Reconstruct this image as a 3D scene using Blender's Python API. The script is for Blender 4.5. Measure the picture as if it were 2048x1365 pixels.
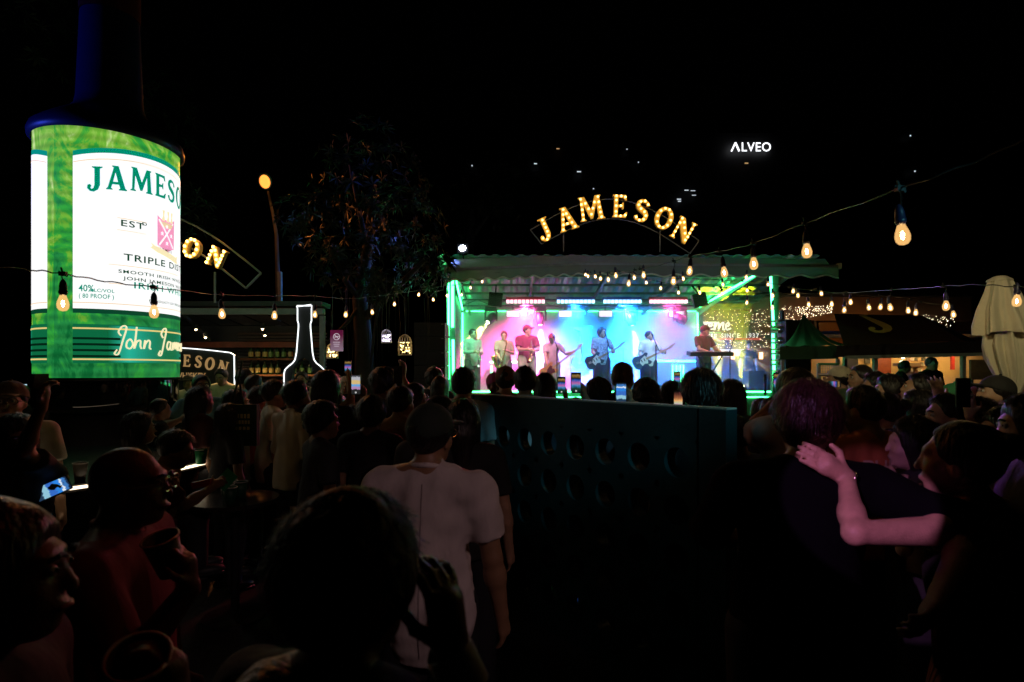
import bpy, bmesh, math, random
import numpy as np
from mathutils import Vector, Matrix
from mathutils.geometry import tessellate_polygon

# ------------------------------------------------------------------ camera, world, exposure
scene = bpy.context.scene
for o in list(bpy.data.objects):
    bpy.data.objects.remove(o)
COL = scene.collection
cam_d = bpy.data.cameras.new('camera')
cam = bpy.data.objects.new('camera', cam_d)
COL.objects.link(cam)
cam.location = (0, 0, 1.8)
cam.rotation_euler = (math.radians(90), 0, 0)
cam_d.lens = 20.0
cam_d.sensor_width = 36.0
cam_d.shift_y = 0.029
cam_d.clip_start = 0.05
cam_d.clip_end = 1500
cam_d.dof.use_dof = True
cam_d.dof.focus_distance = 11.0
cam_d.dof.aperture_fstop = 4.0
scene.camera = cam
world = bpy.data.worlds.new('World')
scene.world = world
world.use_nodes = True
wn = world.node_tree.nodes
bg = wn['Background']
sky = wn.new('ShaderNodeTexSky')
sky.sky_type = 'NISHITA'
sky.sun_disc = False
sky.sun_elevation = math.radians(-4)
sky.sun_rotation = math.radians(200)
world.node_tree.links.new(sky.outputs['Color'], bg.inputs['Color'])
bg.inputs['Strength'].default_value = 0.004
vs = scene.view_settings
vs.view_transform = 'Standard'
vs.look = 'None'
vs.exposure = 0.0
vs.gamma = 1.0
cy = scene.cycles
cy.use_denoising = True
cy.max_bounces = 5
cy.diffuse_bounces = 2
cy.glossy_bounces = 3
cy.transmission_bounces = 3
cy.transparent_max_bounces = 12
cy.volume_bounces = 0
cy.sample_clamp_indirect = 4.0
cy.sample_clamp_direct = 0.0
cy.caustics_reflective = False
cy.caustics_refractive = False
cy.use_light_tree = True

# ------------------------------------------------------------------ measuring the place
FP, CX, CY0, HC = 1137.8, 1024.0, 742.0, 1.8
def W(px, py, Y):
    return Vector(((px - CX) * Y / FP, Y, HC + (CY0 - py) * Y / FP))
def rad(a): return math.radians(a)
rng = random.Random(7)

# ------------------------------------------------------------------ objects
def link(o, parent=None):
    COL.objects.link(o)
    if parent is not None:
        o.parent = parent
    return o
def tag(o, label=None, cat=None, group=None, kind=None):
    if label: o['label'] = label
    if cat: o['category'] = cat
    if group: o['group'] = group
    if kind: o['kind'] = kind
    return o
def empty(name, loc, label, cat, group=None, rz=0.0):
    o = bpy.data.objects.new(name, None)
    o.empty_display_size = 0.1
    link(o)
    o.location = loc
    o.rotation_euler = (0, 0, rz)
    return tag(o, label, cat, group)
def copy_tree(o, parent=None):
    c = o.copy()
    link(c)
    c.parent = parent
    for ch in o.children:
        copy_tree(ch, c)
    return c

# ------------------------------------------------------------------ materials
MATS = {}
def pmat(name, col, rough=0.6, metal=0.0, var=0.15, scale=8.0, bump=0.0, bscale=60.0, spec=0.5, aniso=None):
    if name in MATS: return MATS[name]
    m = bpy.data.materials.new(name)
    m.use_nodes = True
    nt = m.node_tree
    b = nt.nodes['Principled BSDF']
    b.inputs['Roughness'].default_value = rough
    b.inputs['Metallic'].default_value = metal
    b.inputs['Specular IOR Level'].default_value = spec
    tc = nt.nodes.new('ShaderNodeTexCoord')
    if var > 0:
        n = nt.nodes.new('ShaderNodeTexNoise')
        n.inputs['Scale'].default_value = scale
        n.inputs['Detail'].default_value = 4
        nt.links.new(tc.outputs['Object'], n.inputs['Vector'])
        r = nt.nodes.new('ShaderNodeValToRGB')
        r.color_ramp.elements[0].position = 0.3
        r.color_ramp.elements[1].position = 0.7
        r.color_ramp.elements[0].color = (*[c * (1 - var) for c in col], 1)
        r.color_ramp.elements[1].color = (*[min(1, c * (1 + var)) for c in col], 1)
        nt.links.new(n.outputs['Fac'], r.inputs['Fac'])
        nt.links.new(r.outputs['Color'], b.inputs['Base Color'])
    else:
        b.inputs['Base Color'].default_value = (*col, 1)
    if bump > 0:
        n2 = nt.nodes.new('ShaderNodeTexNoise')
        n2.inputs['Scale'].default_value = bscale
        n2.inputs['Detail'].default_value = 3
        if aniso:
            mp = nt.nodes.new('ShaderNodeMapping')
            mp.inputs['Scale'].default_value = aniso
            nt.links.new(tc.outputs['Object'], mp.inputs['Vector'])
            nt.links.new(mp.outputs['Vector'], n2.inputs['Vector'])
        else:
            nt.links.new(tc.outputs['Object'], n2.inputs['Vector'])
        bp = nt.nodes.new('ShaderNodeBump')
        bp.inputs['Strength'].default_value = bump
        bp.inputs['Distance'].default_value = 0.02
        nt.links.new(n2.outputs['Fac'], bp.inputs['Height'])
        nt.links.new(bp.outputs['Normal'], b.inputs['Normal'])
    MATS[name] = m
    return m
def emat(name, col, strength, sample=True):
    if name in MATS: return MATS[name]
    m = bpy.data.materials.new(name)
    m.use_nodes = True
    nt = m.node_tree
    b = nt.nodes['Principled BSDF']
    b.inputs['Base Color'].default_value = (*[min(.8, c * .5) for c in col], 1)
    b.inputs['Emission Color'].default_value = (*col, 1)
    b.inputs['Emission Strength'].default_value = strength
    if not sample:
        m.cycles.emission_sampling = 'NONE'
    MATS[name] = m
    return m

# ------------------------------------------------------------------ mesh building
class MB:
    def __init__(self):
        self.v = []; self.f = []
    def add(self, vs_, fs_):
        n = len(self.v)
        self.v.extend([tuple(p) for p in vs_])
        self.f.extend([tuple(i + n for i in f) for f in fs_])
        return self
    def box(self, c, s, R=None):
        c = Vector(c)
        pts = []
        for dx in (-.5, .5):
            for dy in (-.5, .5):
                for dz in (-.5, .5):
                    p = Vector((dx * s[0], dy * s[1], dz * s[2]))
                    if R is not None: p = R @ p
                    pts.append(c + p)
        return self.add(pts, [(0,1,3,2),(4,6,7,5),(0,4,5,1),(2,3,7,6),(0,2,6,4),(1,5,7,3)])
    def bar(self, a, b, w, t=None, up=(0, 0, 1)):
        a = Vector(a); b = Vector(b); t = t or w
        d = (b - a).normalized(); u = Vector(up)
        if abs(d.dot(u)) > .98: u = Vector((0, 1, 0))
        x = d.cross(u).normalized(); z = x.cross(d)
        pts = []
        for e in (a, b):
            for sx, sz in ((-1,-1),(1,-1),(1,1),(-1,1)):
                pts.append(e + x * sx * w / 2 + z * sz * t / 2)
        return self.add(pts, [(0,1,2,3),(7,6,5,4),(0,4,5,1),(1,5,6,2),(2,6,7,3),(3,7,4,0)])
    def tube(self, path, r, n=8, cap=True):
        path = [Vector(p) for p in path]
        rs = r if isinstance(r, (list, tuple)) else [r] * len(path)
        pts = []; fs = []
        prev = None
        for i, p in enumerate(path):
            d = (path[min(i + 1, len(path) - 1)] - path[max(i - 1, 0)])
            if d.length < 1e-9: d = Vector((0, 0, 1))
            d.normalize()
            if prev is None:
                u = Vector((0, 0, 1)) if abs(d.z) < .9 else Vector((1, 0, 0))
                x = d.cross(u).normalized()
            else:
                x = (prev - d * prev.dot(d))
                x = x.normalized() if x.length > 1e-6 else d.orthogonal().normalized()
            prev = x
            y = d.cross(x)
            for k in range(n):
                a = 2 * math.pi * k / n
                pts.append(p + (x * math.cos(a) + y * math.sin(a)) * rs[i])
        for i in range(len(path) - 1):
            for k in range(n):
                k2 = (k + 1) % n
                fs.append((i*n+k, i*n+k2, (i+1)*n+k2, (i+1)*n+k))
        if cap:
            fs.append(tuple(range(n))[::-1])
            fs.append(tuple((len(path)-1)*n + k for k in range(n)))
        return self.add(pts, fs)
    def cyl(self, a, b, r, r2=None, n=12):
        return self.tube([a, b], [r, r if r2 is None else r2], n)
    def lathe(self, prof, c=(0,0,0), n=16, R=None, cap=False):
        c = Vector(c); pts = []; fs = []
        for (r, z) in prof:
            for k in range(n):
                a = 2 * math.pi * k / n
                p = Vector((r * math.cos(a), r * math.sin(a), z))
                if R is not None: p = R @ p
                pts.append(c + p)
        m = len(prof)
        for i in range(m - 1):
            for k in range(n):
                k2 = (k + 1) % n
                fs.append((i*n+k, i*n+k2, (i+1)*n+k2, (i+1)*n+k))
        if cap:
            fs.append(tuple(range(n))[::-1]); fs.append(tuple((m-1)*n+k for k in range(n)))
        return self.add(pts, fs)
    def ball(self, c, r, n=10, m=6, R=None):
        rr = r if isinstance(r, (list, tuple)) else (r, r, r)
        c = Vector(c); pts = []; fs = []
        for i in range(m + 1):
            t = math.pi * i / m
            s = max(math.sin(t), 1e-3)
            for k in range(n):
                a = 2 * math.pi * k / n
                p = Vector((rr[0]*s*math.cos(a), rr[1]*s*math.sin(a), rr[2]*math.cos(t)))
                if R is not None: p = R @ p
                pts.append(c + p)
        for i in range(m):
            for k in range(n):
                k2 = (k + 1) % n
                fs.append((i*n+k, (i+1)*n+k, (i+1)*n+k2, i*n+k2))
        return self.add(pts, fs)
    def build(self, name, mat, parent=None, smooth=False, loc=None):
        me = bpy.data.meshes.new(name)
        me.from_pydata(self.v, [], self.f)
        if smooth:
            me.polygons.foreach_set('use_smooth', [True] * len(me.polygons))
        me.materials.append(mat)
        me.update()
        o = bpy.data.objects.new(name, me)
        link(o, parent)
        if loc is not None: o.location = loc
        return o

def poly(loops, depth=0.0):
    """flat polygon with holes in the (u, w) plane, extruded along +n"""
    tri = tessellate_polygon([[Vector((p[0], p[1], 0)) for p in l] for l in loops])
    flat = [p for l in loops for p in l]
    n = len(flat)
    v = [(p[0], p[1], 0.0) for p in flat]
    f = []
    for t in tri:
        a, b, c = [Vector((*flat[i], 0)) for i in t]
        if (b - a).cross(c - a).z < 0: t = t[::-1]
        f.append(tuple(t))
    if depth:
        v2 = [(p[0], p[1], depth) for p in flat]
        f2 = [tuple(i + n for i in t) for t in f]
        f = [t[::-1] for t in f] + f2
        v = v + v2
        k = 0
        for l in loops:
            m = len(l)
            for i in range(m):
                a, b = k + i, k + (i + 1) % m
                f.append((a, b, b + n, a + n))
            k += m
    return v, f
def frame_at(origin, right, up):
    """matrix: u along right, w along up, depth along right x up"""
    r = Vector(right).normalized(); u = Vector(up); u = (u - r * r.dot(u)).normalized()
    n = r.cross(u)
    m = Matrix((r, u, n)).transposed().to_4x4()
    m.translation = Vector(origin)
    return m
def text_poly(s, size=1.0, spacing=1.0, bold=.012):
    """verts/faces of a line of text, left at u=0, baseline w=0"""
    c = bpy.data.curves.new('t', 'FONT')
    c.body = s; c.size = size; c.space_character = spacing
    c.resolution_u = 3; c.offset = size*bold
    o = bpy.data.objects.new('t', c)
    COL.objects.link(o)
    me = bpy.data.meshes.new_from_object(o)
    v = [tuple(p.co) for p in me.vertices]
    f = [tuple(p.vertices) for p in me.polygons]
    bpy.data.objects.remove(o); bpy.data.curves.remove(c); bpy.data.meshes.remove(me)
    return v, f

# flared serif capitals (height 1)
def ell(cx, cy_, rx, ry, n=20):
    return [(cx + rx*math.cos(2*math.pi*k/n), cy_ + ry*math.sin(2*math.pi*k/n)) for k in range(n)]
def ribbon(pts, ws):
    L = []; Rr = []
    for i, (x, y) in enumerate(pts):
        a = pts[max(i-1, 0)]; b = pts[min(i+1, len(pts)-1)]
        dx, dy = b[0]-a[0], b[1]-a[1]; l = math.hypot(dx, dy)
        nx, ny = -dy/l, dx/l
        L.append((x + nx*ws[i]/2, y + ny*ws[i]/2)); Rr.append((x - nx*ws[i]/2, y - ny*ws[i]/2))
    return L + Rr[::-1]
LET = {
 'E': [[(0,0),(.60,0),(.66,.24),(.59,.24),(.50,.12),(.24,.10),(.24,.44),(.40,.46),(.43,.38),(.49,.38),(.49,.66),(.43,.66),(.40,.57),(.24,.56),(.24,.89),(.48,.88),(.55,.76),(.62,.76),(.58,1),(0,1),(0,.96),(.06,.90),(.06,.10),(0,.04)]],
 'A': [[(0,0),(.26,0),(.26,.04),(.20,.08),(.25,.23),(.51,.23),(.56,.08),(.50,.04),(.50,0),(.84,0),(.84,.04),(.77,.10),(.50,1),(.24,1),(.24,.95),(.30,.92),(.07,.10),(0,.04)], [(.28,.34),(.375,.72),(.47,.34)]],
 'M': [[(0,0),(.25,0),(.25,.04),(.18,.09),(.22,.66),(.43,.06),(.53,.06),(.75,.66),(.77,.09),(.70,.04),(.70,0),(1.04,0),(1.04,.04),(.97,.09),(.91,.92),(.97,.96),(.97,1),(.73,1),(.51,.42),(.29,1),(.04,1),(.04,.96),(.10,.92),(.07,.09),(0,.04)]],
 'N': [[(0,0),(.25,0),(.25,.04),(.17,.09),(.17,.64),(.62,0),(.76,0),(.76,.92),(.84,.96),(.84,1),(.58,1),(.58,.96),(.66,.92),(.66,.38),(.25,1),(0,1),(0,.96),(.07,.91),(.07,.09),(0,.04)]],
 'O': [ell(.42,.5,.42,.52), ell(.42,.5,.20,.38)[::-1]],
 'S': [ribbon([(.57,.74),(.52,.87),(.40,.94),(.26,.94),(.15,.86),(.12,.74),(.18,.62),(.32,.53),(.46,.44),(.53,.32),(.51,.18),(.42,.08),(.28,.05),(.15,.10),(.08,.26)],
              [.16,.10,.12,.14,.17,.20,.22,.23,.23,.21,.18,.15,.12,.11,.16])],
 'J': [[(.14,1),(.14,.96),(.24,.91),(.24,.26),(.20,.12),(.13,.09),(.09,.14),(.13,.22),(.06,.29),(-.03,.25),(-.05,.12),(.06,0),(.22,-.03),(.38,.06),(.46,.24),(.46,.91),(.56,.96),(.56,1)]],
}
LW = {'J': .56, 'A': .84, 'M': 1.04, 'E': .64, 'S': .64, 'O': .84, 'N': .84}
BULBS = {
 'J': [(.35,.9),(.35,.72),(.35,.54),(.35,.36),(.32,.16),(.2,.04),(.05,.16)],
 'A': [(.38,.9),(.32,.7),(.46,.7),(.26,.5),(.52,.5),(.2,.28),(.38,.28),(.58,.28),(.14,.08),(.66,.08)],
 'M': [(.13,.92),(.13,.7),(.13,.48),(.13,.27),(.12,.07),(.3,.72),(.4,.48),(.48,.24),(.58,.48),(.68,.72),(.86,.92),(.86,.7),(.86,.48),(.87,.27),(.88,.07)],
 'E': [(.15,.94),(.15,.75),(.15,.5),(.15,.25),(.15,.06),(.36,.94),(.54,.9),(.36,.51),(.36,.06),(.56,.1)],
 'S': [(.54,.8),(.38,.93),(.2,.88),(.13,.72),(.26,.57),(.43,.46),(.52,.3),(.45,.12),(.27,.06),(.11,.17)],
 'O': [(.42+.31*math.cos(a), .5+.45*math.sin(a)) for a in [k*math.pi/5 for k in range(10)]],
 'N': [(.12,.92),(.12,.7),(.12,.48),(.12,.27),(.12,.07),(.27,.8),(.4,.6),(.53,.4),(.68,.15),(.71,.92),(.71,.7),(.71,.5),(.71,.32)],
}

# ------------------------------------------------------------------ shared materials
m_black = pmat('black_metal', (.015,.015,.017), .45, .2, .2)
m_dark = pmat('dark_paint', (.03,.033,.035), .5, 0, .25)
m_steel = pmat('steel', (.45,.46,.48), .35, .9, .1)
m_grey = pmat('grey_paint', (.28,.30,.31), .5, .1, .15)
m_wire = pmat('cable_rubber', (.012,.012,.012), .5, 0, 0)
m_white = pmat('white_cloth', (.75,.74,.72), .8, 0, .06, bump=.1)
m_neon = emat('green_neon', (.05, 1.0, .24), 15.0)
m_neonw = emat('white_neon', (.92, .97, 1.0), 1.8)
# ================================================================== SETTING
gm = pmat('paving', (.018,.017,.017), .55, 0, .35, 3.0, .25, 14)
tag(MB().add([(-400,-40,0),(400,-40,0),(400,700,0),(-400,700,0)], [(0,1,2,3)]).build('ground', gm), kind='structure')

# ------------------------------------------------------------------ stage
SF = 1.13     # stage floor height
YF, YB = 13.4, 17.0
st = empty('concert_stage', (2.3, 15, 0), 'open-front concert stage box outlined with green neon tubes and hazy backdrop', 'stage')
XL, XR = -1.40, 6.12
XBL, XBR = (925-CX)*YB/FP, (1396-CX)*YB/FP
def S(mb, name, mat, smooth=False):
    o = mb.build(name, mat, None, smooth)
    o.parent = st; o.matrix_parent_inverse = Matrix.Translation((-2.3, -15, 0))
    return o
m_floor = pmat('stage_floor', (.06,.07,.07), .4, 0, .3, 5)
m_back = pmat('backdrop_sheet', (.42,.43,.46), .75, 0, .10, 1.5)
m_roof = pmat('roof_sheet_metal', (.30,.36,.34), .32, .75, .12, 2)
m_postm = pmat('stage_post_paint', (.10,.13,.13), .45, .2, .15)
S(MB().add([(XL,YF,SF),(XR,YF,SF),(6.9,YB,SF),(XBL,YB,SF),(XL,YF,0),(XR,YF,0),(6.9,YB,0),(XBL,YB,0)],
           [(0,1,2,3),(4,5,1,0),(5,6,2,1),(7,4,0,3),(6,7,3,2)]), 'platform', m_floor)
for k in range(8):     # skirt panels on the stage front
    x0 = XL + (XR-XL)*k/8; x1 = XL + (XR-XL)*(k+1)/8
    S(MB().box(((x0+x1)/2, YF-.02, .58), (x1-x0-.02, .03, 1.12)), 'skirt_panel', m_postm)
S(MB().box(((XBL+XBR)/2, YB+.06, (SF+3.7)/2), (XBR-XBL, .08, 3.7-SF)), 'backdrop', m_back)
S(MB().box((XBL-.06, (YF+YB)/2+.1, (SF+3.8)/2), (.06, YB-YF-.2, 3.9-SF)), 'side_wall', pmat('stage_side_wall', (.3,.33,.32), .7, 0, .1))
# corrugated roof, higher at the front
mb = MB(); nx = 120; prof = []
for i in range(nx + 1):
    x = XL - .35 + (XR + 1.0 - XL + .35) * i / nx
    prof.append((x, .035 if (i // 2) % 2 else 0.0))
v = []; f = []
for (yy, zz) in ((YF - .25, 4.46), (YB + .3, 3.66)):
    for (x, dz) in prof: v.append((x, yy, zz + dz))
n1 = nx + 1
for i in range(nx): f.append((i, i+1, n1+i+1, n1+i))
S(mb.add(v, f), 'roof_sheet', m_roof)
for k in range(6):
    t = (k + .5) / 6
    yy = YF - .1 + (YB - YF + .2) * t; zz = 4.46 - .8 * t - .09
    S(MB().bar((XL-.3, yy, zz), (XR+.9, yy, zz), .05, .06), 'purlin', m_roof)
for k in range(5):
    x = XL + .05 + (XR - XL - .1) * k / 4
    S(MB().bar((x, YF+.1, 4.24), (x*0.92, YB, 3.50), .06, .10), 'rafter', m_postm)
posts = [(XL, YF, 4.3), (XR+.06, YF, 4.3), (XBL-.1, YB, 3.66), (XBR+.06, YB, 3.66)]
for (x, y, z) in posts:
    S(MB().box((x, y, z/2), (.14, .12, z)), 'post', m_postm)
S(MB().bar((XL, YF+.07, 4.27), (XR, YF+.07, 4.27), .08, .14), 'beam', m_postm)
S(MB().bar((XBL, YB-.02, 3.62), (XBR, YB-.02, 3.62), .06, .10), 'beam', m_postm)
def neon(a, b, r=.022):
    S(MB().cyl(a, b, r, n=6), 'neon_tube', m_neon)
P3 = lambda px, py, Y: W(px, py, Y)
neon(P3(897, 556, YF-.1), P3(897, 672, YF-.1)); neon(P3(905, 556, YF-.1), P3(905, 655, YF-.1), .034)
neon(P3(897, 678, YF-.1), P3(898, 768, YF-.1)); neon(P3(906, 680, YF-.1), P3(907, 775, YF-.1), .03)
neon(P3(911, 556, YF), P3(925, 620, YB-.1)); neon(P3(925, 626, YB-.1), P3(925, 752, YB-.1))
neon(P3(932, 623, YB-.1), P3(1392, 623, YB-.1), .014)
neon(P3(1395, 617, YB-.1), P3(1524, 543, YF+.2), .026); neon(P3(1395, 626, YB-.1), P3(1396, 694, YB-.1), .026)
neon(P3(1541, 549, YF-.1), P3(1547, 652, YF-.1), .026); neon(P3(1546, 668, YF-.1), P3(1549, 775, YF-.1), .03)
S(MB().box(((XL+XR)/2, YF+.0, 1.21), (XR-XL, .05, .20)), 'front_lip', m_postm)
neon((XL+.1, YF-.06, 1.305), (XR-.05, YF-.06, 1.305), .018); neon((XL+.1, YF-.06, 1.18), (XR-.05, YF-.06, 1.18), .014)
neon(P3(1528, 797, YF-.06), P3(1528, 850, YF-.06), .014)
neon((XBL+.1, YB-.08, SF+.05), (XBR-.1, YB-.08, SF+.05), .008)

# flight-case riser with neon edges at the back of the stage
def riser(x0, x1, ytop, Y, verts_x, label):
    a = W(x0, ytop, Y); b = W(x1, ytop, Y)
    r = empty('stage_riser', ((a.x+b.x)/2, Y, SF), label, 'riser', 'risers at the back of the stage')
    h = a.z - SF; w = b.x - a.x
    MB().box((0, .25, h/2-.02), (w, .5, h-.05)).build('box', m_floor, r)
    for s0, s1 in ((-.5, -.04), (.04, .5)):
        MB().cyl((w*s0, -.03, h-.03), (w*s1, -.03, h-.03), .02, n=6).build('neon_tube', m_neon, r)
    for vx in verts_x:
        x = (vx - CX) * Y / FP - (a.x+b.x)/2
        MB().cyl((x, -.03, .08), (x, -.03, h-.14), .018, n=6).build('neon_tube', m_neon, r)
riser(1312, 1392, 721, YB-.7, (1345, 1352, 1360, 1366), 'low black riser with four upright green tubes behind the guitarist in white')
riser(980, 1034, 723, YB-.7, (983, 1012), 'low black riser with two upright green tubes behind the saxophonist')

# ------------------------------------------------------------------ stage lamps
def spot(name, loc, target, col, power, angle, blend=.3, radius=.03, parent=None):
    l = bpy.data.lights.new(name, 'SPOT')
    l.color = col; l.energy = power; l.spot_size = rad(angle); l.spot_blend = blend; l.shadow_soft_size = radius
    o = bpy.data.objects.new(name, l)
    link(o)
    o.location = loc
    d = Vector(target) - Vector(loc)
    o.rotation_euler = d.to_track_quat('-Z', 'Y').to_euler()
    return o
PINK, BLUE = (1.0, .06, .40), (.01, .20, 1.0)
truss = MB()
YT = 15.1
a, b = W(925, 612, YT), W(1400, 612, YT)
for dz in (0, .16):
    truss.cyl(a + Vector((0,0,dz)), b + Vector((0,0,dz)), .02, n=8)
for k in range(16):
    t0 = a.lerp(b, k/16); t1 = a.lerp(b, (k+1)/16)
    truss.cyl(t0 + Vector((0,0,.16*(k%2))), t1 + Vector((0,0,.16*((k+1)%2))), .01, n=6)
tr = truss.build('lighting_truss', m_dark); tag(tr, 'thin black lighting truss hung under the stage roof', 'truss')
cells_w = {'pink': emat('led_cell_pink', (1.0,.50,.66), 3.0), 'blue': emat('led_cell_blue', (.45,.78,1.0), 3.0)}
shell = {'pink': pmat('bar_shell_red', (.35,.03,.05), .4), 'blue': pmat('bar_shell_blue', (.02,.05,.30), .4)}
for (x0, x1, kind, lab) in ((1012,1090,'pink','pink LED light bar above the saxophonist'), (1113,1190,'blue','blue LED light bar above the big letter J'),
                       (1206,1283,'blue','blue LED light bar next to the second pink bar'), (1298,1375,'pink','pink LED light bar farthest right under the stage roof')):
    a = W(x0, 603, YT-.25); b = W(x1, 603, YT-.25); c = (a + b) / 2; w = b.x - a.x
    r = empty('led_light_bar', c, lab, 'stage light', 'LED light bars on the truss')
    MB().box((0, .06, .06), (w, .14, .10)).build('housing', shell[kind], r)
    MB().box((0, .22, .06), (w*.1, .2, .04)).build('clamp', m_dark, r)
    for k in range(10):
        MB().box((-w/2 + w*(k+.5)/10, -.02, -.012), (w/10*.72, .06, .085)).build('led_cell', cells_w[kind], r)
    colr = PINK if kind == 'pink' else BLUE
    dxl, pwl = {1012: (0, 9500), 1113: (.1, 8500), 1206: (1.25, 23000), 1298: (1.0, 800)}[x0]
    s = spot('wash_lamp', c + Vector((0, .08, -.06)), c + Vector((dxl, 1.35, -2.2 if x0 < 1290 else -1.2)), colr, pwl*.9, 112, 1.0, .14)
    s = spot('wash_lamp', c + Vector((0, -.10, -.08)), c + Vector((0, -1.2, -2.2)), colr, 260, 120, .8, .12)
m_panel = emat('blinder_panel', (1.0,.82,.93), 1.5)
for i, x in enumerate((1026, 1130.5, 1211.5, 1352)):
    c = W(x, 628, 16.2)
    r = empty('strobe_panel', c, 'white lit rectangular strobe panel, number %s from the left on the back beam' % ('one','two','three','four')[i], 'stage light', 'strobe panels on the back beam')
    MB().box((0, .05, 0), (.40, .08, .20)).build('housing', m_dark, r)
    MB().box((0, 0, 0), (.36, .02, .165)).build('lit_panel', m_panel, r)
    MB().box((0, .1, .18), (.04, .04, .22)).build('bracket', m_dark, r)
YEL = (1.0, .80, .12)
heads = [(982, 640, (-.95,-1.2,-1.25), YEL, 'moving head lamp throwing yellow beams above the trumpeter in green'),
         (1080, 640, (.05,-.25,-1.6), YEL, 'moving head lamp throwing a yellow beam straight down by the man in maroon'),
         (1262, 641, (.30,-.1,-1.5), (.75,.85,1.0), 'moving head lamp with pale thin beams left of the guitarist in white'),
         (1360, 640, (1.2,-.1,-.7), (1.0,.72,.35), 'moving head lamp with orange beams beside the keyboard player')]
m_lens = emat('lamp_lens', (1,.92,.6), 12)
for (x, y, d, colr, lab) in heads:
    c = W(x, y, YT+.15); d = Vector(d).normalized()
    r = empty('moving_head_lamp', c, lab, 'stage light', 'moving head lamps under the roof')
    MB().box((0, 0, .30), (.30, .24, .14)).build('base', m_black, r)
    MB().box((-.15, 0, .12), (.05, .12, .30)).box((.15, 0, .12), (.05, .12, .30)).build('yoke', m_black, r)
    R = d.to_track_quat('Z', 'Y').to_matrix()
    MB().lathe([(.001,-.17),(.09,-.16),(.12,-.05),(.115,.08),(.10,.17),(.085,.18)], (0,0,.03), 14, R).build('head', m_black, r, True)
    MB().lathe([(.001,0),(.05,0)], Vector((0,0,.03)) + d*.172, 12, R).build('lens', m_lens, r)
    side = d.cross(Vector((0, 1, 0))).normalized()
    for q in (-.13, 0, .13):
        dd = (d + side * q).normalized()
        spot('beam_lamp', c + Vector((0,0,.03)) + d * .20, c + dd * 4, colr, 130000 if x < 1200 else (60000 if x < 1300 else 14000), 4.2, .25, .015)
# four-lamp blinders, unlit
for (x, y, tilt, lab) in ((991, 600, .1, 'unlit four-lamp blinder hung at the left end of the truss'), (1399, 601, -.25, 'unlit four-lamp blinder hung at the right end of the truss')):
    c = W(x, y, 14.2)
    r = empty('four_lamp_blinder', c, lab, 'stage light', 'four-lamp blinders')
    Rm = Matrix.Rotation(tilt, 3, 'Y')
    MB().box((0, 0, 0), (.34, .12, .34), Rm).build('housing', m_black, r)
    MB().bar((0, .05, .15), (0, .6, .45), .03).build('bracket', m_black, r)
    for sx in (-1, 1):
        for sz in (-1, 1):
            p = Rm @ Vector((sx*.085, -.062, sz*.085))
            MB().lathe([(.001,.0),(.045,-.02),(.062,.0)], p, 14, Matrix.Rotation(rad(90), 3, 'X')).build('reflector_lamp', m_steel, r, True)
# floor uplights
m_lensy = emat('uplight_lens', (1,.95,.35), 14)
for (x, y, lab) in ((1437, 768, 'yellow floor uplight at the feet of the keyboard player'), (1481, 768, 'yellow floor uplight beside the seated sound engineer')):
    c = W(x, y, 15.2); c.z = SF
    r = empty('floor_uplight', c, lab, 'stage light', 'yellow floor uplights')
    MB().box((0, 0, .06), (.30, .22, .12)).build('base', m_black, r)
    R = (Vector((.04, -.55, 1))).normalized().to_track_quat('Z', 'Y').to_matrix()
    MB().lathe([(.001,-.10),(.10,-.10),(.12,.06),(.10,.08)], (0,0,.20), 14, R).build('lamp_can', m_black, r, True)
    MB().lathe([(.001,0),(.085,0)], Vector((0,0,.20)) + R @ Vector((0,0,.085)), 14, R).build('lens', m_lensy, r)
    for q in (-.18, .02, .2):
        spot('beam_lamp', c + Vector((0, -.06, .34)), c + Vector((q*1.6, .35, 3)), (.85,.90,.02), 6500, 11, .5, .03)
# front wash lamps tucked under the awning
for (x, colr, pw) in ((-1.0,(.22,1,.50),480), (.1,(1,.45,.55),420), (1.0,(1,.38,.66),420), (2.3,(.20,.45,1),460), (3.6,(.35,.62,1),480), (4.9,(1,.50,.25),160)):
    spot('front_wash_lamp', (x, 12.95, 3.98), (x*1.02, 14.3, 2.0), colr, pw*.75, 60, .7, .08)
spot('violet_crowd_lamp', (4.4, 12.9, 3.45), (3.3, 4.4, 1.4), (.50,.16,1.0), 1000, 19, .6, .06)
spot('red_crowd_lamp', (.3, 12.9, 3.45), (-1.6, 5.0, 1.5), (1.0,.10,.12), 420, 24, .6, .06)
spot('awning_fill', (2.2, 2.6, 4.3), (2.4, 12.0, 4.02), (.80,.90,1.0), 150, 44, .6, .1)  # unseen lamp added to brighten the awning in place of ambient light
# corner floodlight above the awning
fl = empty('led_floodlight', W(925, 497, 13.0), 'star of blue-white LED points on the stage roof corner', 'floodlight')
m_flood = emat('flood_led', (.70,.80,1.0), 30)
MB().box((0,.05,0), (.26,.06,.22)).build('housing', m_black, fl)
mb = MB()
for k in range(9):
    a = k*2*math.pi/9; mb.ball((.07*math.cos(a), -.0, .06*math.sin(a)), .013, 6, 4)
mb.ball((0,0,0), .02, 6, 4)
mb.build('led_points', m_flood, fl)
MB().bar((0,.08,-.1), (.05,.2,-.45), .03).build('bracket', m_black, fl)
spot('flood_lamp', W(925, 497, 12.9), (-4.2, 11.5, 2.6), (.14,.22,1.0), 230, 90, .8, .1)

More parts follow.
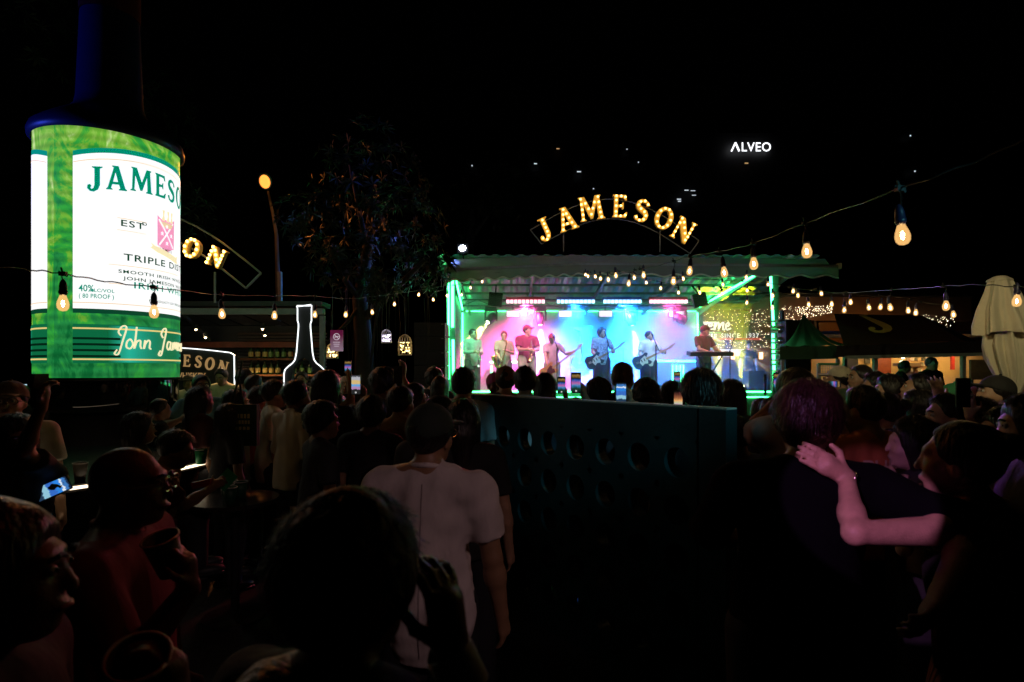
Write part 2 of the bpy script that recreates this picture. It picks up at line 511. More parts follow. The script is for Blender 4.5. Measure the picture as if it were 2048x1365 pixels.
# stage smoke
hz = MB().box(((XL+6.9)/2, (YF+YB)/2, (SF+3.62)/2+.003), (6.9-XL-.2, YB-YF-.1, 3.62-SF)).build('haze', pmat('haze_vol', (1,1,1)))
tag(hz, 'thin stage smoke drifting inside the stage box', 'haze', None, 'stuff')
hm = bpy.data.materials.new('stage_smoke'); hm.use_nodes = True
nt = hm.node_tree; nt.nodes.remove(nt.nodes['Principled BSDF'])
pv = nt.nodes.new('ShaderNodeVolumePrincipled')
pv.inputs['Color'].default_value = (.9,.92,.95,1); pv.inputs['Density'].default_value = .13; pv.inputs['Anisotropy'].default_value = .2
nt.links.new(pv.outputs['Volume'], nt.nodes['Material Output'].inputs['Volume'])
hz.data.materials[0] = hm

# ------------------------------------------------------------------ awning
aw = empty('awning', W(1250, 527, 12.2), 'grey retractable awning with scalloped valance across the stage front', 'awning')
def Wl(o, mb, name, mat, smooth=False):
    ob = mb.build(name, mat, None, smooth)
    ob.parent = o; ob.matrix_parent_inverse = Matrix.Translation(-o.location)
    return ob
m_awn = bpy.data.materials.new('awning_canvas'); m_awn.use_nodes = True
nt = m_awn.node_tree; b_ = nt.nodes['Principled BSDF']
b_.inputs['Base Color'].default_value = (.24,.22,.20,1); b_.inputs['Roughness'].default_value = .85
tl = nt.nodes.new('ShaderNodeBsdfTranslucent'); tl.inputs['Color'].default_value = (.16,.17,.17,1)
mx = nt.nodes.new('ShaderNodeMixShader'); mx.inputs['Fac'].default_value = .35
nt.links.new(b_.outputs[0], mx.inputs[1]); nt.links.new(tl.outputs[0], mx.inputs[2]); nt.links.new(mx.outputs[0], nt.nodes['Material Output'].inputs['Surface'])
FB = [W(893,541,11.6), W(1160,529,12.3), W(1676,533,12.1)]
BB = [W(905,517,13.15), W(1160,511,13.15), W(1650,519,13.15)]
def lerp3(L, t):
    return L[0].lerp(L[1], t*2.2) if t < 1/2.2 else L[1].lerp(L[2], (t-1/2.2)/(1-1/2.2))
N = 66; v = []; f = []; M_ = 6
for i in range(N+1):
    t = i/N; p = lerp3(FB, t); q = lerp3(BB, t)
    for j in range(M_+1):
        s = j/M_
        c = p.lerp(q, s); c.z += -.07*math.sin(math.pi*s) + .012*math.sin(t*55+s*3)
        v.append(c)
for i in range(N):
    for j in range(M_):
        k = i*(M_+1)+j; f.append((k, k+M_+1, k+M_+2, k+1))
Wl(aw, MB().add(v, f), 'canvas', m_awn, True)
N = 264; v = []; f = []; edge = []
for i in range(N+1):
    t = i/N; p = lerp3(FB, t)
    drop = .21 + .028*math.cos(t*2*math.pi*19)
    for j in range(4):
        s = j/3
        v.append(p + Vector((0, -.03 + .012*math.sin(t*120)*s, -.02 - drop*s)))
    edge.append(p + Vector((0, -.034 + .012*math.sin(t*120), -.02 - drop)))
for i in range(N):
    for j in range(3):
        k = i*4+j; f.append((k, k+1, k+5, k+4))
Wl(aw, MB().add(v, f), 'valance', m_awn, True)
Wl(aw, MB().tube(edge, .019, 5), 'piping', pmat('piping_white', (.85,.84,.80), .6, 0, 0))
for a_, b2 in ((FB[0],FB[1]), (FB[1],FB[2])):
    Wl(aw, MB().bar(a_, b2, .05, .06), 'front_bar', m_grey)
for t in (.03, .45, .52, .97):
    Wl(aw, MB().bar(lerp3(FB,t)+Vector((0,.03,-.05)), lerp3(BB,t)+Vector((0,0,-.2)), .04, .05), 'arm', m_dark)
Wl(aw, MB().box(FB[0]+Vector((-.02,0,0)), (.06,.12,.12)), 'end_cap', m_white)
Wl(aw, MB().box(FB[2]+Vector((.02,0,0)), (.06,.12,.12)), 'end_cap', m_white)

# ------------------------------------------------------------------ marquee letter signs
m_let = pmat('marquee_letter_face', (.75,.55,.18), .5, .1, .1)
m_mbulb = emat('marquee_bulb', (1.0, .60, .17), 5.5)
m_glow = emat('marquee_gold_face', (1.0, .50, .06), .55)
def marquee(letters, frame_out, frame_in, poles, label, Y):
    """letters: (char, px, py, rot_deg, height_px)"""
    o = empty('marquee_sign', W(letters[3][1], poles[0][2], Y), label, 'sign', 'arched marquee letter signs')
    for ch, px, py, rot, hp in letters:
        h = hp * Y / FP
        c = W(px, py, Y)
        Rm = Matrix.Rotation(rad(rot), 3, 'Y')
        Mx = frame_at(c, Rm @ Vector((1,0,0)), Rm @ Vector((0,0,1)))
        v, f = poly(LET[ch], .10/h)
        v = [Mx @ (Vector((p[0]-LW[ch]/2, p[1]-.5, p[2]-.05/h))*h) for p in v]
        lo = Wl(o, MB().add(v, f), 'letter_' + ch.lower(), m_let)
        # glowing face slightly proud, then bulbs
        v, f = poly(LET[ch])
        v = [Mx @ (Vector((p[0]-LW[ch]/2, p[1]-.5, .055/h))*h) for p in v]
        fo = MB().add(v, f).build('face', m_glow, lo)
        for (u, w) in BULBS[ch]:
            p = Mx @ (Vector((u-LW[ch]/2, w-.5, .075/h))*h)
            MB().ball(p, .027, 6, 4).build('bulb', m_mbulb, lo, True)
    for L in (frame_out, frame_in):
        Wl(o, MB().tube([W(x, y, Y+.08) for x, y in L], .018, 6), 'frame_rail', m_grey)
    for a_, b2 in ((frame_out[0], frame_in[0]), (frame_out[-1], frame_in[-1])):
        Wl(o, MB().bar(W(*a_, Y+.08), W(*b2, Y+.08), .03), 'frame_end', m_grey)
    for (x, y0, y1) in poles:
        Wl(o, MB().cyl(W(x, y0, Y+.08), W(x, y1, Y+.08), .02, n=8), 'pole', m_grey)
    return o
def arc(x0, y0, x1, y1, sag, n=14):
    return [(x0+(x1-x0)*k/n, y0+(y1-y0)*k/n - sag*math.sin(math.pi*k/n)) for k in range(n+1)]
marquee([('J',1089,460,-24,45),('A',1133,439,-17,47),('M',1182,418,-9,48),('E',1239,414,2,45),('S',1283,423,10,45),('O',1327,438,20,44),('N',1366,462,29,46)],
        arc(1061,460,1398,482,72), arc(1083,489,1380,508,60), [(1127,505,452),(1320,505,455)],
        'arched sign of gold bulb letters on poles above the stage roof', 13.6)
# ------------------------------------------------------------------ second marquee over the bar
marquee([('J',98,505,-30,42),('A',150,485,-22,42),('M',210,472,-12,42),('E',272,470,0,42),('S',333,478,8,42),('O',386,498,16,39),('N',435,516,24,39)],
        arc(70,520,522,547,110), arc(95,550,492,577,95), [(430,606,545),(150,606,530)],
        'arched bulb letter sign over the bar, half hidden by the giant bottle', 9.6)
# ================================================================== GIANT LED BOTTLE
BC = Vector((-4.90, 6.94, 0)); BR = .733
bt = empty('giant_bottle', (BC.x, BC.y, 0), 'giant whiskey bottle with a wraparound screen showing its green and white label', 'bottle display')
m_bglass = pmat('bottle_plastic', (.010,.014,.07), .42, .1, .1)
m_base = pmat('bottle_base_gloss', (.006,.010,.010), .06, 0, 0, spec=.8)
def bz(py, depth): return HC + (CY0 - py) * depth / FP
ZT = bz(243, BC.y - BR); ZB = bz(757, BC.y - BR)
def th_of(px):      # ray-cylinder hit for a column of the photograph
    dx, dy = (px - CX) / FP, 1.0
    A = dx*dx + 1; B = -2*(BC.x*dx + BC.y); C_ = BC.x**2 + BC.y**2 - BR*BR
    D = B*B - 4*A*C_
    if D < 0: D = 0
    t = (-B - math.sqrt(D)) / (2*A)
    x, y = dx*t, t
    return math.atan2(x - BC.x, -(y - BC.y)), y
def lab(px, py):
    th, y = th_of(px)
    return th, bz(py, y)
def cylp(th, z, off=0.0):
    return Vector(((BR+off)*math.sin(th), -(BR+off)*math.cos(th), z))
def patch(t0, t1, z0, z1, off, n=None):
    n = n or max(2, int(abs(t1-t0)/.06)); v = []; f = []
    for i in range(n+1):
        t = t0 + (t1-t0)*i/n
        za = z0(t) if callable(z0) else z0; zb = z1(t) if callable(z1) else z1
        v += [cylp(t, za, off), cylp(t, zb, off)]
    for i in range(n): f.append((2*i, 2*i+2, 2*i+3, 2*i+1))
    return v, f
def wrap(v, f, t0, z0, off, step=.05):
    """wrap flat shapes (metres) on the cylinder, cut finely along u"""
    bm = bmesh.new()
    bv = [bm.verts.new(p) for p in v]
    for q in f:
        try: bm.faces.new([bv[i] for i in q])
        except ValueError: pass
    us = [p[0] for p in v]
    u = math.floor(min(us)/step)*step
    while u < max(us):
        bmesh.ops.bisect_plane(bm, geom=bm.verts[:]+bm.edges[:]+bm.faces[:], plane_co=(u,0,0), plane_no=(1,0,0))
        u += step
    bm.verts.index_update()
    vv = [cylp(t0 + p.co.x/BR, z0 + p.co.y, off) for p in bm.verts]
    ff = [tuple(x.index for x in q.verts) for q in bm.faces]
    bm.free()
    return vv, ff
# screen material: swirling green footage
ms = bpy.data.materials.new('screen_green_footage'); ms.use_nodes = True
nt = ms.node_tree; b_ = nt.nodes['Principled BSDF']; b_.inputs['Base Color'].default_value = (.01,.02,.01,1); b_.inputs['Roughness'].default_value = .5
tc = nt.nodes.new('ShaderNodeTexCoord'); mp = nt.nodes.new('ShaderNodeMapping'); mp.inputs['Scale'].default_value = (1.5,1.5,1.0)
nz = nt.nodes.new('ShaderNodeTexNoise'); nz.inputs['Scale'].default_value = 1.7; nz.inputs['Detail'].default_value = 5; nz.inputs['Roughness'].default_value = .62; nz.inputs['Distortion'].default_value = 2.4
rp = nt.nodes.new('ShaderNodeValToRGB'); rp.color_ramp.interpolation = 'EASE'
els = rp.color_ramp.elements
els[0].position = .30; els[0].color = (.004,.13,.03,1); els[1].position = .80; els[1].color = (.50,.72,.26,1)
e = els.new(.43); e.color = (.015,.22,.05,1); e = els.new(.55); e.color = (.03,.34,.04,1); e = els.new(.64); e.color = (.15,.42,.035,1); e = els.new(.71); e.color = (.24,.50,.07,1)
nt.links.new(tc.outputs['Object'], mp.inputs['Vector']); nt.links.new(mp.outputs['Vector'], nz.inputs['Vector'])
sep = nt.nodes.new('ShaderNodeSeparateXYZ'); nt.links.new(tc.outputs['Object'], sep.inputs[0])
mr = nt.nodes.new('ShaderNodeMapRange'); mr.inputs['From Min'].default_value = ZB; mr.inputs['From Max'].default_value = ZT; mr.inputs['To Min'].default_value = -.11; mr.inputs['To Max'].default_value = .14
nt.links.new(sep.outputs['Z'], mr.inputs['Value'])
ad = nt.nodes.new('ShaderNodeMath'); ad.operation = 'ADD'; nt.links.new(nz.outputs['Fac'], ad.inputs[0]); nt.links.new(mr.outputs[0], ad.inputs[1])
seam = nt.nodes.new('ShaderNodeMath'); seam.operation = 'LESS_THAN'; seam.inputs[1].default_value = BR*math.sin(th_of(108)[0]); nt.links.new(sep.outputs['X'], seam.inputs[0])
ad2 = nt.nodes.new('ShaderNodeMath'); ad2.operation = 'MULTIPLY_ADD'; ad2.inputs[1].default_value = .07; nt.links.new(seam.outputs[0], ad2.inputs[0]); nt.links.new(ad.outputs[0], ad2.inputs[2])
nt.links.new(ad2.outputs[0], rp.inputs['Fac'])
# fine LED rows
wv = nt.nodes.new('ShaderNodeMath'); wv.operation = 'MULTIPLY'; wv.inputs[1].default_value = 60; nt.links.new(sep.outputs['Z'], wv.inputs[0])
sn = nt.nodes.new('ShaderNodeMath'); sn.operation = 'SINE'; nt.links.new(wv.outputs[0], sn.inputs[0])
m2 = nt.nodes.new('ShaderNodeMapRange'); m2.inputs['From Min'].default_value = -1; m2.inputs['To Min'].default_value = .8; m2.inputs['To Max'].default_value = 1.1
nt.links.new(sn.outputs[0], m2.inputs['Value'])
nt.links.new(rp.outputs['Color'], b_.inputs['Emission Color']); nt.links.new(m2.outputs[0], b_.inputs['Emission Strength'])
def B(mbv, name, mat, smooth=False):
    return MB().add(*mbv).build(name, mat, bt, smooth)
NP = 28; scr = None
v, f = patch(-math.pi, math.pi, ZB, ZT, 0, 96)
scr = B((v, f), 'screen', ms, True)
# neck, shoulder, base
ZS = ZT
prof = [(BR+.02, ZT-.05), (BR+.055, ZT-.02), (BR+.06, ZT+.03), (BR+.04, ZT+.09), (BR-.05, ZT+.17), (.55, ZT+.27), (.42, ZT+.36), (.365, ZT+.44), (.345, ZT+.55), (.33, ZT+.9), (.305, ZT+1.56)]
MB().lathe(prof, (0,0,0), 64).build('shoulder', m_bglass, bt, True)
MB().lathe([(.315, ZT+1.56), (.315, ZT+2.3), (.28, ZT+2.32), (.001, ZT+2.32)], (0,0,0), 48).build('neck_seal', pmat('seal_red', (.10,.012,.012), .4), bt, True)
ZQ = bz(822, BC.y)
MB().lathe([(BR-.01, ZB-.02), (BR-.005, ZQ+.12), (BR-.04, ZQ+.03), (BR-.14, ZQ), (.001, ZQ)], (0,0,0), 64).build('base', m_base, bt, True)
MB().lathe([(BR+.008, ZB+.003), (BR+.012, ZB-.025), (BR-.02, ZB-.03)], (0,0,0), 64).build('screen_trim', m_black, bt, True)
MB().lathe([(BR-.12, ZQ-.004), (BR-.06, ZQ-.03), (BR-.06, 0.0)], (0,0,0), 48).build('plinth', m_black, bt, True)
# label
m_lw = emat('label_white', (1.0,.99,1.0), 1.05); m_lt = emat('label_teal', (.0,.30,.20), .9, False)
m_ld = emat('label_dark_green', (.003,.07,.03), .8, False); m_ln = emat('label_night_green', (.001,.02,.008), .8, False)
m_lg = emat('label_gold', (.85,.65,.22), .95, False); m_lp = emat('label_pink', (.90,.32,.52), 1.0, False)
m_lc = emat('label_cream', (.95,.82,.50), 1.0, False); m_ltn = emat('label_tan_line', (.85,.62,.40), 1.0, False); m_lgt = emat('label_cyan_sheen', (.03,.42,.30), .9, False)
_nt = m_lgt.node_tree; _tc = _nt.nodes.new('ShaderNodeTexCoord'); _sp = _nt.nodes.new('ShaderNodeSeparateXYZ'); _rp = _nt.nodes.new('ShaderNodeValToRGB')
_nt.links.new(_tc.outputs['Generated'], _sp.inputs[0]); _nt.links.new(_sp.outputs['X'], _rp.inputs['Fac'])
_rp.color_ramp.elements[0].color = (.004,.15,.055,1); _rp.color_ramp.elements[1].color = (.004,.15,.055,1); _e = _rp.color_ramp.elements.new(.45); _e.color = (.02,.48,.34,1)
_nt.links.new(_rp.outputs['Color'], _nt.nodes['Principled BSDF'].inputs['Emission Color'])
t0, zt0 = lab(146, 312); _, zb0 = lab(146, 617)
LA = 2.35                      # label width in radians
tc0 = t0 + LA/2
def zarch(z, h): return lambda t: z + h*(1-((t-tc0)/(LA/2))**2)
def zarchL(z, h): return lambda t: z + h*(1-((t-(tc0-LA-.40))/(LA/2))**2)
for (s0, zA, nm) in ((t0, zarch, 'a'), (t0-LA-.40, zarchL, 'b')):
    e0, e1 = s0, s0+LA
    B(patch(e0, e1, zb0, zA(zt0, .12), .004), 'label_paper', m_lw, True)
    B(patch(e0, e1, zA(zt0, .12), zA(zt0+.055, .12), .004), 'label_top_band', m_lt, True)
    B(patch(e0+.01, e1-.01, zA(zt0-.075, .12), zA(zt0-.065, .12), .006), 'label_line', m_ltn, True)
    B(patch(e0, e1, zb0+.06, zb0+.07, .006), 'label_line', m_ltn, True)
    B(patch(e0, e1, zb0-.05, zb0, .004), 'label_lower_edge', m_ld, True)
    z1 = zb0-.17
    B(patch(e0, e1, z1-.43, z1, .004), 'signature_panel', emat('label_panel_green', (.004,.15,.055), .9, False), True)
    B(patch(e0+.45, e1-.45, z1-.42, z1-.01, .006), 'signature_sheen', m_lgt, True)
    for k in range(4):
        B(patch(e0, e0+.60, z1-.17-.065*k, z1-.145-.065*k, .007), 'dark_stripe', m_ln, True)
        B(patch(e1-.60, e1, z1-.17-.065*k, z1-.145-.065*k, .007), 'dark_stripe', m_ln, True)
    B(patch(e0, e1, z1-.055, z1-.038, .009), 'gold_line', m_lg, True)
    B(patch(e0, e1, z1-.395, z1-.378, .009), 'gold_line', m_lg, True)
zsig = zb0-.17
# lettering
lx = {'J': (193, 387, 342), 'A': (231, 386, 341), 'M': (287, 393, 346), 'E': (333, 402, 356), 'S': (350, 412, 368)}
word = 'JAMESON'; hgt = (lab(231, 341)[1] - lab(231, 386)[1])*1.08
ts = {}
tj = lab(178, 385)[0]; u = 0.0
span = sum(LW[c] for c in word)*hgt + 6*.13*hgt
tstart = tc0 - span/BR/2
tj = lab(177, 384)[0]; 
scale_u = (2*(tc0 - tj)*BR) / span
for ch in word:
    v, f = poly(LET[ch])
    w = LW[ch]*hgt*scale_u
    uc = u + w/2
    tcen = tj + uc/BR
    rise = .10*(1-((tcen-tc0)/(tc0-tj))**2)
    sl = -.20*(tcen-tc0)/(tc0-tj) * .6
    vv = [(p[0]*hgt*scale_u - w/2, p[1]*hgt + (p[0]*hgt*scale_u - w/2)*sl, 0) for p in v]
    B(wrap(vv, f, tcen, lab(190, 386)[1] + rise - .0, .008), 'label_letter', m_lt)
    u += w + .13*hgt*scale_u
def ltext(s, px, py, hpx, mat, spacing=1.05, name='label_text', stretch=1.0):
    t, z = lab(px, py); z2 = lab(px, py-hpx)[1]
    sz = (z2 - z) / .73
    v, f = text_poly(s, sz, spacing, .016)
    v = [(p[0]*stretch, p[1], 0) for p in v]
    return B(wrap(v, f, t, z, .009), name, mat)
ltext('EST', 240, 452, 13, m_ld, 1.15, stretch=1.4); ltext('D', 283, 451, 7, m_ld, stretch=1.4)
ltext('TRIPLE DISTILLED', 247, 521, 14, m_ld, 1.12, stretch=1.35)
ltext('SMOOTH IRISH WHISKEY FROM', 236, 546, 7, m_ld, 1.15, stretch=1.5); ltext('JOHN JAMESON WAY SINCE', 247, 560, 7, m_ld, 1.15, stretch=1.5)
ltext('IRISH WHISKEY', 266, 577, 13, m_lt, 1.15, stretch=1.35); ltext('PRODUCT OF IRELAND', 297, 604, 5, m_ld, 1.1, stretch=1.4)
ltext('40%', 158, 583, 14, m_lt, 1.0, stretch=.8); ltext('ALC/VOL', 180, 584, 7, m_lt, stretch=1.0); ltext('( 80 PROOF )', 158, 596, 9, m_lt, stretch=.8)
def lline(x0, x1, y, th=.008, mat=m_ltn):
    a = lab(x0, y); tb = lab(x1, y)[0]
    B(patch(a[0], tb, a[1]-th/2, a[1]+th/2, .008), 'label_rule', mat)
lline(234, 292, 436); lline(234, 292, 460); lline(217, 355, 529); lline(217, 258, 567)
# crest: shield, saltire, ship, ribbon
def cshape(pts, mat, name, off, px, py, s):
    t, z = lab(px, py); v, f = poly([[(p[0]*s, p[1]*s) for p in pts]])
    return B(wrap(v, f, t, z, off), name, mat)
cs = .0105
cshape([(-13,20),(-9,17),(9,17),(14,20),(13,-14),(5,-17),(0,-21),(-5,-17),(-13,-14)], m_lp, 'crest_shield', .009, 332, 471, cs)
for sg in (-1, 1):
    cshape([(-12*sg,15),(-10.5*sg,16),(11.5*sg,-13),(10*sg,-14)], m_lw, 'crest_saltire', .012+.002*sg, 332, 471, cs)
for (q, w) in ((-7,0),(7,0),(0,-10),(0,9)):
    cshape([(q-2,w-2),(q,w-1),(q+2,w-2),(q+1,w),(q+2,w+1.6),(q+.5,w+1.6),(q,w+3),(q-.5,w+1.6),(q-2,w+1.6),(q-1,w)], m_lw, 'crest_charge', .016, 332, 471, cs)
cshape([(-11,0),(-7,-5),(7,-5),(11,0),(5,1),(-5,1)], m_ltn, 'crest_ship_hull', .011, 332, 448, cs)
for q in (-8, -1, 5):
    cshape([(q,2),(q+5,2),(q+4,9),(q+5,14),(q+1,14),(q+2,8)], m_lc, 'crest_ship_sail', .013, 332, 448, cs)
cshape([(-22,2),(-16,-1),(16,-8),(22,-6),(20,-11),(22,-15),(15,-15),(-14,-8),(-22,-4),(-19,-2)], m_lc, 'crest_ribbon', .011, 332, 496, cs)
ltext('SINE METU', 314, 500, 6, m_ld, 1.1, 'crest_motto', .9)
# script signature in gold
def script(strokes, px, py, s, mat, name, rad_=.012, off=.014):
    t, z = lab(px, py)
    for st_ in strokes:
        n = len(st_); path = []
        for i in range(n-1):
            p0, p1, p2, p3 = st_[max(i-1,0)], st_[i], st_[i+1], st_[min(i+2,n-1)]
            for k in range(5):
                q = k/5; q2, q3 = q*q, q*q*q
                path.append(tuple(.5*((2*p1[j]) + (-p0[j]+p2[j])*q + (2*p0[j]-5*p1[j]+4*p2[j]-p3[j])*q2 + (-p0[j]+3*p1[j]-3*p2[j]+p3[j])*q3) for j in (0,1)))
        path.append(st_[-1])
        MB().tube([cylp(t + p[0]*s/BR, z + p[1]*s, off) for p in path], rad_, 6).build(name, mat, bt, True)
JS = [(6,18),(2,24),(8,32),(14,30),(8,10),(2,-8),(-4,-8),(0,-2)]
def cur(x): return x
john = [JS, [(20,14),(15,10),(14,2),(20,0),(24,7),(20,14)], [(30,32),(28,14),(26,0),(30,10),(36,12),(36,4),(38,0)], [(44,13),(42,0),(45,8),(50,13),(53,10),(52,2),(55,0)]]
jam = [[(p[0]+74, p[1]) for p in JS], [(100,12),(93,12),(90,4),(94,0),(99,5),(101,12),(100,2),(103,0)], [(108,12),(107,0),(111,9),(115,12),(116,2),(120,10),(124,12),(124,3),(127,0)],
       [(130,6),(136,8),(134,12),(130,8),(131,1),(137,1)], [(146,11),(141,9),(146,4),(140,0)], [(156,12),(151,8),(152,1),(158,2),(158,9),(156,12)], [(163,12),(162,0),(166,9),(170,12),(172,2),(175,0)]]
script([[(p[0], p[1]*1.25) for p in s_] for s_ in john+jam], 234, 697, .0062, m_lc, 'signature_stroke', .009)

# ================================================================== BAR AREA
# round-cornered counter with light strip in front of the giant bottle
cpath = [(-5.2,3.15),(-3.8,3.30),(-3.25,3.55),(-2.92,3.90),(-2.72,4.40),(-2.63,4.95),(-2.66,5.35),(-2.80,5.62),(-3.1,5.78),(-5.2,5.85)]
ct = empty('bar_counter', (-3.9, 4.6, 0), 'rounded black counter with a glowing strip along its edge below the giant bottle', 'counter')
ZC = 1.03
m_cnt = pmat('counter_top_black', (.02,.018,.017), .25, 0, .3, 6)
def off_path(p, d):
    c = Vector((-4.4, 4.55)); out = []
    for q in p:
        w = Vector(q) - c; out.append(tuple(c + w * (1 + d / max(w.length, .1))))
    return out
def smooth_path(p, n=4):
    out = []
    for i in range(len(p)-1):
        p0, p1, p2, p3 = p[max(i-1,0)], p[i], p[i+1], p[min(i+2,len(p)-1)]
        for k in range(n):
            q = k/n
            out.append(tuple(.5*((2*p1[j]) + (-p0[j]+p2[j])*q + (2*p0[j]-5*p1[j]+4*p2[j]-p3[j])*q*q + (-p0[j]+3*p1[j]-3*p2[j]+p3[j])*q**3) for j in range(len(p1))))
    out.append(tuple(p[-1]))
    return out
cp = smooth_path(cpath)
v, f = poly([cp], .05)
Wl(ct, MB().add([(p[0], p[1], p[2]+ZC-.05) for p in v], f), 'top', m_cnt)
ci = off_path(cp, -.12)
v, f = poly([ci], ZC-.055)
Wl(ct, MB().add([(p[0], p[1], p[2]) for p in v], f), 'front_panel', m_base)
m_strip = emat('counter_strip', (1.0,.78,.52), 3.0)
Wl(ct, MB().tube([(p[0], p[1], ZC-.02) for p in off_path(cp, .014)], .011, 6), 'light_strip', m_strip)

def cup(label, loc, h=.115, r=.045, tilt=None, mat=None, fill=True):
    o = empty('paper_cup', loc, label, 'cup', 'paper cups')
    mat = mat or pmat('cup_green', (.02,.10,.05), .45)
    R = tilt if tilt is not None else Matrix.Identity(3)
    MB().lathe([(.001,0),(r*.7,0),(r*.98,h),(r*.94,h),(r*.68,.006),(.001,.006)], (0,0,0), 20, R).build('cup_body', mat, o, True)
    rim = [R @ Vector((r*math.cos(a), r*math.sin(a), h)) for a in [k*2*math.pi/24 for k in range(25)]]
    MB().tube(rim, .0028, 6).build('rim', pmat('cup_rim', (.8,.78,.74), .5, 0, 0), o, True)
    MB().lathe([(.001,h*.55),(r*.83,h*.55)], (0,0,0), 16, R).build('drink', pmat('ginger_drink', (.25,.13,.04), .15, 0, 0), o)
    return o
cup('bright green paper cup near the corner of the glowing counter', (W(402,905,4.7).x, 4.7, ZC), .12, .05, mat=pmat('cup_bright_green', (.03,.32,.12), .5))
cup('dark paper cup behind the bright green cup on the counter', (W(424,895,5.0).x, 5.0, ZC), .10, .055)
cup('dark paper cup closest to the rounded end of the counter', (W(437,885,5.3).x, 5.3, ZC), .10, .05)
cup('clear plastic glass on the left part of the glowing counter', (W(138,958,3.85).x, 3.95, ZC), .13, .045, mat=pmat('clear_cup', (.25,.25,.25), .1))
# side table with four cups
tb = empty('cocktail_table', (-2.02, 4.15, 0), 'small round dark table carrying four paper cups', 'table')
MB().lathe([(.001,.84),(.30,.84),(.30,.87),(.001,.87)], (0,0,0), 28).build('table_top', m_cnt, tb)
MB().cyl((0,0,0), (0,0,.84), .03).build('leg', m_black, tb); MB().lathe([(.22,0),(.22,.02),(.001,.03)], (0,0,0), 20).build('foot', m_black, tb)
for i, (x, y, lab_) in enumerate(((461,962,'paper cup at the back left of the small round table'),(482,964,'paper cup at the right of the small round table'),(455,969,'paper cup at the left of the small round table'),(460,975,'paper cup at the front of the small round table'))):
    Y = (HC - .985) * FP / (y - CY0)
    p = W(x, y, Y); cup(lab_, (p.x, Y, .87), .115, .047)

# bar kiosk
m_wood = pmat('shelf_timber', (.28,.11,.04), .55, 0, .3, 10)
m_slat = pmat('metal_slat', (.20,.22,.23), .3, .8, .1)
bk = empty('bar_kiosk', (-4.2, 10.2, 0), 'open bar kiosk with grey roof beam, timber shelves and slatted back wall', 'bar')
YK = 9.8
a, b = W(250, 623, YK), W(648, 624, YK)
Wl(bk, MB().bar(a, b, .12, .10), 'roof_beam', m_grey)
a, b = W(250, 611, YK+.3), W(652, 611, YK+.3)
Wl(bk, MB().bar(a, b, .5, .08), 'roof_edge', m_dark)
for x in (645, 300):
    p = W(x, 700, YK+.05); Wl(bk, MB().box((p.x, p.y, 1.4), (.08,.08,2.7)), 'post', m_grey)
YK2 = 11.2
zr = W(300, 645, YK2).z
for k in range(9):     # corrugated roof soffit panels
    x0 = W(250,0,YK2).x + k*.46
    Wl(bk, MB().add([(x0,YK+.1,2.86),(x0+.42,YK+.1,2.86),(x0+.42,YK2+.1,2.70),(x0,YK2+.1,2.70)], [(0,1,2,3)]), 'roof_panel', pmat('soffit_metal', (.28,.29,.30), .25, .9, .1))
a, b = W(340, 690, YK2-.1), W(650, 690, YK2-.1)
Wl(bk, MB().bar(a, b, .08, .11), 'timber_beam', pmat('red_timber', (.22,.05,.02), .55, 0, .25, 8))
xa, xb = W(470,700,YK2).x, W(650,700,YK2).x
for k in range(22):
    z = 1.15 + k*.066
    Wl(bk, MB().box(((xa+xb)/2, YK2+.12, z), (xb-xa, .012, .036), Matrix.Rotation(rad(-28),3,'X')), 'slat', m_slat)
Wl(bk, MB().box((W(400,0,YK2).x, YK2+.25, 1.4), (4.6,.05,2.6)), 'back_wall', m_dark)
for y_ in (719, 751):
    a, b = W(486, y_, YK2-.05), W(632, y_, YK2-.05)
    Wl(bk, MB().bar(a, b, .22, .03), 'shelf', m_wood)
a, b = W(360, 790, 9.0), W(640, 790, 9.0)
Wl(bk, MB().box(((a.x+b.x)/2, 9.0, .55), (b.x-a.x, .5, 1.1)), 'counter', m_dark)
Wl(bk, MB().bar(W(366,628,YK+.5), W(420,682,YK+1.2), .05, .05), 'brace', m_dark)
# little downlights under the kiosk roof
m_down = emat('downlight', (1,.72,.4), 26)
for i, (x, y) in enumerate(((392,659),(411,675),(525,658),(530,671))):
    p = W(x, y, YK+.7)
    d = empty('downlight', p, ('small warm downlight at the left of the bar ceiling','small warm downlight just above the whiskey board','small warm downlight over the bottle shelves','small warm spot lamp above the shelf middle')[i], 'lamp', 'downlights in the bar ceiling')
    MB().cyl((0,0,.0), (0,0,.10), .035).build('can', m_black, d)
    MB().lathe([(.001,-.004),(.028,-.004)], (0,0,0), 10).ball((0,0,-.008), .018, 6, 4).build('lamp', m_down, d)
for (x, y) in ((392,662),(480,662),(575,665)):
    spot('downlight_lamp', W(x, y, YK+.6), W(x, 900, YK+.2), (1,.62,.28), 150, 120, .7, .04)
# bottles on the shelves
m_wg = pmat('green_bottle_glass', (.01,.05,.015), .08, 0, 0, spec=.7); m_wl = pmat('bottle_paper_label', (.75,.60,.22), .7, 0, .1)
m_wl2 = pmat('bottle_green_label', (.25,.45,.16), .7, 0, .1)
def bottle(px, py, lab_, green=False):
    p = W(px, py, YK2-.06)
    o = empty('whiskey_bottle', p, lab_, 'bottle', 'whiskey bottles on the bar shelves')
    MB().lathe([(.001,0),(.042,0),(.045,.02),(.045,.15),(.035,.19),(.017,.215),(.014,.27),(.017,.272),(.017,.29),(.001,.29)], (0,0,0), 12).build('glass', m_wg, o, True)
    MB().lathe([(.0465,.035),(.0465,.13)], (0,0,0), 12).build('label', m_wl2 if green else m_wl, o, True)
    MB().lathe([(.0185,.255),(.0185,.295),(.001,.296)], (0,0,0), 10).build('cap', m_black, o, True)
ords = ['first','second','third','fourth','fifth','sixth','seventh','eighth','ninth']
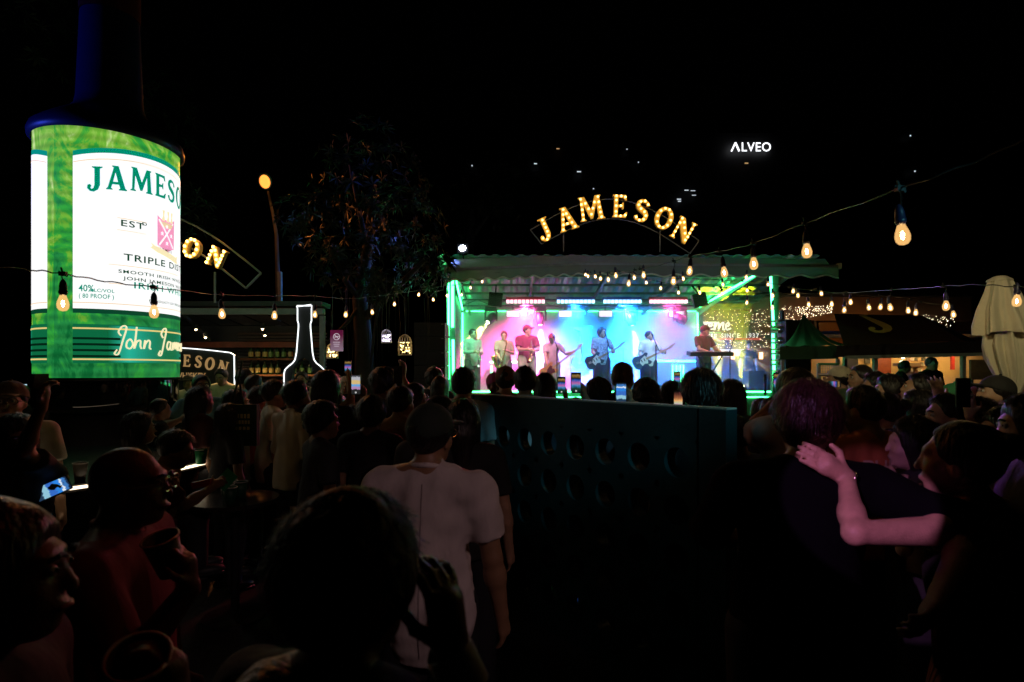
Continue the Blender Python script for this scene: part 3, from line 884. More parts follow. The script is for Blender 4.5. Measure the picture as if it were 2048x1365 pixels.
for i, x in enumerate((502,516,530,542,555,568,581,594,608)):
    bottle(x, 717.5, 'whiskey bottle, %s from the left on the upper bar shelf' % ords[i], i in (3,4,5,8))
for i, x in enumerate((503,516,530,543,556,588,604,620)):
    bottle(x, 749.5, 'whiskey bottle, %s from the left on the lower bar shelf' % ords[i], i in (5,6,7))
# whiskey board with lit outline
YW = 10.0
wb = empty('whiskey_board', W(300, 770, YW), 'black board with gold lettering and lit white outline behind the bartenders', 'sign')
out = [(225,790)] + [(225+ (470-225)*k/16, 700 - 10*math.sin(math.pi*(.5*k/16+.5)) + (13*(k/16)**2.2)) for k in range(17)] + [(471,790)]
out = [(225,800),(225,700)] + [(230+ (462-230)*k/14, 693 + 13*((k/14))**2.4) for k in range(15)] + [(470,711),(471,800)]
pts = [W(x, y, YW) for x, y in out]
v, f = poly([[(p.x, p.z) for p in pts]], .04)
Wl(wb, MB().add([(p[0], YW+.02-p[2]+.02, p[1]) for p in v], f), 'panel', pmat('board_black', (.018,.022,.020), .55))
Wl(wb, MB().tube([p+Vector((0,-.03,0)) for p in pts[1:]], .010, 6), 'neon_outline', m_neonw)
m_gold = pmat('gold_lettering', (.72,.47,.18), .5, .1, .1)
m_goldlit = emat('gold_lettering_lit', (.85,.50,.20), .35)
xg = [('J',283,728,-10,24),('A',305,725,-6,25),('M',333,722,-2,26),('E',345,723,0,25),('E',374,722,3,24),('S',397,724,7,24),('O',420,728,11,25),('N',446,735,16,25)]
for ch, px, py, rot, hp in [xg[0],xg[1],xg[2]] + xg[4:]:
    h = hp*YW/FP; Rm = Matrix.Rotation(rad(rot),3,'Y')
    Mx = frame_at(W(px,py,YW-.03), Rm @ Vector((1,0,0)), Rm @ Vector((0,0,1)))
    v, f = poly(LET[ch], .02)
    Wl(wb, MB().add([Mx @ Vector(((p[0]-LW[ch]/2)*h*.92, (p[1]-.5)*h, p[2]*.5)) for p in v], f), 'letter', m_goldlit)
v, f = text_poly('WHISKEY', .16, 1.0)
Mx = frame_at(W(349,758,YW-.03), (1,0,-.02), (0,0,1))
Wl(wb, MB().add([Mx @ Vector((p[0]*.80, p[1], 0)) for p in v], f), 'whiskey_text', m_goldlit)
# bottle-shaped neon panel with doorway
YN = 8.6
nb = empty('bottle_arch_panel', (W(610,0,YN).x, YN, 0), 'tall black bottle-shaped archway outlined in white neon at the bar', 'sign')
half = [(42,810),(41,748),(39,740),(32,733),(24,727),(19,720),(16,705),(14,680),(12,655),(12,648),(14,642),(14,618),(15,612)]
outer = [(609-x,y) for x,y in half] + [(609+x,y) for x,y in half[::-1]]
inner = [(609+24,810),(609+24,760),(609+20,738),(609+10,722),(609,716),(609-10,722),(609-20,738),(609-24,760),(609-24,810)]
pl = [W(x,y,YN) for x,y in outer+inner]
v, f = poly([[(p.x,p.z) for p in pl]], .10)
Wl(nb, MB().add([(p[0], YN+.05-p[2], p[1]) for p in v], f), 'panel', pmat('arch_black_green', (.004,.007,.007), .6))
Wl(nb, MB().tube([W(x,y,YN-.07) for x,y in outer], .009, 6), 'neon_outline', m_neonw)
Wl(nb, MB().tube([W(593,614,YN-.08),W(600,613,YN-.1),(W(622,610,YN-.1))], .009, 6), 'neon_tail', m_neonw)

# hanging sign board
hs = empty('hanging_notice', W(673, 702, 8.2), 'magenta hanging no-smoking notice between the bar and the birdcages', 'sign')
mh = bpy.data.materials.new('notice_print_glow'); mh.use_nodes = True
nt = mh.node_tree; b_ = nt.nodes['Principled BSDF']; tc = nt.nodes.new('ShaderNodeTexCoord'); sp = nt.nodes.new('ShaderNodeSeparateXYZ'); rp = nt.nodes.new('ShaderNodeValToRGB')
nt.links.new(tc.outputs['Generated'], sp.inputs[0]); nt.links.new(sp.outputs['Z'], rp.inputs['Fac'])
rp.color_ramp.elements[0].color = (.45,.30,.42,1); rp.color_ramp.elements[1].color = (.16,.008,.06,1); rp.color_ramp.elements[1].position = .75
nt.links.new(rp.outputs['Color'], b_.inputs['Base Color']); nt.links.new(rp.outputs['Color'], b_.inputs['Emission Color']); b_.inputs['Emission Strength'].default_value = .45  # low glow on the printed board stands in for light falling on it
a, b = W(661, 661, 8.2), W(686, 703, 8.2)
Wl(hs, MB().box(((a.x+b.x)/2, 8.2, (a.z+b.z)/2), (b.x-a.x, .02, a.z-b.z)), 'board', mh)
m_pr = emat('notice_white_print_glow', (.9,.8,.9), .5, False)
c = W(673, 674, 8.185)
ringp = [c + Vector((.045*math.cos(t), 0, .045*math.sin(t))) for t in [k*2*math.pi/20 for k in range(21)]]
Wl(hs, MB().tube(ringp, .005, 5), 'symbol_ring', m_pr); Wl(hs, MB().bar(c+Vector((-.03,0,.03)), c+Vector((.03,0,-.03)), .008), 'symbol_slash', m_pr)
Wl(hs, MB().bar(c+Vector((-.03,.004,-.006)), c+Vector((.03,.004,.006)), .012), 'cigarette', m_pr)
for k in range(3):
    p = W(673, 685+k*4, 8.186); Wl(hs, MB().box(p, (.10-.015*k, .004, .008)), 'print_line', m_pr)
Wl(hs, MB().cyl(W(662.5,661,8.2), W(662.5,622,8.2), .004, n=5), 'cord', m_wire)
# birdcage lanterns
m_cage = pmat('cage_wire', (.55,.45,.32), .4, .6, .1); m_cagew = pmat('cage_wire_white', (.7,.7,.75), .5, 0, .1)
m_fairy = emat('cage_fairy_bulb', (1,.72,.28), 6); m_fairyc = emat('cage_cool_bulb', (.9,.8,1.0), 5)
for (px, py0, py1, w, cool, lab_) in ((665,686,717,22,False,'warm birdcage lantern half hidden behind the magenta notice'), (773,659,686,20,True,'white birdcage lantern hanging highest under the tree'), (810,669,711,27,False,'large gold birdcage lantern beside the speaker tower')):
    Y = 8.6 if px < 700 else 9.4
    c = W(px, py1, Y); h = (py1-py0)*Y/FP; r = w*Y/FP/2
    o = empty('birdcage_lantern', c, lab_, 'lantern', 'birdcage lanterns')
    mc = m_cagew if cool else m_cage; mb = MB()
    for k in range(14):
        a = 2*math.pi*k/14
        mb.tube([(r*math.cos(a), r*math.sin(a), 0), (r*math.cos(a), r*math.sin(a), h*.62), (r*.8*math.cos(a), r*.8*math.sin(a), h*.83), (r*.35*math.cos(a), r*.35*math.sin(a), h*.96), (0,0,h)], .004, 4)
    mb.build('bars', mc, o)
    for zz in (0, h*.3, h*.62):
        MB().tube([(r*math.cos(a), r*math.sin(a), zz) for a in [k*2*math.pi/20 for k in range(21)]], .007, 5).build('hoop', mc, o)
    MB().lathe([(.001,0),(r,0),(r,.015),(.001,.016)], (0,0,0), 18).build('floor', mc, o)
    mb = MB(); rr = random.Random(int(px))
    for k in range(26):
        a = rr.random()*6.28; q = r*.8*math.sqrt(rr.random()); mb.ball((q*math.cos(a), q*math.sin(a), h*(.06+.6*rr.random())), .011, 6, 4)
    tag(mb.build('fairy_bulbs', m_fairyc if cool else m_fairy, o), kind='stuff')
    MB().cyl((0,0,h), (0,0,h+.9), .005, n=5).build('cord', m_wire, o)

# speaker towers
m_spk = pmat('speaker_black', (.010,.011,.013), .5, 0, .2, 20)
m_grille = pmat('speaker_grille', (.018,.02,.024), .6, .1, .2, 40)
def tower(label, x0, x1, y0, y1, Y, n, depth=.8):
    a = W(x0, y0, Y); b = W(x1, y1, Y); w = b.x-a.x; h = a.z-b.z
    o = empty('speaker_tower', ((a.x+b.x)/2, Y, 0), label, 'loudspeaker', 'speaker towers beside the stage')
    for k in range(n):
        hh = h/n
        bx = MB().box((0, depth/2, b.z+hh*(k+.5)), (w, depth, hh-.012)).build('cabinet', m_spk, o)
        MB().box((0, -.012, b.z+hh*(k+.5)), (w*.9, .02, hh*.86)).build('grille', m_grille, bx)
        MB().box((w*.42, -.026, b.z+hh*(k+.86)), (.05,.01,.02)).build('handle', m_grey, bx)
    MB().box((0, depth/2, b.z/2), (w*1.05, depth, b.z)).build('base', m_spk, o)
tower('black speaker tower left of the stage beside the green tubes', 828, 890, 645, 760, 12.0, 4)
tower('black speaker tower right of the stage in front of the tents', 1572, 1622, 640, 752, 11.9, 2, .22)
la = empty('line_array', (W(1556,0,12.2).x, 12.2, 0), 'green-lit column of curved line array boxes on the stage corner', 'loudspeaker')
m_la = pmat('line_array_grey', (.30,.34,.33), .4, .3, .1)
for k in range(6):
    z = W(0, 652+k*21, 12.6).z
    p = [(-.09,-.09),(.12,-.10),(.12,.10),(-.09,.09),(-.05,.05),(.05,.05),(.05,-.05),(-.05,-.05)]
    v, f = poly([p], .30)
    MB().add([(q[0], q[2]-.15, z+q[1]) for q in v], f).build('array_box', m_la, la)
MB().box((.13,.1,1.6), (.04,.12,3.0)).build('stand', m_black, la)

# ================================================================== STRING LIGHTS
m_bulb = bpy.data.materials.new('bulb_glass'); m_bulb.use_nodes = True
nt = m_bulb.node_tree; nt.nodes.remove(nt.nodes['Principled BSDF'])
e1 = nt.nodes.new('ShaderNodeEmission'); e1.inputs['Color'].default_value = (1,.58,.20,1); e1.inputs['Strength'].default_value = 1.15
t1 = nt.nodes.new('ShaderNodeBsdfTransparent'); t1.inputs['Color'].default_value = (1,.9,.75,1); mx = nt.nodes.new('ShaderNodeMixShader'); mx.inputs['Fac'].default_value = .55
nt.links.new(t1.outputs[0], mx.inputs[1]); nt.links.new(e1.outputs[0], mx.inputs[2]); nt.links.new(mx.outputs[0], nt.nodes['Material Output'].inputs['Surface'])
m_bulb.cycles.emission_sampling = 'NONE'
m_fil = emat('bulb_filament', (1.0,.66,.28), 330)
def mesh_of(mb, name, mat, smooth=True):
    o = mb.build(name, mat, None, smooth); me = o.data; bpy.data.objects.remove(o); return me
BR_ = .026
me_glass = mesh_of(MB().lathe([(.012,0),(.016,-.012),(.0225,-.03),(.0255,-.045),(.0235,-.062),(.015,-.074),(.001,-.078)], (0,0,0), 14), 'bulb', m_bulb)
me_sock = mesh_of(MB().lathe([(.004,.075),(.007,.07),(.013,.06),(.0165,.045),(.0165,.02),(.019,.018),(.019,.008),(.014,-.002),(.001,-.002)], (0,0,0), 14), 'socket', pmat('socket_rubber', (.02,.02,.06), .4, 0, 0))
me_fil = mesh_of(MB().ball((0,0,-.042), (.0065,.0065,.016), 6, 4), 'filament', m_fil)
me_clip = mesh_of(MB().box((0,0,0), (.03,.02,.02)).bar((-.02,0,.01),(.02,0,-.012),.008).bar((0,.0,.0),(-.01,0,.03),.006), 'clip', m_wire, False)
def string_light(label, wire, bulbs, seg_r=.0035):
    """wire: (px,py,Y) points; bulbs: (px, py_bulb_centre, Y)"""
    wp = [W(*p) for p in wire]
    sp_ = [Vector(p) for p in smooth_path([tuple(p) for p in wp], 6)]
    o = empty('string_light', wp[0], label, 'string lights', 'festoon strings over the yard')
    wob = [p + Vector((0, 0, .004*math.sin(i*1.7))) for i, p in enumerate(sp_)]
    Wl(o, MB().tube(wob, seg_r, 6), 'cable', m_wire, True)
    for (px, py, Y) in bulbs:
        c = W(px, py, Y)
        ctr = c + Vector((0,0,.042))          # bulb neck
        # nearest cable point in plan
        best = min(sp_, key=lambda q: (q - c).length + .6*abs(q.y-c.y))
        top = Vector((best.x, best.y, best.z))
        if (top - ctr).length > .55: top = ctr + Vector((0,0,.16))
        s = bpy.data.objects.new('socket', me_sock); link(s, o); s.location = ctr - o.location
        s.rotation_euler = (rng.uniform(-.12,.12), rng.uniform(-.15,.15), 0)
        g = bpy.data.objects.new('bulb', me_glass); link(g, s)
        q = bpy.data.objects.new('filament', me_fil); link(q, s)
        k = bpy.data.objects.new('clip', me_clip); link(k, o); k.location = top - o.location
        mid = top.lerp(ctr + Vector((0,0,.07)), .5) + Vector((rng.uniform(-.012,.012), 0, 0))
        Wl(o, MB().tube([top, mid, ctr + Vector((0,0,.07))], .0028, 5), 'drop_cord', m_wire)
string_light('festoon string overhead from the upper right corner to the stage awning',
    [(2080,262,1.75),(1960,320,1.9),(1800,378,2.1),(1610,447,3.0),(1507,487,3.5),(1440,503,4.1),(1380,513,4.8),(1330,528,5.5),(1270,541,6.5),(1210,547,8.2),(1165,545,11.4)],
    [(1802,472,2.1),(1613,504,3.0),(1507,529,3.5),(1447,546,4.1),(1380,543,4.8),(1347,563,5.3),(1287,551,6.3),(1258,568,6.5),(1231,552,7.3),(1216,560,8.0),(1201,558,8.8),(1190,554,9.6),(1176,553,10.6),(1171,550,11.2)])
string_light('festoon string passing in front of the giant bottle toward the stage',
    [(-60,528,2.3),(60,540,2.55),(126,548,2.7),(210,563,3.0),(307,575,3.3),(443,590,4.4),(549,592,5.2),(630,593,6.2),(692,598,7.2),(744,594,8.2),(789,588,9.3),(866,577,11.2),(895,570,12.3)],
    [(126,608,2.7),(308,625,3.3),(443,629,4.4),(549,632,5.2),(630,630,6.2),(692,630,7.0),(744,625,8.0),(789,609,9.2),(838,590,10.4),(866,600,11.0)])
string_light('short festoon string inside the left corner of the stage awning',
    [(893,572,12.4),(925,568,12.2),(965,553,11.9),(1000,545,11.8)], [(895,592,12.3),(923,590,12.2),(941,576,12.0),(964,564,11.9)])
string_light('upper festoon string running from the stage to the white parasol',
    [(1250,545,8.3),(1330,556,8.6),(1430,560,8.8),(1536,567,8.6),(1600,578,8.2),(1680,586,7.4),(1770,581,6.0),(1854,576,4.9),(1888,573,4.4),(1960,570,3.9),(2034,574,3.6),(2090,570,3.3)],
    [(1268,556,8.4),(1366,558,8.7),(1493,555,8.8),(1536,569,8.6),(1587,583,8.4),(1642,588,8.0),(1701,605,7.2),(1779,616,5.8),(1892,613,4.4),(2034,603,3.6)])
string_light('lower festoon string sagging across the tents on the right',
    [(1285,556,10.2),(1355,571,9.6),(1440,575,9.2),(1500,582,8.9),(1560,587,8.6),(1640,588,8.0),(1690,588,7.4),(1737,592,7.2),(1780,593,7.0),(1813,598,6.8),(1840,604,6.8),(1905,614,6.4)],
    [(1292,566,10.1),(1322,577,9.9),(1357,586,9.6),(1399,586,9.4),(1443,588,9.2),(1445,570,9.4),(1494,582,8.9),(1494,606,8.8),(1545,592,8.7),(1545,616,8.4),(1596,592,8.3),(1617,610,7.8),(1663,609,7.4),(1689,621,7.0),(1737,616,7.1),(1762,615,7.0),(1816,622,6.8),(1832,626,6.8),(1906,630,6.2)])

# ================================================================== STREET LAMP, TREES
sl = empty('street_lamp', (W(556,0,12.5).x, 12.5, 0), 'street lamp with glowing orange oval head on a slim leaning pole', 'street lamp')
pb = Vector((W(556,0,12.5).x, 12.5, 0))
def SLp(x, y): return W(x, y, 12.5) - pb
MB().tube([(0,0,0), SLp(557,600), SLp(553,470), SLp(546,430), SLp(536,383)], [.075,.055,.04,.032,.026], 10).build('pole', pmat('lamp_pole_paint', (.07,.075,.08), .5, .1), sl, True)
MB().box(SLp(560,585), (.07,.10,.9)).build('cable_box', m_grey, sl)
R = Vector((.22,-.8,-.6)).to_track_quat('Z','Y').to_matrix()
c = SLp(530, 363)
MB().lathe([(.001,-.12),(.10,-.10),(.17,-.03),(.165,.03),(.135,.035)], c, 20, R @ Matrix.Diagonal((.85,1.15,1))).build('lamp_head', m_grey, sl, True)
MB().lathe([(.001,.055),(.07,.05),(.13,.03)], c, 20, R @ Matrix.Diagonal((.85,1.15,1))).build('lens', emat('street_lamp_lens', (1.0,.27,.04), 2.4), sl, True)
spot('blue_par_lamp', (-9.5, 4.5, 3.2), (BC.x, BC.y, 5.6), (.05,.10,1.0), 600, 50, .6, .1)
spot('street_lamp_light', W(530,366,12.2), W(560,600,9.5), (1.0,.26,.05), 170, 150, .7, .15)

m_bark = pmat('tree_bark', (.03,.028,.026), .85, 0, .35, 6, .4, 20)
m_leaf = pmat('tree_leaf', (.013,.024,.010), .5, 0, .35, 3)
def tree(label, base, trunk, limbs, whorls, seed, leaf=.22, name='tree'):
    """trunk/limbs: lists of world points with radii; whorls: blobs (x,y,z,rad,count)"""
    r = random.Random(seed)
    o = empty(name, base, label, 'tree', 'trees behind the yard')
    Wl(o, MB().tube([p[:3] for p in trunk], [p[3] for p in trunk], 10), 'trunk', m_bark, True)
    mb = MB()
    for L in limbs: mb.tube([p[:3] for p in L], [p[3] for p in L], 6)
    if limbs: Wl(o, mb, 'limbs', m_bark, True)
    v = []; f = []
    for (x, y, z, R_, cnt) in whorls:
        for k in range(cnt):
            while True:
                d = Vector((r.uniform(-1,1), r.uniform(-1,1), r.uniform(-1,1)))
                if d.length <= 1 and d.length > .25: break
            c = Vector((x,y,z)) + Vector((d.x*R_, d.y*R_, d.z*R_*.8))
            ax = (d + Vector((0,0,.3)) + Vector((r.uniform(-.5,.5), r.uniform(-.5,.5), r.uniform(-.5,.5)))).normalized()
            u = ax.orthogonal().normalized(); w = ax.cross(u)
            nl = r.randint(6, 9)
            for q in range(nl):
                a = 2*math.pi*(q + r.random()*.5)/nl
                dirv = (u*math.cos(a) + w*math.sin(a) + ax*r.uniform(-.1,.6)).normalized()
                L = leaf*r.uniform(.6,1.15); wd = L*.11
                side = dirv.cross(ax).normalized()*wd
                tip = c + dirv*L + Vector((0,0,-L*.15)); mid = c + dirv*L*.55
                n = len(v)
                v += [c, mid + side, tip, mid - side + ax*.005]
                f += [(n, n+1, n+2), (n, n+2, n+3)]
    Wl(o, MB().add(v, f), 'crown', m_leaf)
    return o
def T(px, py, Y, r): p = W(px, py, Y); return (p.x, p.y, p.z, r)
p0 = W(730, 742, 11.5)
tree('leafy tree with hanging roots and blue-lit limbs left of the stage', (p0.x, 11.5, 0),
     [(p0.x,11.5,0,.22), T(728,690,11.5,.18), T(720,600,11.5,.15), T(735,500,11.6,.11), T(745,400,11.7,.07)],
     [[T(726,640,11.5,.09), T(765,600,11.2,.08), T(810,560,11,.06), T(850,520,11,.04)], [T(722,600,11.5,.08), T(690,560,11.2,.06), T(650,480,11.2,.04)], [T(735,500,11.6,.07), T(720,430,11.4,.05), T(700,330,11.2,.03)],
      [T(745,430,11.6,.05), T(800,380,11.5,.03)], [T(720,610,11.5,.05), T(700,640,11.2,.035), T(640,700,11,.03)],
      [T(760,605,11.2,.04), T(752,640,11.0,.03), T(740,740,11,.02)]],
     [(W(630,440,11.2)[0],11.2,W(630,440,11.2)[2],.75,70), (W(740,340,11.5)[0],11.5,W(740,340,11.5)[2],1.2,120), (W(800,450,11.5)[0],11.3,W(800,450,11.5)[2],1.0,110),
      (W(690,520,11)[0],11,W(690,520,11)[2],.7,60), (W(760,570,10.6)[0],10.6,W(760,570,10.6)[2],.4,45), (W(850,540,11.5)[0],11.6,W(850,540,11.5)[2],.6,60)], 3)
# aerial roots
rt = MB(); rr = random.Random(5)
for k in range(26):
    x = rr.uniform(690, 860); y0 = rr.uniform(540, 600); y1 = rr.uniform(680, 760); Y = rr.uniform(10.4, 11.6)
    a = W(x, y0, Y); b = W(x + rr.uniform(-6,6), y1, Y)
    rt.tube([a, a.lerp(b,.4)+Vector((rr.uniform(-.04,.04),0,0)), b], [.008,.006,.003], 4)
tag(rt.build('hanging_roots', m_bark), 'thin aerial roots hanging from the tree beside the stage', 'roots', None, 'stuff')
p0 = W(300, 742, 14)
tree('tall dark tree behind the giant bottle with orange-lit leaf tips', (p0.x, 14, 0), [(p0.x,14,0,.25), T(310,560,14,.18), T(330,400,14,.12), T(350,250,14,.06)],
     [[T(325,430,14,.08), T(390,400,13.5,.04)], [T(320,480,14,.08), T(230,300,13.6,.04)]],
     [(W(395,400,13)[0],13,W(395,400,13)[2],.55,26), (W(385,455,13)[0],13,W(385,455,13)[2],.5,24), (W(300,240,14)[0],14,W(300,240,14)[2],1.6,120), (W(90,60,13)[0],13,W(90,60,13)[2],1.4,80)], 9)
p0 = W(930, 742, 19.5)
tree('dark bushy tree rising behind the stage roof', (p0.x, 19.5, 0), [(p0.x,19.5,0,.25), T(935,560,19.5,.18), T(945,420,19.5,.1)], [[T(940,480,19.5,.08), T(1000,400,19.5,.04)]],
     [(W(940,400,19.5)[0],19.5,W(940,400,19.5)[2],1.8,140), (W(1010,330,19.5)[0],19.5,W(1010,330,19.5)[2],1.3,70)], 12)
pl = W(1640, 742, 9.6)
# ================================================================== RIGHT SIDE: DINER, TENTS, PARASOL, TOWERS
YD = 24.0
dn = empty('doughnut_diner', (W(1560,0,YD).x, YD, 0), 'diner facade draped with tiny fairy lights and white script lettering', 'building')
m_dwall = pmat('diner_wall', (.22,.12,.07), .7, 0, .2, 2)
m_dglass = pmat('diner_window', (.03,.02,.015), .1, 0, 0)
xa, xb = W(1330,0,YD).x, W(1960,0,YD).x
def Z(y, Y=YD): return HC + (CY0-y)*Y/FP
Wl(dn, MB().box(((xa+xb)/2, YD+.6, (Z(640)+Z(590))/2), (xb-xa, .3, Z(590)-Z(640))), 'fascia', m_dwall)
Wl(dn, MB().box(((xa+xb)/2, YD+.6, Z(740)+.35), (xb-xa, .3, (Z(690)-Z(760)))), 'lower_wall', m_dwall)
Wl(dn, MB().box(((xa+xb)/2, YD+3.5, 2.2), (xb-xa, .2, 4.5)), 'back_wall', pmat('diner_inner_wall', (.50,.28,.12), .7, 0, .2, 1.5))
Wl(dn, MB().box(((xa+xb)/2, YD+2, Z(588)), (xb-xa, 3.5, .15)), 'roof', m_dark)
for k in range(9):
    x = xa + (xb-xa)*(k+.5)/9
    Wl(dn, MB().box((x, YD+.62, 2.0), (.12,.12,4.0)), 'mullion', m_dark)
    Wl(dn, MB().box((x+.9, YD+.72, Z(672)), (1.6,.01,1.6)), 'window_pane', pmat('amber_pane', (.18,.09,.03), .2, 0, .2, 1))
m_dl = emat('diner_ceiling_lamp', (1,.6,.25), 5)
for i, (x, y) in enumerate(((1440,712),(1466,712),(1522,712),(1580,714))):
    Wl(dn, MB().box(W(x,y,YD+.2), (.14,.06,.28)), 'window_lamp', m_dl)
for x in (1445, 1600, 1730):
    spot('diner_lamp', (W(x,0,YD).x, YD-2.5, 4.6), (W(x,0,YD).x, YD+.6, 1.6), (1,.45,.12), 60, 120, .8, .2)
m_wt = emat('white_letter', (1,.97,.92), 1.3)
def flat_text(o, s, px, py, hpx, Y, mat, name, spacing=1.0, stretch=1.0):
    sz = hpx*Y/FP/.73
    v, f = text_poly(s, sz, spacing)
    Mx = frame_at(W(px, py, Y), (1,0,0), (0,0,1))
    return Wl(o, MB().add([Mx @ Vector((p[0]*stretch, p[1], 0)) for p in v], f), name, mat)
flat_text(dn, 'COFFEE', 1388, 677, 9, YD+.1, m_wt, 'sign_word', 1.1); flat_text(dn, 'SINCE  1937', 1442, 676, 9, YD+.1, m_wt, 'sign_word', 1.18)
def scr_path(strokes, px, py, s, Y, mat, name, r, o):
    for st_ in strokes:
        pth = smooth_path([(W(px,py,Y).x + p[0]*s, Y, W(px,py,Y).z + p[1]*s) for p in st_], 5)
        Wl(o, MB().tube(pth, r, 5), name, mat)
kr = [[(0,26),(-2,12),(-5,0)], [(10,26),(2,14),(8,8),(12,0)], [(14,12),(13,0),(15,9),(19,12)], [(20,6),(25,8),(24,12),(20,9),(21,1),(27,2)],
      [(30,12),(29,0),(32,9),(36,12),(36,2),(40,10),(44,12),(43,2),(46,1)], [(48,6),(53,8),(52,12),(48,9),(49,1),(56,3)]]
scr_path(kr, 1393, 661, .026, YD+.1, m_wt, 'script_letter', .035, dn)
Wl(dn, MB().box(W(1416,645.5,YD+.1), (.95,.04,.06)), 'script_bar', m_wt)
Wl(dn, MB().box(W(1420,666,YD+.1), (.9,.04,.05)), 'green_bar', emat('green_bar', (.05,.5,.12), .7, False))
Wl(dn, MB().box(W(1460,678.5,YD+.14), (2.6,.04,.09)), 'red_bar', emat('red_bar', (.8,.05,.02), .6, False))
m_menu = emat('menu_panel', (.95,.97,1), 1.2)
for (x0,x1,y0,y1) in ((1441,1470,699,714),(1472,1487,699,713),(1498,1502,698,712)):
    a, b = W(x0,y0,YD+.3), W(x1,y1,YD+.3)
    Wl(dn, MB().box(((a.x+b.x)/2, YD+.3, (a.z+b.z)/2), (b.x-a.x,.05,a.z-b.z)), 'menu_board', m_menu)
# fairy lights over the facade
mb = MB(); rr = random.Random(11)
oct_f = [(0,2,4),(2,1,4),(1,3,4),(3,0,4),(2,0,5),(1,2,5),(3,1,5),(0,3,5)]
def dot(p, r): mb.add([p+Vector((r,0,0)),p+Vector((-r,0,0)),p+Vector((0,r,0)),p+Vector((0,-r,0)),p+Vector((0,0,r)),p+Vector((0,0,-r))], oct_f)
for k in range(520):
    x = rr.uniform(1396, 1560); y = 612 + (rr.random()**.8)*84
    if 655 < y < 683 and x < 1510 and rr.random() < .75: continue
    dot(W(x, y, YD-.2+rr.uniform(-.1,.1)), rr.uniform(.009,.016))
for k in range(200):
    x = rr.uniform(1545, 1665); y = 612 + rr.random()*(40 - .22*(x-1545)) ; dot(W(x, y, YD-.3), rr.uniform(.009,.016))
for k in range(130):
    x = rr.uniform(1845, 1910); y = rr.uniform(626, 676)
    if y < 636 + (1910-x)*-.1 or y > 634 + (x-1845)*.75 + 8: continue
    dot(W(x, y, YD-.3), rr.uniform(.009,.016))
tag(mb.build('fairy_lights', emat('fairy_point', (1,.80,.50), 7, False)), 'curtain of tiny warm fairy lights over the diner facade', 'fairy lights', None, 'stuff')

# open shop behind the tents
YS = 19.0
sh = empty('lit_shop', (W(1810,0,YS).x, YS, 0), 'warm lit open shop interior seen beneath the dark tent', 'building')
xa, xb = W(1560,0,YS).x, W(2080,0,YS).x
m_swall = pmat('shop_wall', (.62,.45,.22), .75, 0, .1, 2)
def Sb(x0,x1,y0,y1,Y,mat,name,d=.08):
    a, b = W(x0,y0,Y), W(x1,y1,Y)
    return Wl(sh, MB().box(((a.x+b.x)/2, Y, (a.z+b.z)/2), (b.x-a.x, d, a.z-b.z)), name, mat)
Sb(1560,2080,690,800,YS+1,m_swall,'wall'); Wl(sh, MB().box(((xa+xb)/2, YS, 3.0), (xb-xa, 2.2, .1)), 'ceiling', m_dark)
Sb(1754,1781,712,760,YS+.8,pmat('shop_door', (.26,.06,.02), .5,0,.2),'door'); Sb(1729,1739,714,728,YS+.9,pmat('poster_grey',(.1,.1,.09),.6),'poster')
Sb(1605,1622,712,740,YS+.9,pmat('shop_door2', (.22,.05,.02), .5,0,.2),'shutter'); Sb(1690,1715,715,760,YS+.6,m_dark,'cabinet')
rr = random.Random(21)
for k in range(3):
    Sb(1812,1862,722+k*11,723.2+k*11,YS+.7,m_wood,'shelf',.3)
goods = [pmat('goods_%d'%i, c, .5, 0, .1) for i, c in enumerate(((.6,.5,.35),(.25,.18,.1),(.55,.30,.2),(.15,.18,.12),(.7,.68,.6)))]
for k in range(46):
    x = rr.uniform(1813,1860); row = rr.randint(0,2)
    Sb(x, x+rr.uniform(1.5,3), 722+row*11-rr.uniform(3,8), 722+row*11, YS+.62+rr.uniform(-.05,.05), goods[rr.randint(0,4)], 'shelf_item', .1)
Sb(1793,1835,727,733,YS+.3,goods[1],'counter',.4); Sb(1902,1908,706,740,YS+.4,pmat('red_panel',(.5,.04,.03),.5),'red_post')
for (x,y,r) in ((1804,727,.09),(1806,715,.06),(1815,727,.05)):
    Wl(sh, MB().ball(W(x,y,YS+.2), r, 8, 6), 'shop_lamp', emat('shop_lamp', (1,.85,.55), 6), True)
for x in (1720, 1810, 1880, 1940):
    spot('shop_downlight', (W(x,0,YS).x, YS-.2, 2.92), (W(x,0,YS).x, YS+.8, .8), (1,.60,.20), 110, 140, .8, .15)

# tents
m_tent = pmat('tent_black_canvas', (.016,.014,.016), .6, 0, .2, 3); m_tentg = pmat('tent_green_canvas', (.02,.08,.045), .6, 0, .2, 3)
def tent(name, label, ridge, eave_f, eave_b, mat, val, Yf, posts_, logo=None):
    o = empty(name, (W(eave_f[0][0],0,Yf).x, Yf, 0), label, 'tent', 'canopy tents on the right')
    return o
tn = empty('canopy_tent', (W(1790,0,9.5).x, 9.5, 0), 'long dark canopy tent with a gold letter on its roof slope', 'tent', 'canopy tents on the right')
A = W(1632,668,9.4); Bp = W(1985,700,8.6); Cq = W(1690,626,11.2); Dq = W(1862,640,11.0)
def quad_sheet(a, b, c, d, n=14, sag=.05):
    v = []; f = []
    for i in range(n+1):
        for j in range(n+1):
            s, t = i/n, j/n
            p = a.lerp(b, s).lerp(d.lerp(c, s), t)
            p = p + Vector((0, 0, -sag*math.sin(math.pi*s)*math.sin(math.pi*t)))
            v.append(p)
    for i in range(n):
        for j in range(n):
            k = i*(n+1)+j; f.append((k, k+n+1, k+n+2, k+1))
    return MB().add(v, f)
E1 = W(1688,692,9.4); E2 = W(1925,682,9.4); R1 = W(1668,628,11.6); R2 = W(1845,632,11.6)
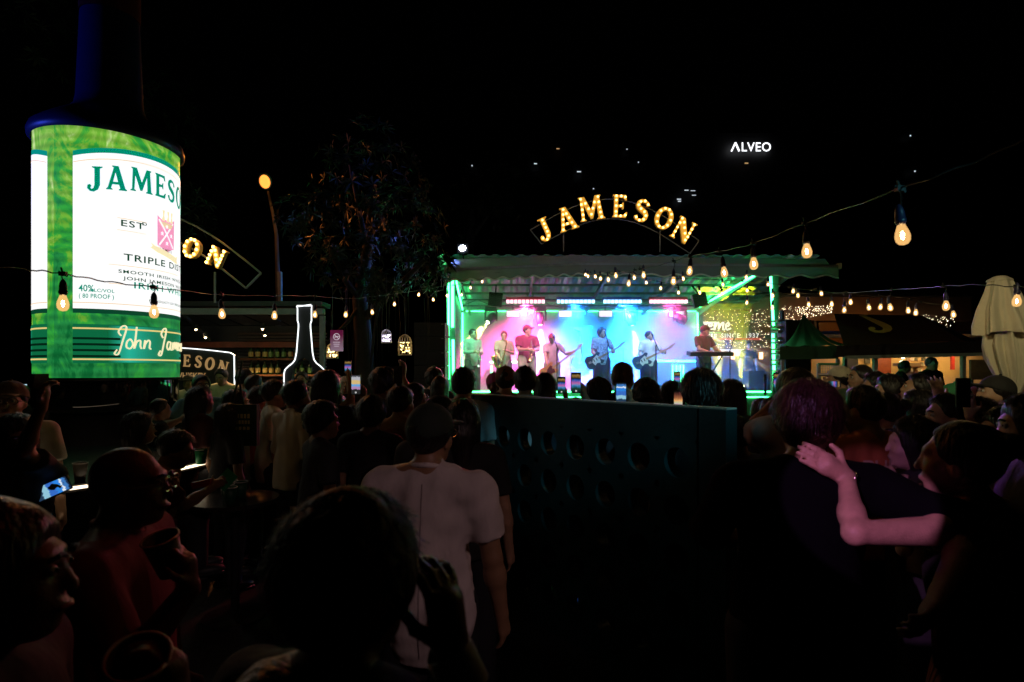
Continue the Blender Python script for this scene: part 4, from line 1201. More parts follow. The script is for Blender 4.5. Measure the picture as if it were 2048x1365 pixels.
Wl(tn, quad_sheet(E1, E2, R2, R1), 'roof_slope', pmat('tent_roof_red', (.05,.008,.006), .55, 0, .2, 3), True)
Wl(tn, quad_sheet(E2, W(1960,686,12.5), R2, R2), 'roof_end', m_tent, True)
Wl(tn, quad_sheet(W(1670,715,9.42), W(1990,709,9.42), E2+Vector((.4,.02,0)), E1+Vector((-.1,.02,0)), sag=.0), 'valance', m_tent, True)
Wl(tn, MB().bar(W(1690,715.5,9.38), W(1990,708.5,9.38), .03, .055), 'pale_hem', pmat('pale_hem', (.25,.34,.32), .7))
for (x, Y) in ((1750, 9.6), (1926, 9.6), (1690, 11.5), (1925, 11.5)):
    p = W(x, 710, Y); Wl(tn, MB().box((p.x, Y, p.z/2), (.06,.06,p.z)), 'post', m_grey)
# gold J painted on the roof slope
nrm = (E2-E1).cross(R1-E1).normalized()
if nrm.y > 0: nrm = -nrm
def on_slope(x, y):      # point of the roof slope in that direction
    d = W(x, y, 1.0) - Vector((0, 0, HC)); t = (E1 - Vector((0, 0, HC))).dot(nrm) / d.dot(nrm)
    return Vector((0, 0, HC)) + d*t + nrm*.06
jpx = [(1716,638),(1718,636),(1734,635),(1735,637),(1731,638.5),(1768,652),(1781,659),(1784,665),(1779,670),(1766,673),(1748,672),(1738,668),(1735,663),(1740,660.5),(1748,661),(1751,664),(1747,666.5),(1756,668.5),(1764,667),(1765,663),(1758,658.5),(1722,639.5)]
ux = (E2-E1).normalized(); uy = nrm.cross(ux); o_ = on_slope(1750, 655)
v, f = poly([[((on_slope(x, y)-o_).dot(ux), (on_slope(x, y)-o_).dot(uy)) for x, y in jpx]])
Wl(tn, MB().add([o_ + ux*q[0] + uy*q[1] for q in v], f), 'gold_letter_j', pmat('gold_print', (.80,.58,.16), .5, .1, .1))
tg = empty('canopy_tent', (W(1640,0,10.2).x, 10.2, 0), 'small peaked green canopy tent behind the right speaker tower', 'tent', 'canopy tents on the right')
pk = W(1607,628,10.9); c0 = W(1560,694,10.0); c1 = W(1677,692,10.0); c2 = W(1690,690,11.8); c3 = W(1580,690,11.8)
for q0, q1 in ((c0,c1),(c1,c2),(c3,c0)):
    v = []; f = []; n = 10
    for i in range(n+1):
        for j in range(n+1):
            s, t = i/n, j/n
            p = q0.lerp(q1, s).lerp(pk, t); p += Vector((0, 0, -.12*math.sin(math.pi*t) + .02*math.sin(s*18)*(1-t)))
            v.append(p)
    for i in range(n):
        for j in range(n):
            k = i*(n+1)+j; f.append((k, k+n+1, k+n+2, k+1))
    Wl(tg, MB().add(v, f), 'roof_panel', m_tentg, True)
Wl(tg, quad_sheet(W(1560,720,10), W(1677,718,10), c1, c0, 6, 0), 'valance', m_tentg)
for x in (1565, 1676):
    p = W(x, 718, 10.02); Wl(tg, MB().box((p.x, 10.03, p.z/2), (.05,.05,p.z)), 'post', m_grey)
spot('tent_green_fill', (5.6, 11.4, 3.4), W(1640,680,10.4), (.1,1,.3), 7, 80, .6, .08)  # unseen green lamp added to tint the small tent
# mesh rack and potted plant by the tent
rk = empty('wire_rack', (W(1660,0,9).x, 9.0, 0), 'green-lit wire grid rack under the small green tent', 'rack')
mb = MB()
a, b = W(1637,729,9), W(1677,780,9)
for k in range(10): mb.bar((a.x+(b.x-a.x)*k/9, 9, a.z), (a.x+(b.x-a.x)*k/9, 9, b.z), .006)
for k in range(12): mb.bar((a.x, 9.006, a.z+(b.z-a.z)*k/11), (b.x, 9.006, a.z+(b.z-a.z)*k/11), .006)
Wl(rk, mb, 'grid', m_grey); Wl(rk, MB().bar((a.x,9,a.z), (b.x,9,a.z), .04), 'top_rail', pmat('rack_green', (.06,.25,.12), .5)); 
for x in (a.x, b.x): Wl(rk, MB().bar((x,9,a.z), (x,9,0), .04), 'upright', m_grey)
# menu easel board behind the crowd
eb = empty('easel_board', (W(1985,0,8).x, 8.0, 0), 'dark easel board with faint print behind the parasol', 'board')
a, b = W(1940,720,8), W(1990,760,8)
Wl(eb, MB().box(((a.x+b.x)/2, 8, (a.z+b.z)/2), (b.x-a.x,.03,a.z-b.z)), 'board', pmat('easel_print', (.12,.09,.05), .6, 0, .6, 4))
Wl(eb, MB().bar((a.x+.05,8.03,b.z), (a.x,8.2,0), .03).bar((b.x-.05,8.03,b.z), (b.x,8.2,0), .03), 'legs', m_black)

# closed parasol in a draped white cover
PX = W(2003,0,4.6).x
ps = empty('closed_parasol', (PX, 4.6, 0), 'closed cream parasol with folded fabric standing at the right edge', 'parasol')
m_par = pmat('parasol_canvas', (.74,.68,.52), .85, 0, .06, 4, .15, 40)
def pz(y): return HC + (CY0-y)*4.6/FP
def folds(prof, n, amp, ph, nf, name, thick=.0, skew=0):
    v = []; f = []; m = len(prof)
    for i, (r, z, am, dx) in enumerate(prof):
        for k in range(n):
            a = 2*math.pi*k/n
            rr_ = r*.88 + am*(math.sin(nf*a+ph) + .5*math.sin((nf*2+1)*a+ph*2+z*3)) + .004*math.sin(z*40+a*3)
            v.append((dx + rr_*math.cos(a), rr_*math.sin(a)*.9, z + am*.35*math.sin(nf*.5*a)))
    for i in range(m-1):
        for k in range(n):
            k2 = (k+1)%n; f.append((i*n+k, i*n+k2, (i+1)*n+k2, (i+1)*n+k))
    return MB().add(v, f).build(name, m_par, ps, True)
folds([(.13,pz(668),.035,.03),(.155,pz(690),.03,.035),(.15,pz(715),.028,.05),(.12,pz(745),.022,.07),(.085,pz(768),.014,.08),(.055,pz(786),.008,.085)], 96, .03, .4, 9, 'lower_folds')
folds([(.02,pz(555),.0,-.01),(.06,pz(556),.003,-.01),(.085,pz(560),.006,-.01),(.12,pz(585),.014,0),(.165,pz(620),.024,.0),(.20,pz(650),.036,.02),(.215,pz(668),.04,.03)], 96, .03, 1.1, 7, 'upper_flounce')
folds([(.001,pz(552),0,-.01),(.05,pz(553),.0,-.01),(.095,pz(560),.004,-.01),(.10,pz(563),.004,-.01)], 48, 0, 0, 6, 'crown_cap')
MB().cyl((.08,0,0), (.08,0,pz(780)), .028).build('pole', m_grey, ps); MB().lathe([(.3,0),(.3,.06),(.06,.09),(.05,.3)], (.08,0,0), 20).build('foot', m_black, ps)
spot('parasol_fill', (1.6, 1.0, 3.6), (PX, 4.6, 2.2), (1.0,.86,.46), 150, 40, .6, .05)  # unseen warm lamp added to brighten the parasol

# towers
YT2 = 110.0
tw = empty('office_tower', (W(1500,0,YT2).x, YT2, 0), 'dark tower carrying a small white illuminated name sign', 'building', 'dark towers behind the stage')
m_tw = pmat('tower_facade', (.03,.03,.033), .6, 0, .3, .05)
a, b = W(1230,262,YT2), W(1640,742,YT2)
Wl(tw, MB().box(((a.x+b.x)/2, YT2+10, a.z/2), (b.x-a.x, 18, a.z)), 'shaft', m_tw)
v, f = text_poly('LVEO', 18.5*YT2/FP/.73, 1.06)
Mx = frame_at(W(1482,303,YT2), (1,0,0), (0,0,1))
m_al = emat('tower_sign_white', (.95,.96,1), 1.6, False)
wid = max(p[0] for p in v); tgt = 60*YT2/FP
Wl(tw, MB().add([Mx @ Vector((p[0]*tgt/wid, p[1], 0)) for p in v], f), 'sign_letters', m_al)
Wl(tw, MB().bar(W(1463,303,YT2), W(1470.7,286,YT2), .26).bar(W(1470.9,286,YT2+.05), W(1478.5,303,YT2+.05), .26), 'sign_letter', m_al)
wl = {'w': emat('far_window_white', (.8,.9,1), .7, False), 'o': emat('far_window_amber', (1,.6,.25), .5, False)}
for (x, y, w, h, c) in ((1373,381,8,1.5,'w'),(1386,382,9,1.2,'w'),(1358,399,8,2,'w'),(1359,403,6,2,'w'),(1388,391,8,1.2,'w'),(1493,327,7,2,'o'),(1277,325,2,2,'w'),(1254,299,2,2,'w')):
    Wl(tw, MB().box(W(x,y,YT2), (w*YT2/FP,.1,h*YT2/FP)), 'window', wl[c])
t2 = empty('apartment_tower', (W(1060,0,95).x, 95, 0), 'unlit apartment tower with a few faint windows behind the left part of the stage', 'building', 'dark towers behind the stage')
a, b = W(905,282,95), W(1225,742,95)
Wl(t2, MB().box(((a.x+b.x)/2, 103, a.z/2), (b.x-a.x, 14, a.z)), 'shaft', m_tw)
Wl(t2, MB().bar(W(1160,282,94), W(1275,282,94), .3), 'parapet', pmat('parapet_red', (.2,.05,.03), .7))
for (x, y, w, h, c) in ((944,332,2.5,3,'w'),(1071,328,6,2,'w'),(1158,344,8,2,'w'),(1187,378,2,2,'w'),(1116,298,6,1.6,'o')):
    Wl(t2, MB().box(W(x,y,95), (w*95/FP,.1,h*95/FP)), 'window', wl[c])
t3 = empty('far_block', (W(1850,0,130).x, 130, 0), 'distant unlit block at the far right with two pinprick lamps', 'building', 'dark towers behind the stage')
a, b = W(1760,255,130), W(2120,742,130)
Wl(t3, MB().box(((a.x+b.x)/2, 140, a.z/2), (b.x-a.x, 18, a.z)), 'shaft', m_tw)
for (x,y) in ((1821,272),(1830,343)): Wl(t3, MB().box(W(x,y,129.8), (.3,.1,.3)), 'window', wl['w'])

# ================================================================== GIANT FOUR-IN-A-ROW GAME
GL = Vector((-.285, 4.7, 0)); GR = Vector((1.12, 2.9, 0)); gd = (GR-GL).normalized(); gn = Vector((gd.y, -gd.x, 0))   # toward camera
if gn.y > 0: gn = -gn
GLEN = (GR-GL).length; GH = 1.60; GT = .10
gg = empty('giant_board_game', (GL.x, GL.y, 0), 'giant dark green four-in-a-row game frame with round holes amid the crowd', 'game')
m_gm = pmat('game_green_paint', (.008,.05,.058), .42, 0, .3, 3, .1, 30)
def GP(u, w, d=0): return GL + gd*u + gn*d + Vector((0,0,w))
ncol, nrow = 8, 5; cw = .262; u0 = .02; w0 = GH - .17 - nrow*cw; hr = .082
mb = MB(); ns = 32
def cell(cu, cw_, du, dw):
    sq = []; ci = []
    for k in range(ns):
        a = 2*math.pi*(k+.5)/ns; c_, s_ = math.cos(a), math.sin(a); m_ = max(abs(c_), abs(s_))
        sq.append((cu + du/2*c_/m_, cw_ + dw/2*s_/m_)); ci.append((cu + hr*c_, cw_ + hr*s_))
    v = [GP(*p, GT/2) for p in sq] + [GP(*p, GT/2) for p in ci] + [GP(*p, -GT/2) for p in sq] + [GP(*p, -GT/2) for p in ci]
    f = []
    for k in range(ns):
        k2 = (k+1) % ns
        f += [(k, k2, ns+k2, ns+k), (2*ns+k2, 2*ns+k, 3*ns+k, 3*ns+k2), (ns+k, ns+k2, 3*ns+k2, 3*ns+k)]
    mb.add(v, f)
for i in range(ncol):
    for j in range(nrow):
        cell(u0 + cw*(i+.5), w0 + cw*(j+.5), cw, cw)
Wl(gg, mb, 'hole_panel', m_gm)
UE = u0 + ncol*cw
for (ua, ub, wa, wb_, nm) in ((u0, UE, w0+nrow*cw, GH, 'top_rail'), (u0, UE, .0, w0, 'bottom_rail'), (UE+.012, GLEN, 0, GH, 'end_post'), (-.10, u0-.003, 0, GH, 'end_post')):
    v = [GP(u,w,d) for d in (GT/2+(.004 if nm=='end_post' else 0), -GT/2) for (u,w) in ((ua,wa),(ub,wa),(ub,wb_),(ua,wb_))]
    Wl(gg, MB().add(v, [(0,1,2,3),(7,6,5,4),(0,4,5,1),(1,5,6,2),(2,6,7,3),(3,7,4,0)]), nm, m_gm)
Wl(gg, MB().bar(GP(-.1,GH+.006), GP(GLEN,GH+.006), GT*.96, .008), 'top_edge', pmat('worn_edge', (.45,.42,.36), .6, 0, .4, 12))
# ================================================================== PEOPLE: smooth blended solids
class Field:
    def __init__(self, lo, hi, h):
        self.h = h; self.lo = np.array(lo, np.float32)
        self.n = np.maximum(4, np.ceil((np.array(hi)-np.array(lo))/h).astype(int)+1)
        self.V = np.full(self.n, 1.0, np.float32)
        self.ax = [self.lo[i] + h*np.arange(self.n[i], dtype=np.float32) for i in range(3)]
    def block(self, lo, hi):
        s = []
        for i in range(3):
            a = max(0, int((lo[i]-self.lo[i])/self.h)); b = min(self.n[i], int((hi[i]-self.lo[i])/self.h)+2)
            if b <= a: return None
            s.append(slice(a, b))
        X, Y, Z_ = np.meshgrid(self.ax[0][s[0]], self.ax[1][s[1]], self.ax[2][s[2]], indexing='ij')
        return tuple(s), X, Y, Z_
    def put(self, s, d, k, sub=False):
        a = self.V[s]
        if sub:
            d = -d; h = np.maximum(k-np.abs(a-d), 0)/k
            self.V[s] = np.maximum(a, d) + h*h*k*.25
        else:
            h = np.maximum(k-np.abs(a-d), 0)/k
            self.V[s] = np.minimum(a, d) - h*h*k*.25
    def cone(self, a, b, ra, rb, k=.03, fl=None, sub=False):
        """rounded cone from a to b"""
        a = np.array(a, np.float32); b = np.array(b, np.float32)
        m = max(ra, rb) + k + 3*self.h
        bl = self.block(np.minimum(a,b)-m, np.maximum(a,b)+m)
        if bl is None: return
        s, X, Y, Z_ = bl
        ba = b-a; L = float(ba@ba) + 1e-9
        t = np.clip(((X-a[0])*ba[0]+(Y-a[1])*ba[1]+(Z_-a[2])*ba[2])/L, 0, 1)
        d = np.sqrt((X-a[0]-t*ba[0])**2+(Y-a[1]-t*ba[1])**2+(Z_-a[2]-t*ba[2])**2) - (ra+(rb-ra)*t)
        self.put(s, d, k, sub)
    def ell(self, c, r, k=.03, R=None, sub=False):
        c = np.array(c, np.float32); r = np.array(r, np.float32)
        m = float(r.max()) + k + 3*self.h
        bl = self.block(c-m, c+m)
        if bl is None: return
        s, X, Y, Z_ = bl
        X = X-c[0]; Y = Y-c[1]; Z_ = Z_-c[2]
        if R is not None:
            X, Y, Z_ = (R[0][0]*X+R[1][0]*Y+R[2][0]*Z_, R[0][1]*X+R[1][1]*Y+R[2][1]*Z_, R[0][2]*X+R[1][2]*Y+R[2][2]*Z_)
        k0 = np.sqrt((X/r[0])**2+(Y/r[1])**2+(Z_/r[2])**2)+1e-6
        k1 = np.sqrt((X/r[0]**2)**2+(Y/r[1]**2)**2+(Z_/r[2]**2)**2)+1e-6
        self.put(s, k0*(k0-1)/k1, k, sub)
    def cut(self, fn):
        X, Y, Z_ = np.meshgrid(*self.ax, indexing='ij')
        self.V = np.maximum(self.V, fn(X, Y, Z_).astype(np.float32))
    def disp(self, amp, fr, seed, ax=(1,1,1)):
        X, Y, Z_ = np.meshgrid(*self.ax, indexing='ij')
        r = np.random.RandomState(seed); w = np.zeros_like(X)
        for i in range(5):
            q = r.randn(3)*np.array(ax); q = q/np.linalg.norm(q)*fr*(1+.4*i)
            w += np.sin(q[0]*X+q[1]*Y+q[2]*Z_+r.rand()*6.3)/(1+.3*i)
        self.V += amp*w/2.2
    def mesh(self):
        V = self.V; V[0]=V[-1]=1; V[:,0]=V[:,-1]=1; V[:,:,0]=V[:,:,-1]=1
        ins = V < 0
        nx, ny, nz = V.shape
        cnt = np.zeros((nx-1,ny-1,nz-1), np.int8)
        cor = [(i,j,k) for i in (0,1) for j in (0,1) for k in (0,1)]
        sl = lambda i, n: slice(i, n-1+i)
        for (i,j,k) in cor: cnt += ins[sl(i,nx), sl(j,ny), sl(k,nz)]
        act = (cnt > 0) & (cnt < 8)
        idx = np.argwhere(act)
        if len(idx) == 0: return None, None
        vid = np.full(act.shape, -1, np.int64); vid[act] = np.arange(len(idx))
        cv = np.stack([V[idx[:,0]+i, idx[:,1]+j, idx[:,2]+k] for (i,j,k) in cor], 1)
        P = np.zeros((len(idx),3)); N = np.zeros(len(idx))
        for a in range(8):
            for ax in range(3):
                if cor[a][ax]: continue
                bc = list(cor[a]); bc[ax] = 1; b = cor.index(tuple(bc))
                va, vb = cv[:,a], cv[:,b]; x = (va < 0) != (vb < 0)
                t = np.where(x, va/(va-vb+1e-12), 0)
                p = np.tile(np.array(cor[a], float), (len(idx),1)); p[:,ax] += t
                P += np.where(x[:,None], p, 0); N += x
        P = P/N[:,None] + idx
        P = P*self.h + self.lo
        quads = []
        for ax in range(3):
            o1, o2 = [(1,2),(2,0),(0,1)][ax]
            s0 = [slice(1,-1)]*3; s1 = [slice(1,-1)]*3
            s0[ax] = slice(0,-1); s1[ax] = slice(1,None)
            A = ins[tuple(s0)]; Bq = ins[tuple(s1)]
            e = np.argwhere(A != Bq)
            if len(e) == 0: continue
            flip = A[e[:,0], e[:,1], e[:,2]]
            base = e.copy()
            for q in range(3):
                if q != ax: base[:,q] += 1
            def vv(d1, d2):
                c = base.copy(); c[:,o1] -= d1; c[:,o2] -= d2
                return vid[c[:,0], c[:,1], c[:,2]]
            q4 = np.stack([vv(1,1), vv(0,1), vv(0,0), vv(1,0)], 1)
            q4[~flip] = q4[~flip][:, ::-1]
            quads.append(q4)
        return P, np.concatenate(quads)
def to_obj(P, Q, name, mat, parent):
    me = bpy.data.meshes.new(name)
    me.vertices.add(len(P)); me.vertices.foreach_set('co', P.astype(np.float32).ravel())
    me.loops.add(len(Q)*4); me.loops.foreach_set('vertex_index', Q.astype(np.int32).ravel())
    me.polygons.add(len(Q)); me.polygons.foreach_set('loop_start', np.arange(0, len(Q)*4, 4, dtype=np.int32))
    me.polygons.foreach_set('use_smooth', np.ones(len(Q), bool))
    me.materials.append(mat); me.update(calc_edges=True)
    o = bpy.data.objects.new(name, me)
    return link(o, parent)

SKIN_SHADED = pmat('skin_shaded', (.11,.055,.032), .45, 0, .15, 30, .15, 160)  # skin darkened to put shade into the colour of the nearest people
SKIN = [pmat('skin_tan', (.42,.24,.15), .5, 0, .12, 30, .15, 160), pmat('skin_brown', (.30,.16,.09), .5, 0, .06, 20), pmat('skin_light', (.55,.34,.24), .5, 0, .12, 30, .15, 160), SKIN_SHADED]
def hairmat(n, col): return pmat('hair_'+n, col, .38, 0, .3, 30, .5, 90, aniso=(1,1,.12))
HAIR = {'black': hairmat('black', (.010,.008,.008)), 'brown': hairmat('brown', (.05,.022,.012)), 'blond': hairmat('blond', (.35,.24,.14)), 'auburn': hairmat('auburn', (.10,.03,.02))}
def cloth(n, col, bump=.6): return pmat('cloth_'+n, col, .85, 0, .10, 6, bump, 11, aniso=(1,1,.4))
def ik(S_, T_, l1, l2, hint):
    S_ = np.array(S_, float); T_ = np.array(T_, float); d = T_-S_; L = np.linalg.norm(d)
    if L > (l1+l2)*.995: T_ = S_ + d/L*(l1+l2)*.995; d = T_-S_; L = np.linalg.norm(d)
    a = (l1*l1-l2*l2+L*L)/(2*L); hgt = math.sqrt(max(l1*l1-a*a, 0))
    u = d/L; h_ = np.array(hint, float); h_ = h_-u*(h_@u); h_ /= (np.linalg.norm(h_)+1e-9)
    return S_+u*a+h_*hgt, T_
def rot3(yaw, pitch, roll):
    """columns: right, forward, up of the head"""
    return np.array(Matrix.Rotation(-yaw,3,'Z') @ Matrix.Rotation(pitch,3,'X') @ Matrix.Rotation(roll,3,'Y'))
NPER = [0]
def person(label, px, ptop, Y, face=0, H=None, floor=0.0, head=(0,0,0), skin=0, hair='short', hcol='black', shirt=(.02,.02,.022), sleeve='short', pants=(.015,.015,.02),
           LH=None, RH=None, Lh=(-.6,-.5,-.6), Rh=(.6,-.5,-.6), cap=None, res=.017, w=1.0, collar=False, glasses=False, lean=(0,0), hem=.84, baggy=.02, group='people in the crowd',
           fingers=None, folds=1.0, mask=None, eyes=None, straps=None, seat=False, longsl=None, torso=1.0, name='person', loc=None, female=False, stuff=None, handdir=None, handn=None, neck=None):
    """px,ptop: where the top of the head sits; face: heading in degrees (0 away from the camera, 90 to the right)"""
    NPER[0] += 1; sd = NPER[0]
    top = W(px, ptop, Y)
    if H is None: H = top.z - floor
    s = H/1.70
    fa = rad(face)
    fwd = np.array([math.sin(fa), math.cos(fa), 0]); rgt = np.array([math.cos(fa), -math.sin(fa), 0])
    # local -> world: x right, y forward, z up
    lx_, ly_ = lean[0]*s, lean[1]*s     # head offset from feet
    origin = Vector((top.x, Y, floor)) - Vector(rgt*lx_ + fwd*ly_)
    root = empty(name, origin, label, 'person', group, -fa)
    def toloc(p):       # world -> local, metres / s
        d = np.array(p, float) - np.array(origin); return np.array([d@rgt, d@fwd, d[2]])/s
    def lo_(p):
        if p is None: return None
        return toloc(p) if isinstance(p, Vector) else np.array(p, float)
    cl = lambda z: np.array([lean[0], lean[1], 0])*max(0, (z-.85)/.85)**1.1
    def J(x, y, z): return (np.array([x, y, z]) + cl(z))
    wS = w*(.92 if female else 1.0)
    shL, shR = J(-.185*wS, -.01, 1.385), J(.185*wS, -.01, 1.385)
    LHd, RHd = LH is None, RH is None
    LH = lo_(LH) if LH is not None else J(-.27*wS, .05, .80) - cl(.8)*0
    RH = lo_(RH) if RH is not None else J(.27*wS, .05, .80)
    eL, LH = ik(shL, LH, .285, .25, Lh if not LHd else (-.4,-1,0)); eR, RH = ik(shR, RH, .285, .25, Rh if not RHd else (.4,-1,0))
    hc = J(0, .02, 1.583); Rm = rot3(rad(head[0]), rad(head[1]), rad(head[2]))
    nb = J(0, -.02, 1.43)
    pivot = J(0, -.005, 1.49); hc = pivot + Rm @ np.array([0, .025, .093])
    def hp(x, y, z): return hc + Rm @ np.array([x, y, z])
    hip = .90
    if seat:
        legs = [((-.09,0,.9),(-.12,.42,.86),(-.12,.42,.45)), ((.09,0,.9),(.12,.42,.86),(.12,.42,.45))]
    else:
        legs = [((-.09,0,hip),(-.105,.02,.49),(-.115,-.01,.08)), ((.09,0,hip),(.105,.03,.49),(.115,-.01,.08))]
    allp = np.array([shL,shR,LH,RH,eL,eR,hc,(0,0,0)])
    lo = np.minimum(allp.min(0), [-.3,-.2,0]) - .17; hi = np.maximum(allp.max(0), [.3,.25,1.7]) + .17; lo[2] = -.03
    F = Field(lo*s, hi*s, res)
    c = lambda a,b,ra,rb,k=.03,f=F,sub=False: f.cone(np.array(a)*s, np.array(b)*s, ra*s, rb*s, k*s, sub=sub)
    el = lambda p,r,k=.03,R=None,f=F,sub=False: f.ell(np.array(p)*s, np.array(r)*s, k*s, R, sub)
    # --- body
    el(J(0,0,1.24), (.155*w,.105*torso,.20)); el(J(0,0,1.05), (.135*w,.095*torso,.17)); el(J(0,-.015,.92), (.155*w,.11*torso,.12))
    c(J(-.12*wS,-.01,1.375), J(.12*wS,-.01,1.375), .06, .06, .05)
    for sg in (-1, 1): c(J(.04*sg,-.03,1.45), J(.165*sg*wS,-.012,1.392), .042, .05, .04)
    nk = 1.0 if not female else .88
    c(nb, pivot + Rm @ np.array([0,0,.03]), .056*nk*(1+(w-1)*.5), .052*nk, .025)
    for (sh, e_, h_) in ((shL,eL,LH),(shR,eR,RH)):
        aw_ = (1+(w-1)*.6)*(.86 if female else 1)
        c(sh, e_, .052*aw_, .038*aw_, .02); c(e_, e_+(h_-e_)*.35, .038*aw_, .040*aw_, .012); c(e_+(h_-e_)*.3, h_, .040*aw_, .027*aw_, .02)
    for (a,b,d) in legs:
        c(a,b,.082*w,.055); c(b,d,.055,.038); c(d,(d[0],d[1]+.15,.03 if not seat else d[2]-.05),.038,.03)
    # --- head
    el(hp(0,-.014,.024), (.076,.096,.092), .02, Rm); el(hp(0,.028,-.032), (.060,.066,.082), .03, Rm); el(hp(0,.058,-.090), (.034,.030,.026), .03, Rm)
    el(hp(0,.076,.030), (.050,.018,.014), .02, Rm)
    c(hp(0,.090,.014), hp(0,.109,-.028), .008, .0115, .012); el(hp(0,.094,-.062), (.024,.012,.012), .01, Rm)
    for sg in (-1,1):
        el(hp(.074*sg,-.004,-.018), (.012,.022,.032), .008, Rm); el(hp(.034*sg,.058,-.028), (.026,.03,.028), .02, Rm)
        el(hp(.030*sg,.104,.010), (.016,.012,.009), .012, Rm, sub=True)
    # --- hands
    for side, e_, h_ in ((-1,eL,LH),(1,eR,RH)):
        d = (h_-e_)/np.linalg.norm(h_-e_)
        n_ = np.array([-side*1.0, .2, 0.0])
        if handdir is not None and handdir.get(side) is not None:
            d = np.array(handdir[side], float); d /= np.linalg.norm(d)
        if handn is not None and handn.get(side) is not None: n_ = np.array(handn[side], float)   # palm normal
        n_ = n_ - d*(n_@d); n_ /= np.linalg.norm(n_)+1e-9
        acr = np.cross(d, n_)*side            # toward the thumb side
        pc = h_ + d*.045
        c(h_, h_+d*.075, .026, .030, .015)
        for q in (-1,0,1): c(h_+d*.02+acr*.012*q, h_+d*.085+acr*.024*q, .017, .013, .012)
        curl = (fingers or {}).get(side, .5)
        spread = (fingers or {}).get('spread', 0.0)
        for q, ln in ((-1.5,.062),(-.5,.078),(.5,.084),(1.5,.076)):
            b0 = h_+d*.088+acr*.0178*q
            dd = d + acr*(.10+spread)*q*.6
            p1 = b0 + (dd*math.cos(curl*.5) + n_*math.sin(curl*.5))*ln*.5
            p2 = p1 + (dd*math.cos(curl*1.3) + n_*math.sin(curl*1.3))*ln*.32
            p3 = p2 + (dd*math.cos(curl*2.0) + n_*math.sin(curl*2.0))*ln*.25
            c(h_+d*.07+acr*.0178*q,b0,.0115,.0105,.006); c(b0,p1,.0105,.0095,.003); c(p1,p2,.0095,.0085,.003); c(p2,p3,.0085,.0072,.003)
        tb_ = h_+d*.03+acr*.028; t1_ = tb_ + (d*.55+acr*.75+n_*.3*curl)*.045; t2_ = t1_ + (d*.85+acr*.25+n_*.6*curl)*.035
        c(tb_,t1_,.014,.011,.012); c(t1_,t2_,.011,.009,.005)
    P, Q = F.mesh()
    to_obj(P, Q, 'body', SKIN[skin], root)
    # --- shirt
    if shirt is not None:
        smat = shirt if not isinstance(shirt, tuple) else cloth('%d_%d_%d' % tuple(int(q*999) for q in shirt), shirt)
        G = Field(lo*s, hi*s, res)
        th = .016 + .008*max(0, folds-1)/.9
        el(J(0,0,1.24), (.155*w+th,.105*torso+th,.20+th), .03, f=G); el(J(0,0,1.06), (.142*w+th+.006,.098*torso+th+.008,.19), .04, f=G); el(J(0,-.012,.93), (.150*w+th+baggy*.6,.116*torso+th+baggy*.6,.34), .04, f=G)
        if sleeve == 'tube': pass
        elif sleeve != 'none':
            c(J(-.12*wS,-.01,1.375), J(.12*wS,-.01,1.375), .06+th, .06+th, .05, G)
            for sg in (-1, 1): c(J(.05*sg,-.03,1.435), J(.165*sg*wS,-.012,1.385), .042+th*.6, .05+th, .04, G)
        else:
            for sg in (-1, 1): c(J(.10*sg,.03,1.30), J(.105*sg,-.02,1.40), .045, .034, .03, G); c(J(.10*sg,-.05,1.30), J(.105*sg,-.03,1.41), .045, .03, .03, G)
        if collar: c(J(0,-.016,1.43), J(0,-.004,1.468)+(pivot-J(0,-.005,1.49)), .070, .064, .015, G)
        fr = {'short': .72, 'long': 1.0, 'none': 0, 'tube': 0, 'elbow': .98}[sleeve]
        if fr:
            for (sh, e_, h_) in ((shL,eL,LH),(shR,eR,RH)):
                aw_ = (1+(w-1)*.6)
                end = sh+(e_-sh)*fr
                if sleeve == 'long':
                    c(sh, e_, .064*aw_, .052*aw_, .03, G); c(e_, e_+(h_-e_)*.94, .053*aw_, .040, .02, G)
                else:
                    c(sh, sh+(e_-sh)*fr*1.12, .064*aw_, .062*aw_+.006, .03, G)
        G.disp(.004*s, 30/s, sd, (1,1,.45)); G.disp(.006*folds*s, 15/s, sd+9, (1,1,.3)); (G.disp(.006*folds*s, 34/s, sd+19, (1,1,.55)) if folds > 1 else None)
        if fr and sleeve != 'long':     # flat sleeve hems
            X, Yg, Zg = np.meshgrid(*G.ax, indexing='ij')
            for (sh, e_) in ((shL,eL),(shR,eR)):
                u = (e_-sh)/np.linalg.norm(e_-sh); end = (sh+(e_-sh)*fr)*s
                dist = (X-end[0])*u[0]+(Yg-end[1])*u[1]+(Zg-end[2])*u[2]
                near = np.sqrt((X-end[0]-u[0]*dist)**2+(Yg-end[1]-u[1]*dist)**2+(Zg-end[2]-u[2]*dist)**2)
                G.V = np.where((dist > -.05*s) & (near < .10*s), np.maximum(G.V, dist), G.V)
        hz_ = hem*s
        G.cut(lambda X,Yg,Zg: hz_-Zg)
        if sleeve == 'none': G.cut(lambda X,Yg,Zg: Zg-1.415*s)
        if sleeve == 'tube': G.cut(lambda X,Yg,Zg: Zg-1.31*s)
        P, Q = G.mesh()
        to_obj(P, Q, 'shirt', smat, root)
        if collar:
            mb = MB(); a0 = J(0,-.012,1.452)*s
            mb.tube([(a0[0]+.066*s*math.sin(t), a0[1]+.062*s*math.cos(t), a0[2]+.012*s-.016*s*math.cos(t)) for t in [k*2*math.pi/20 for k in range(21)]], .011*s, 6)
            mb.build('collar', smat, root, True)
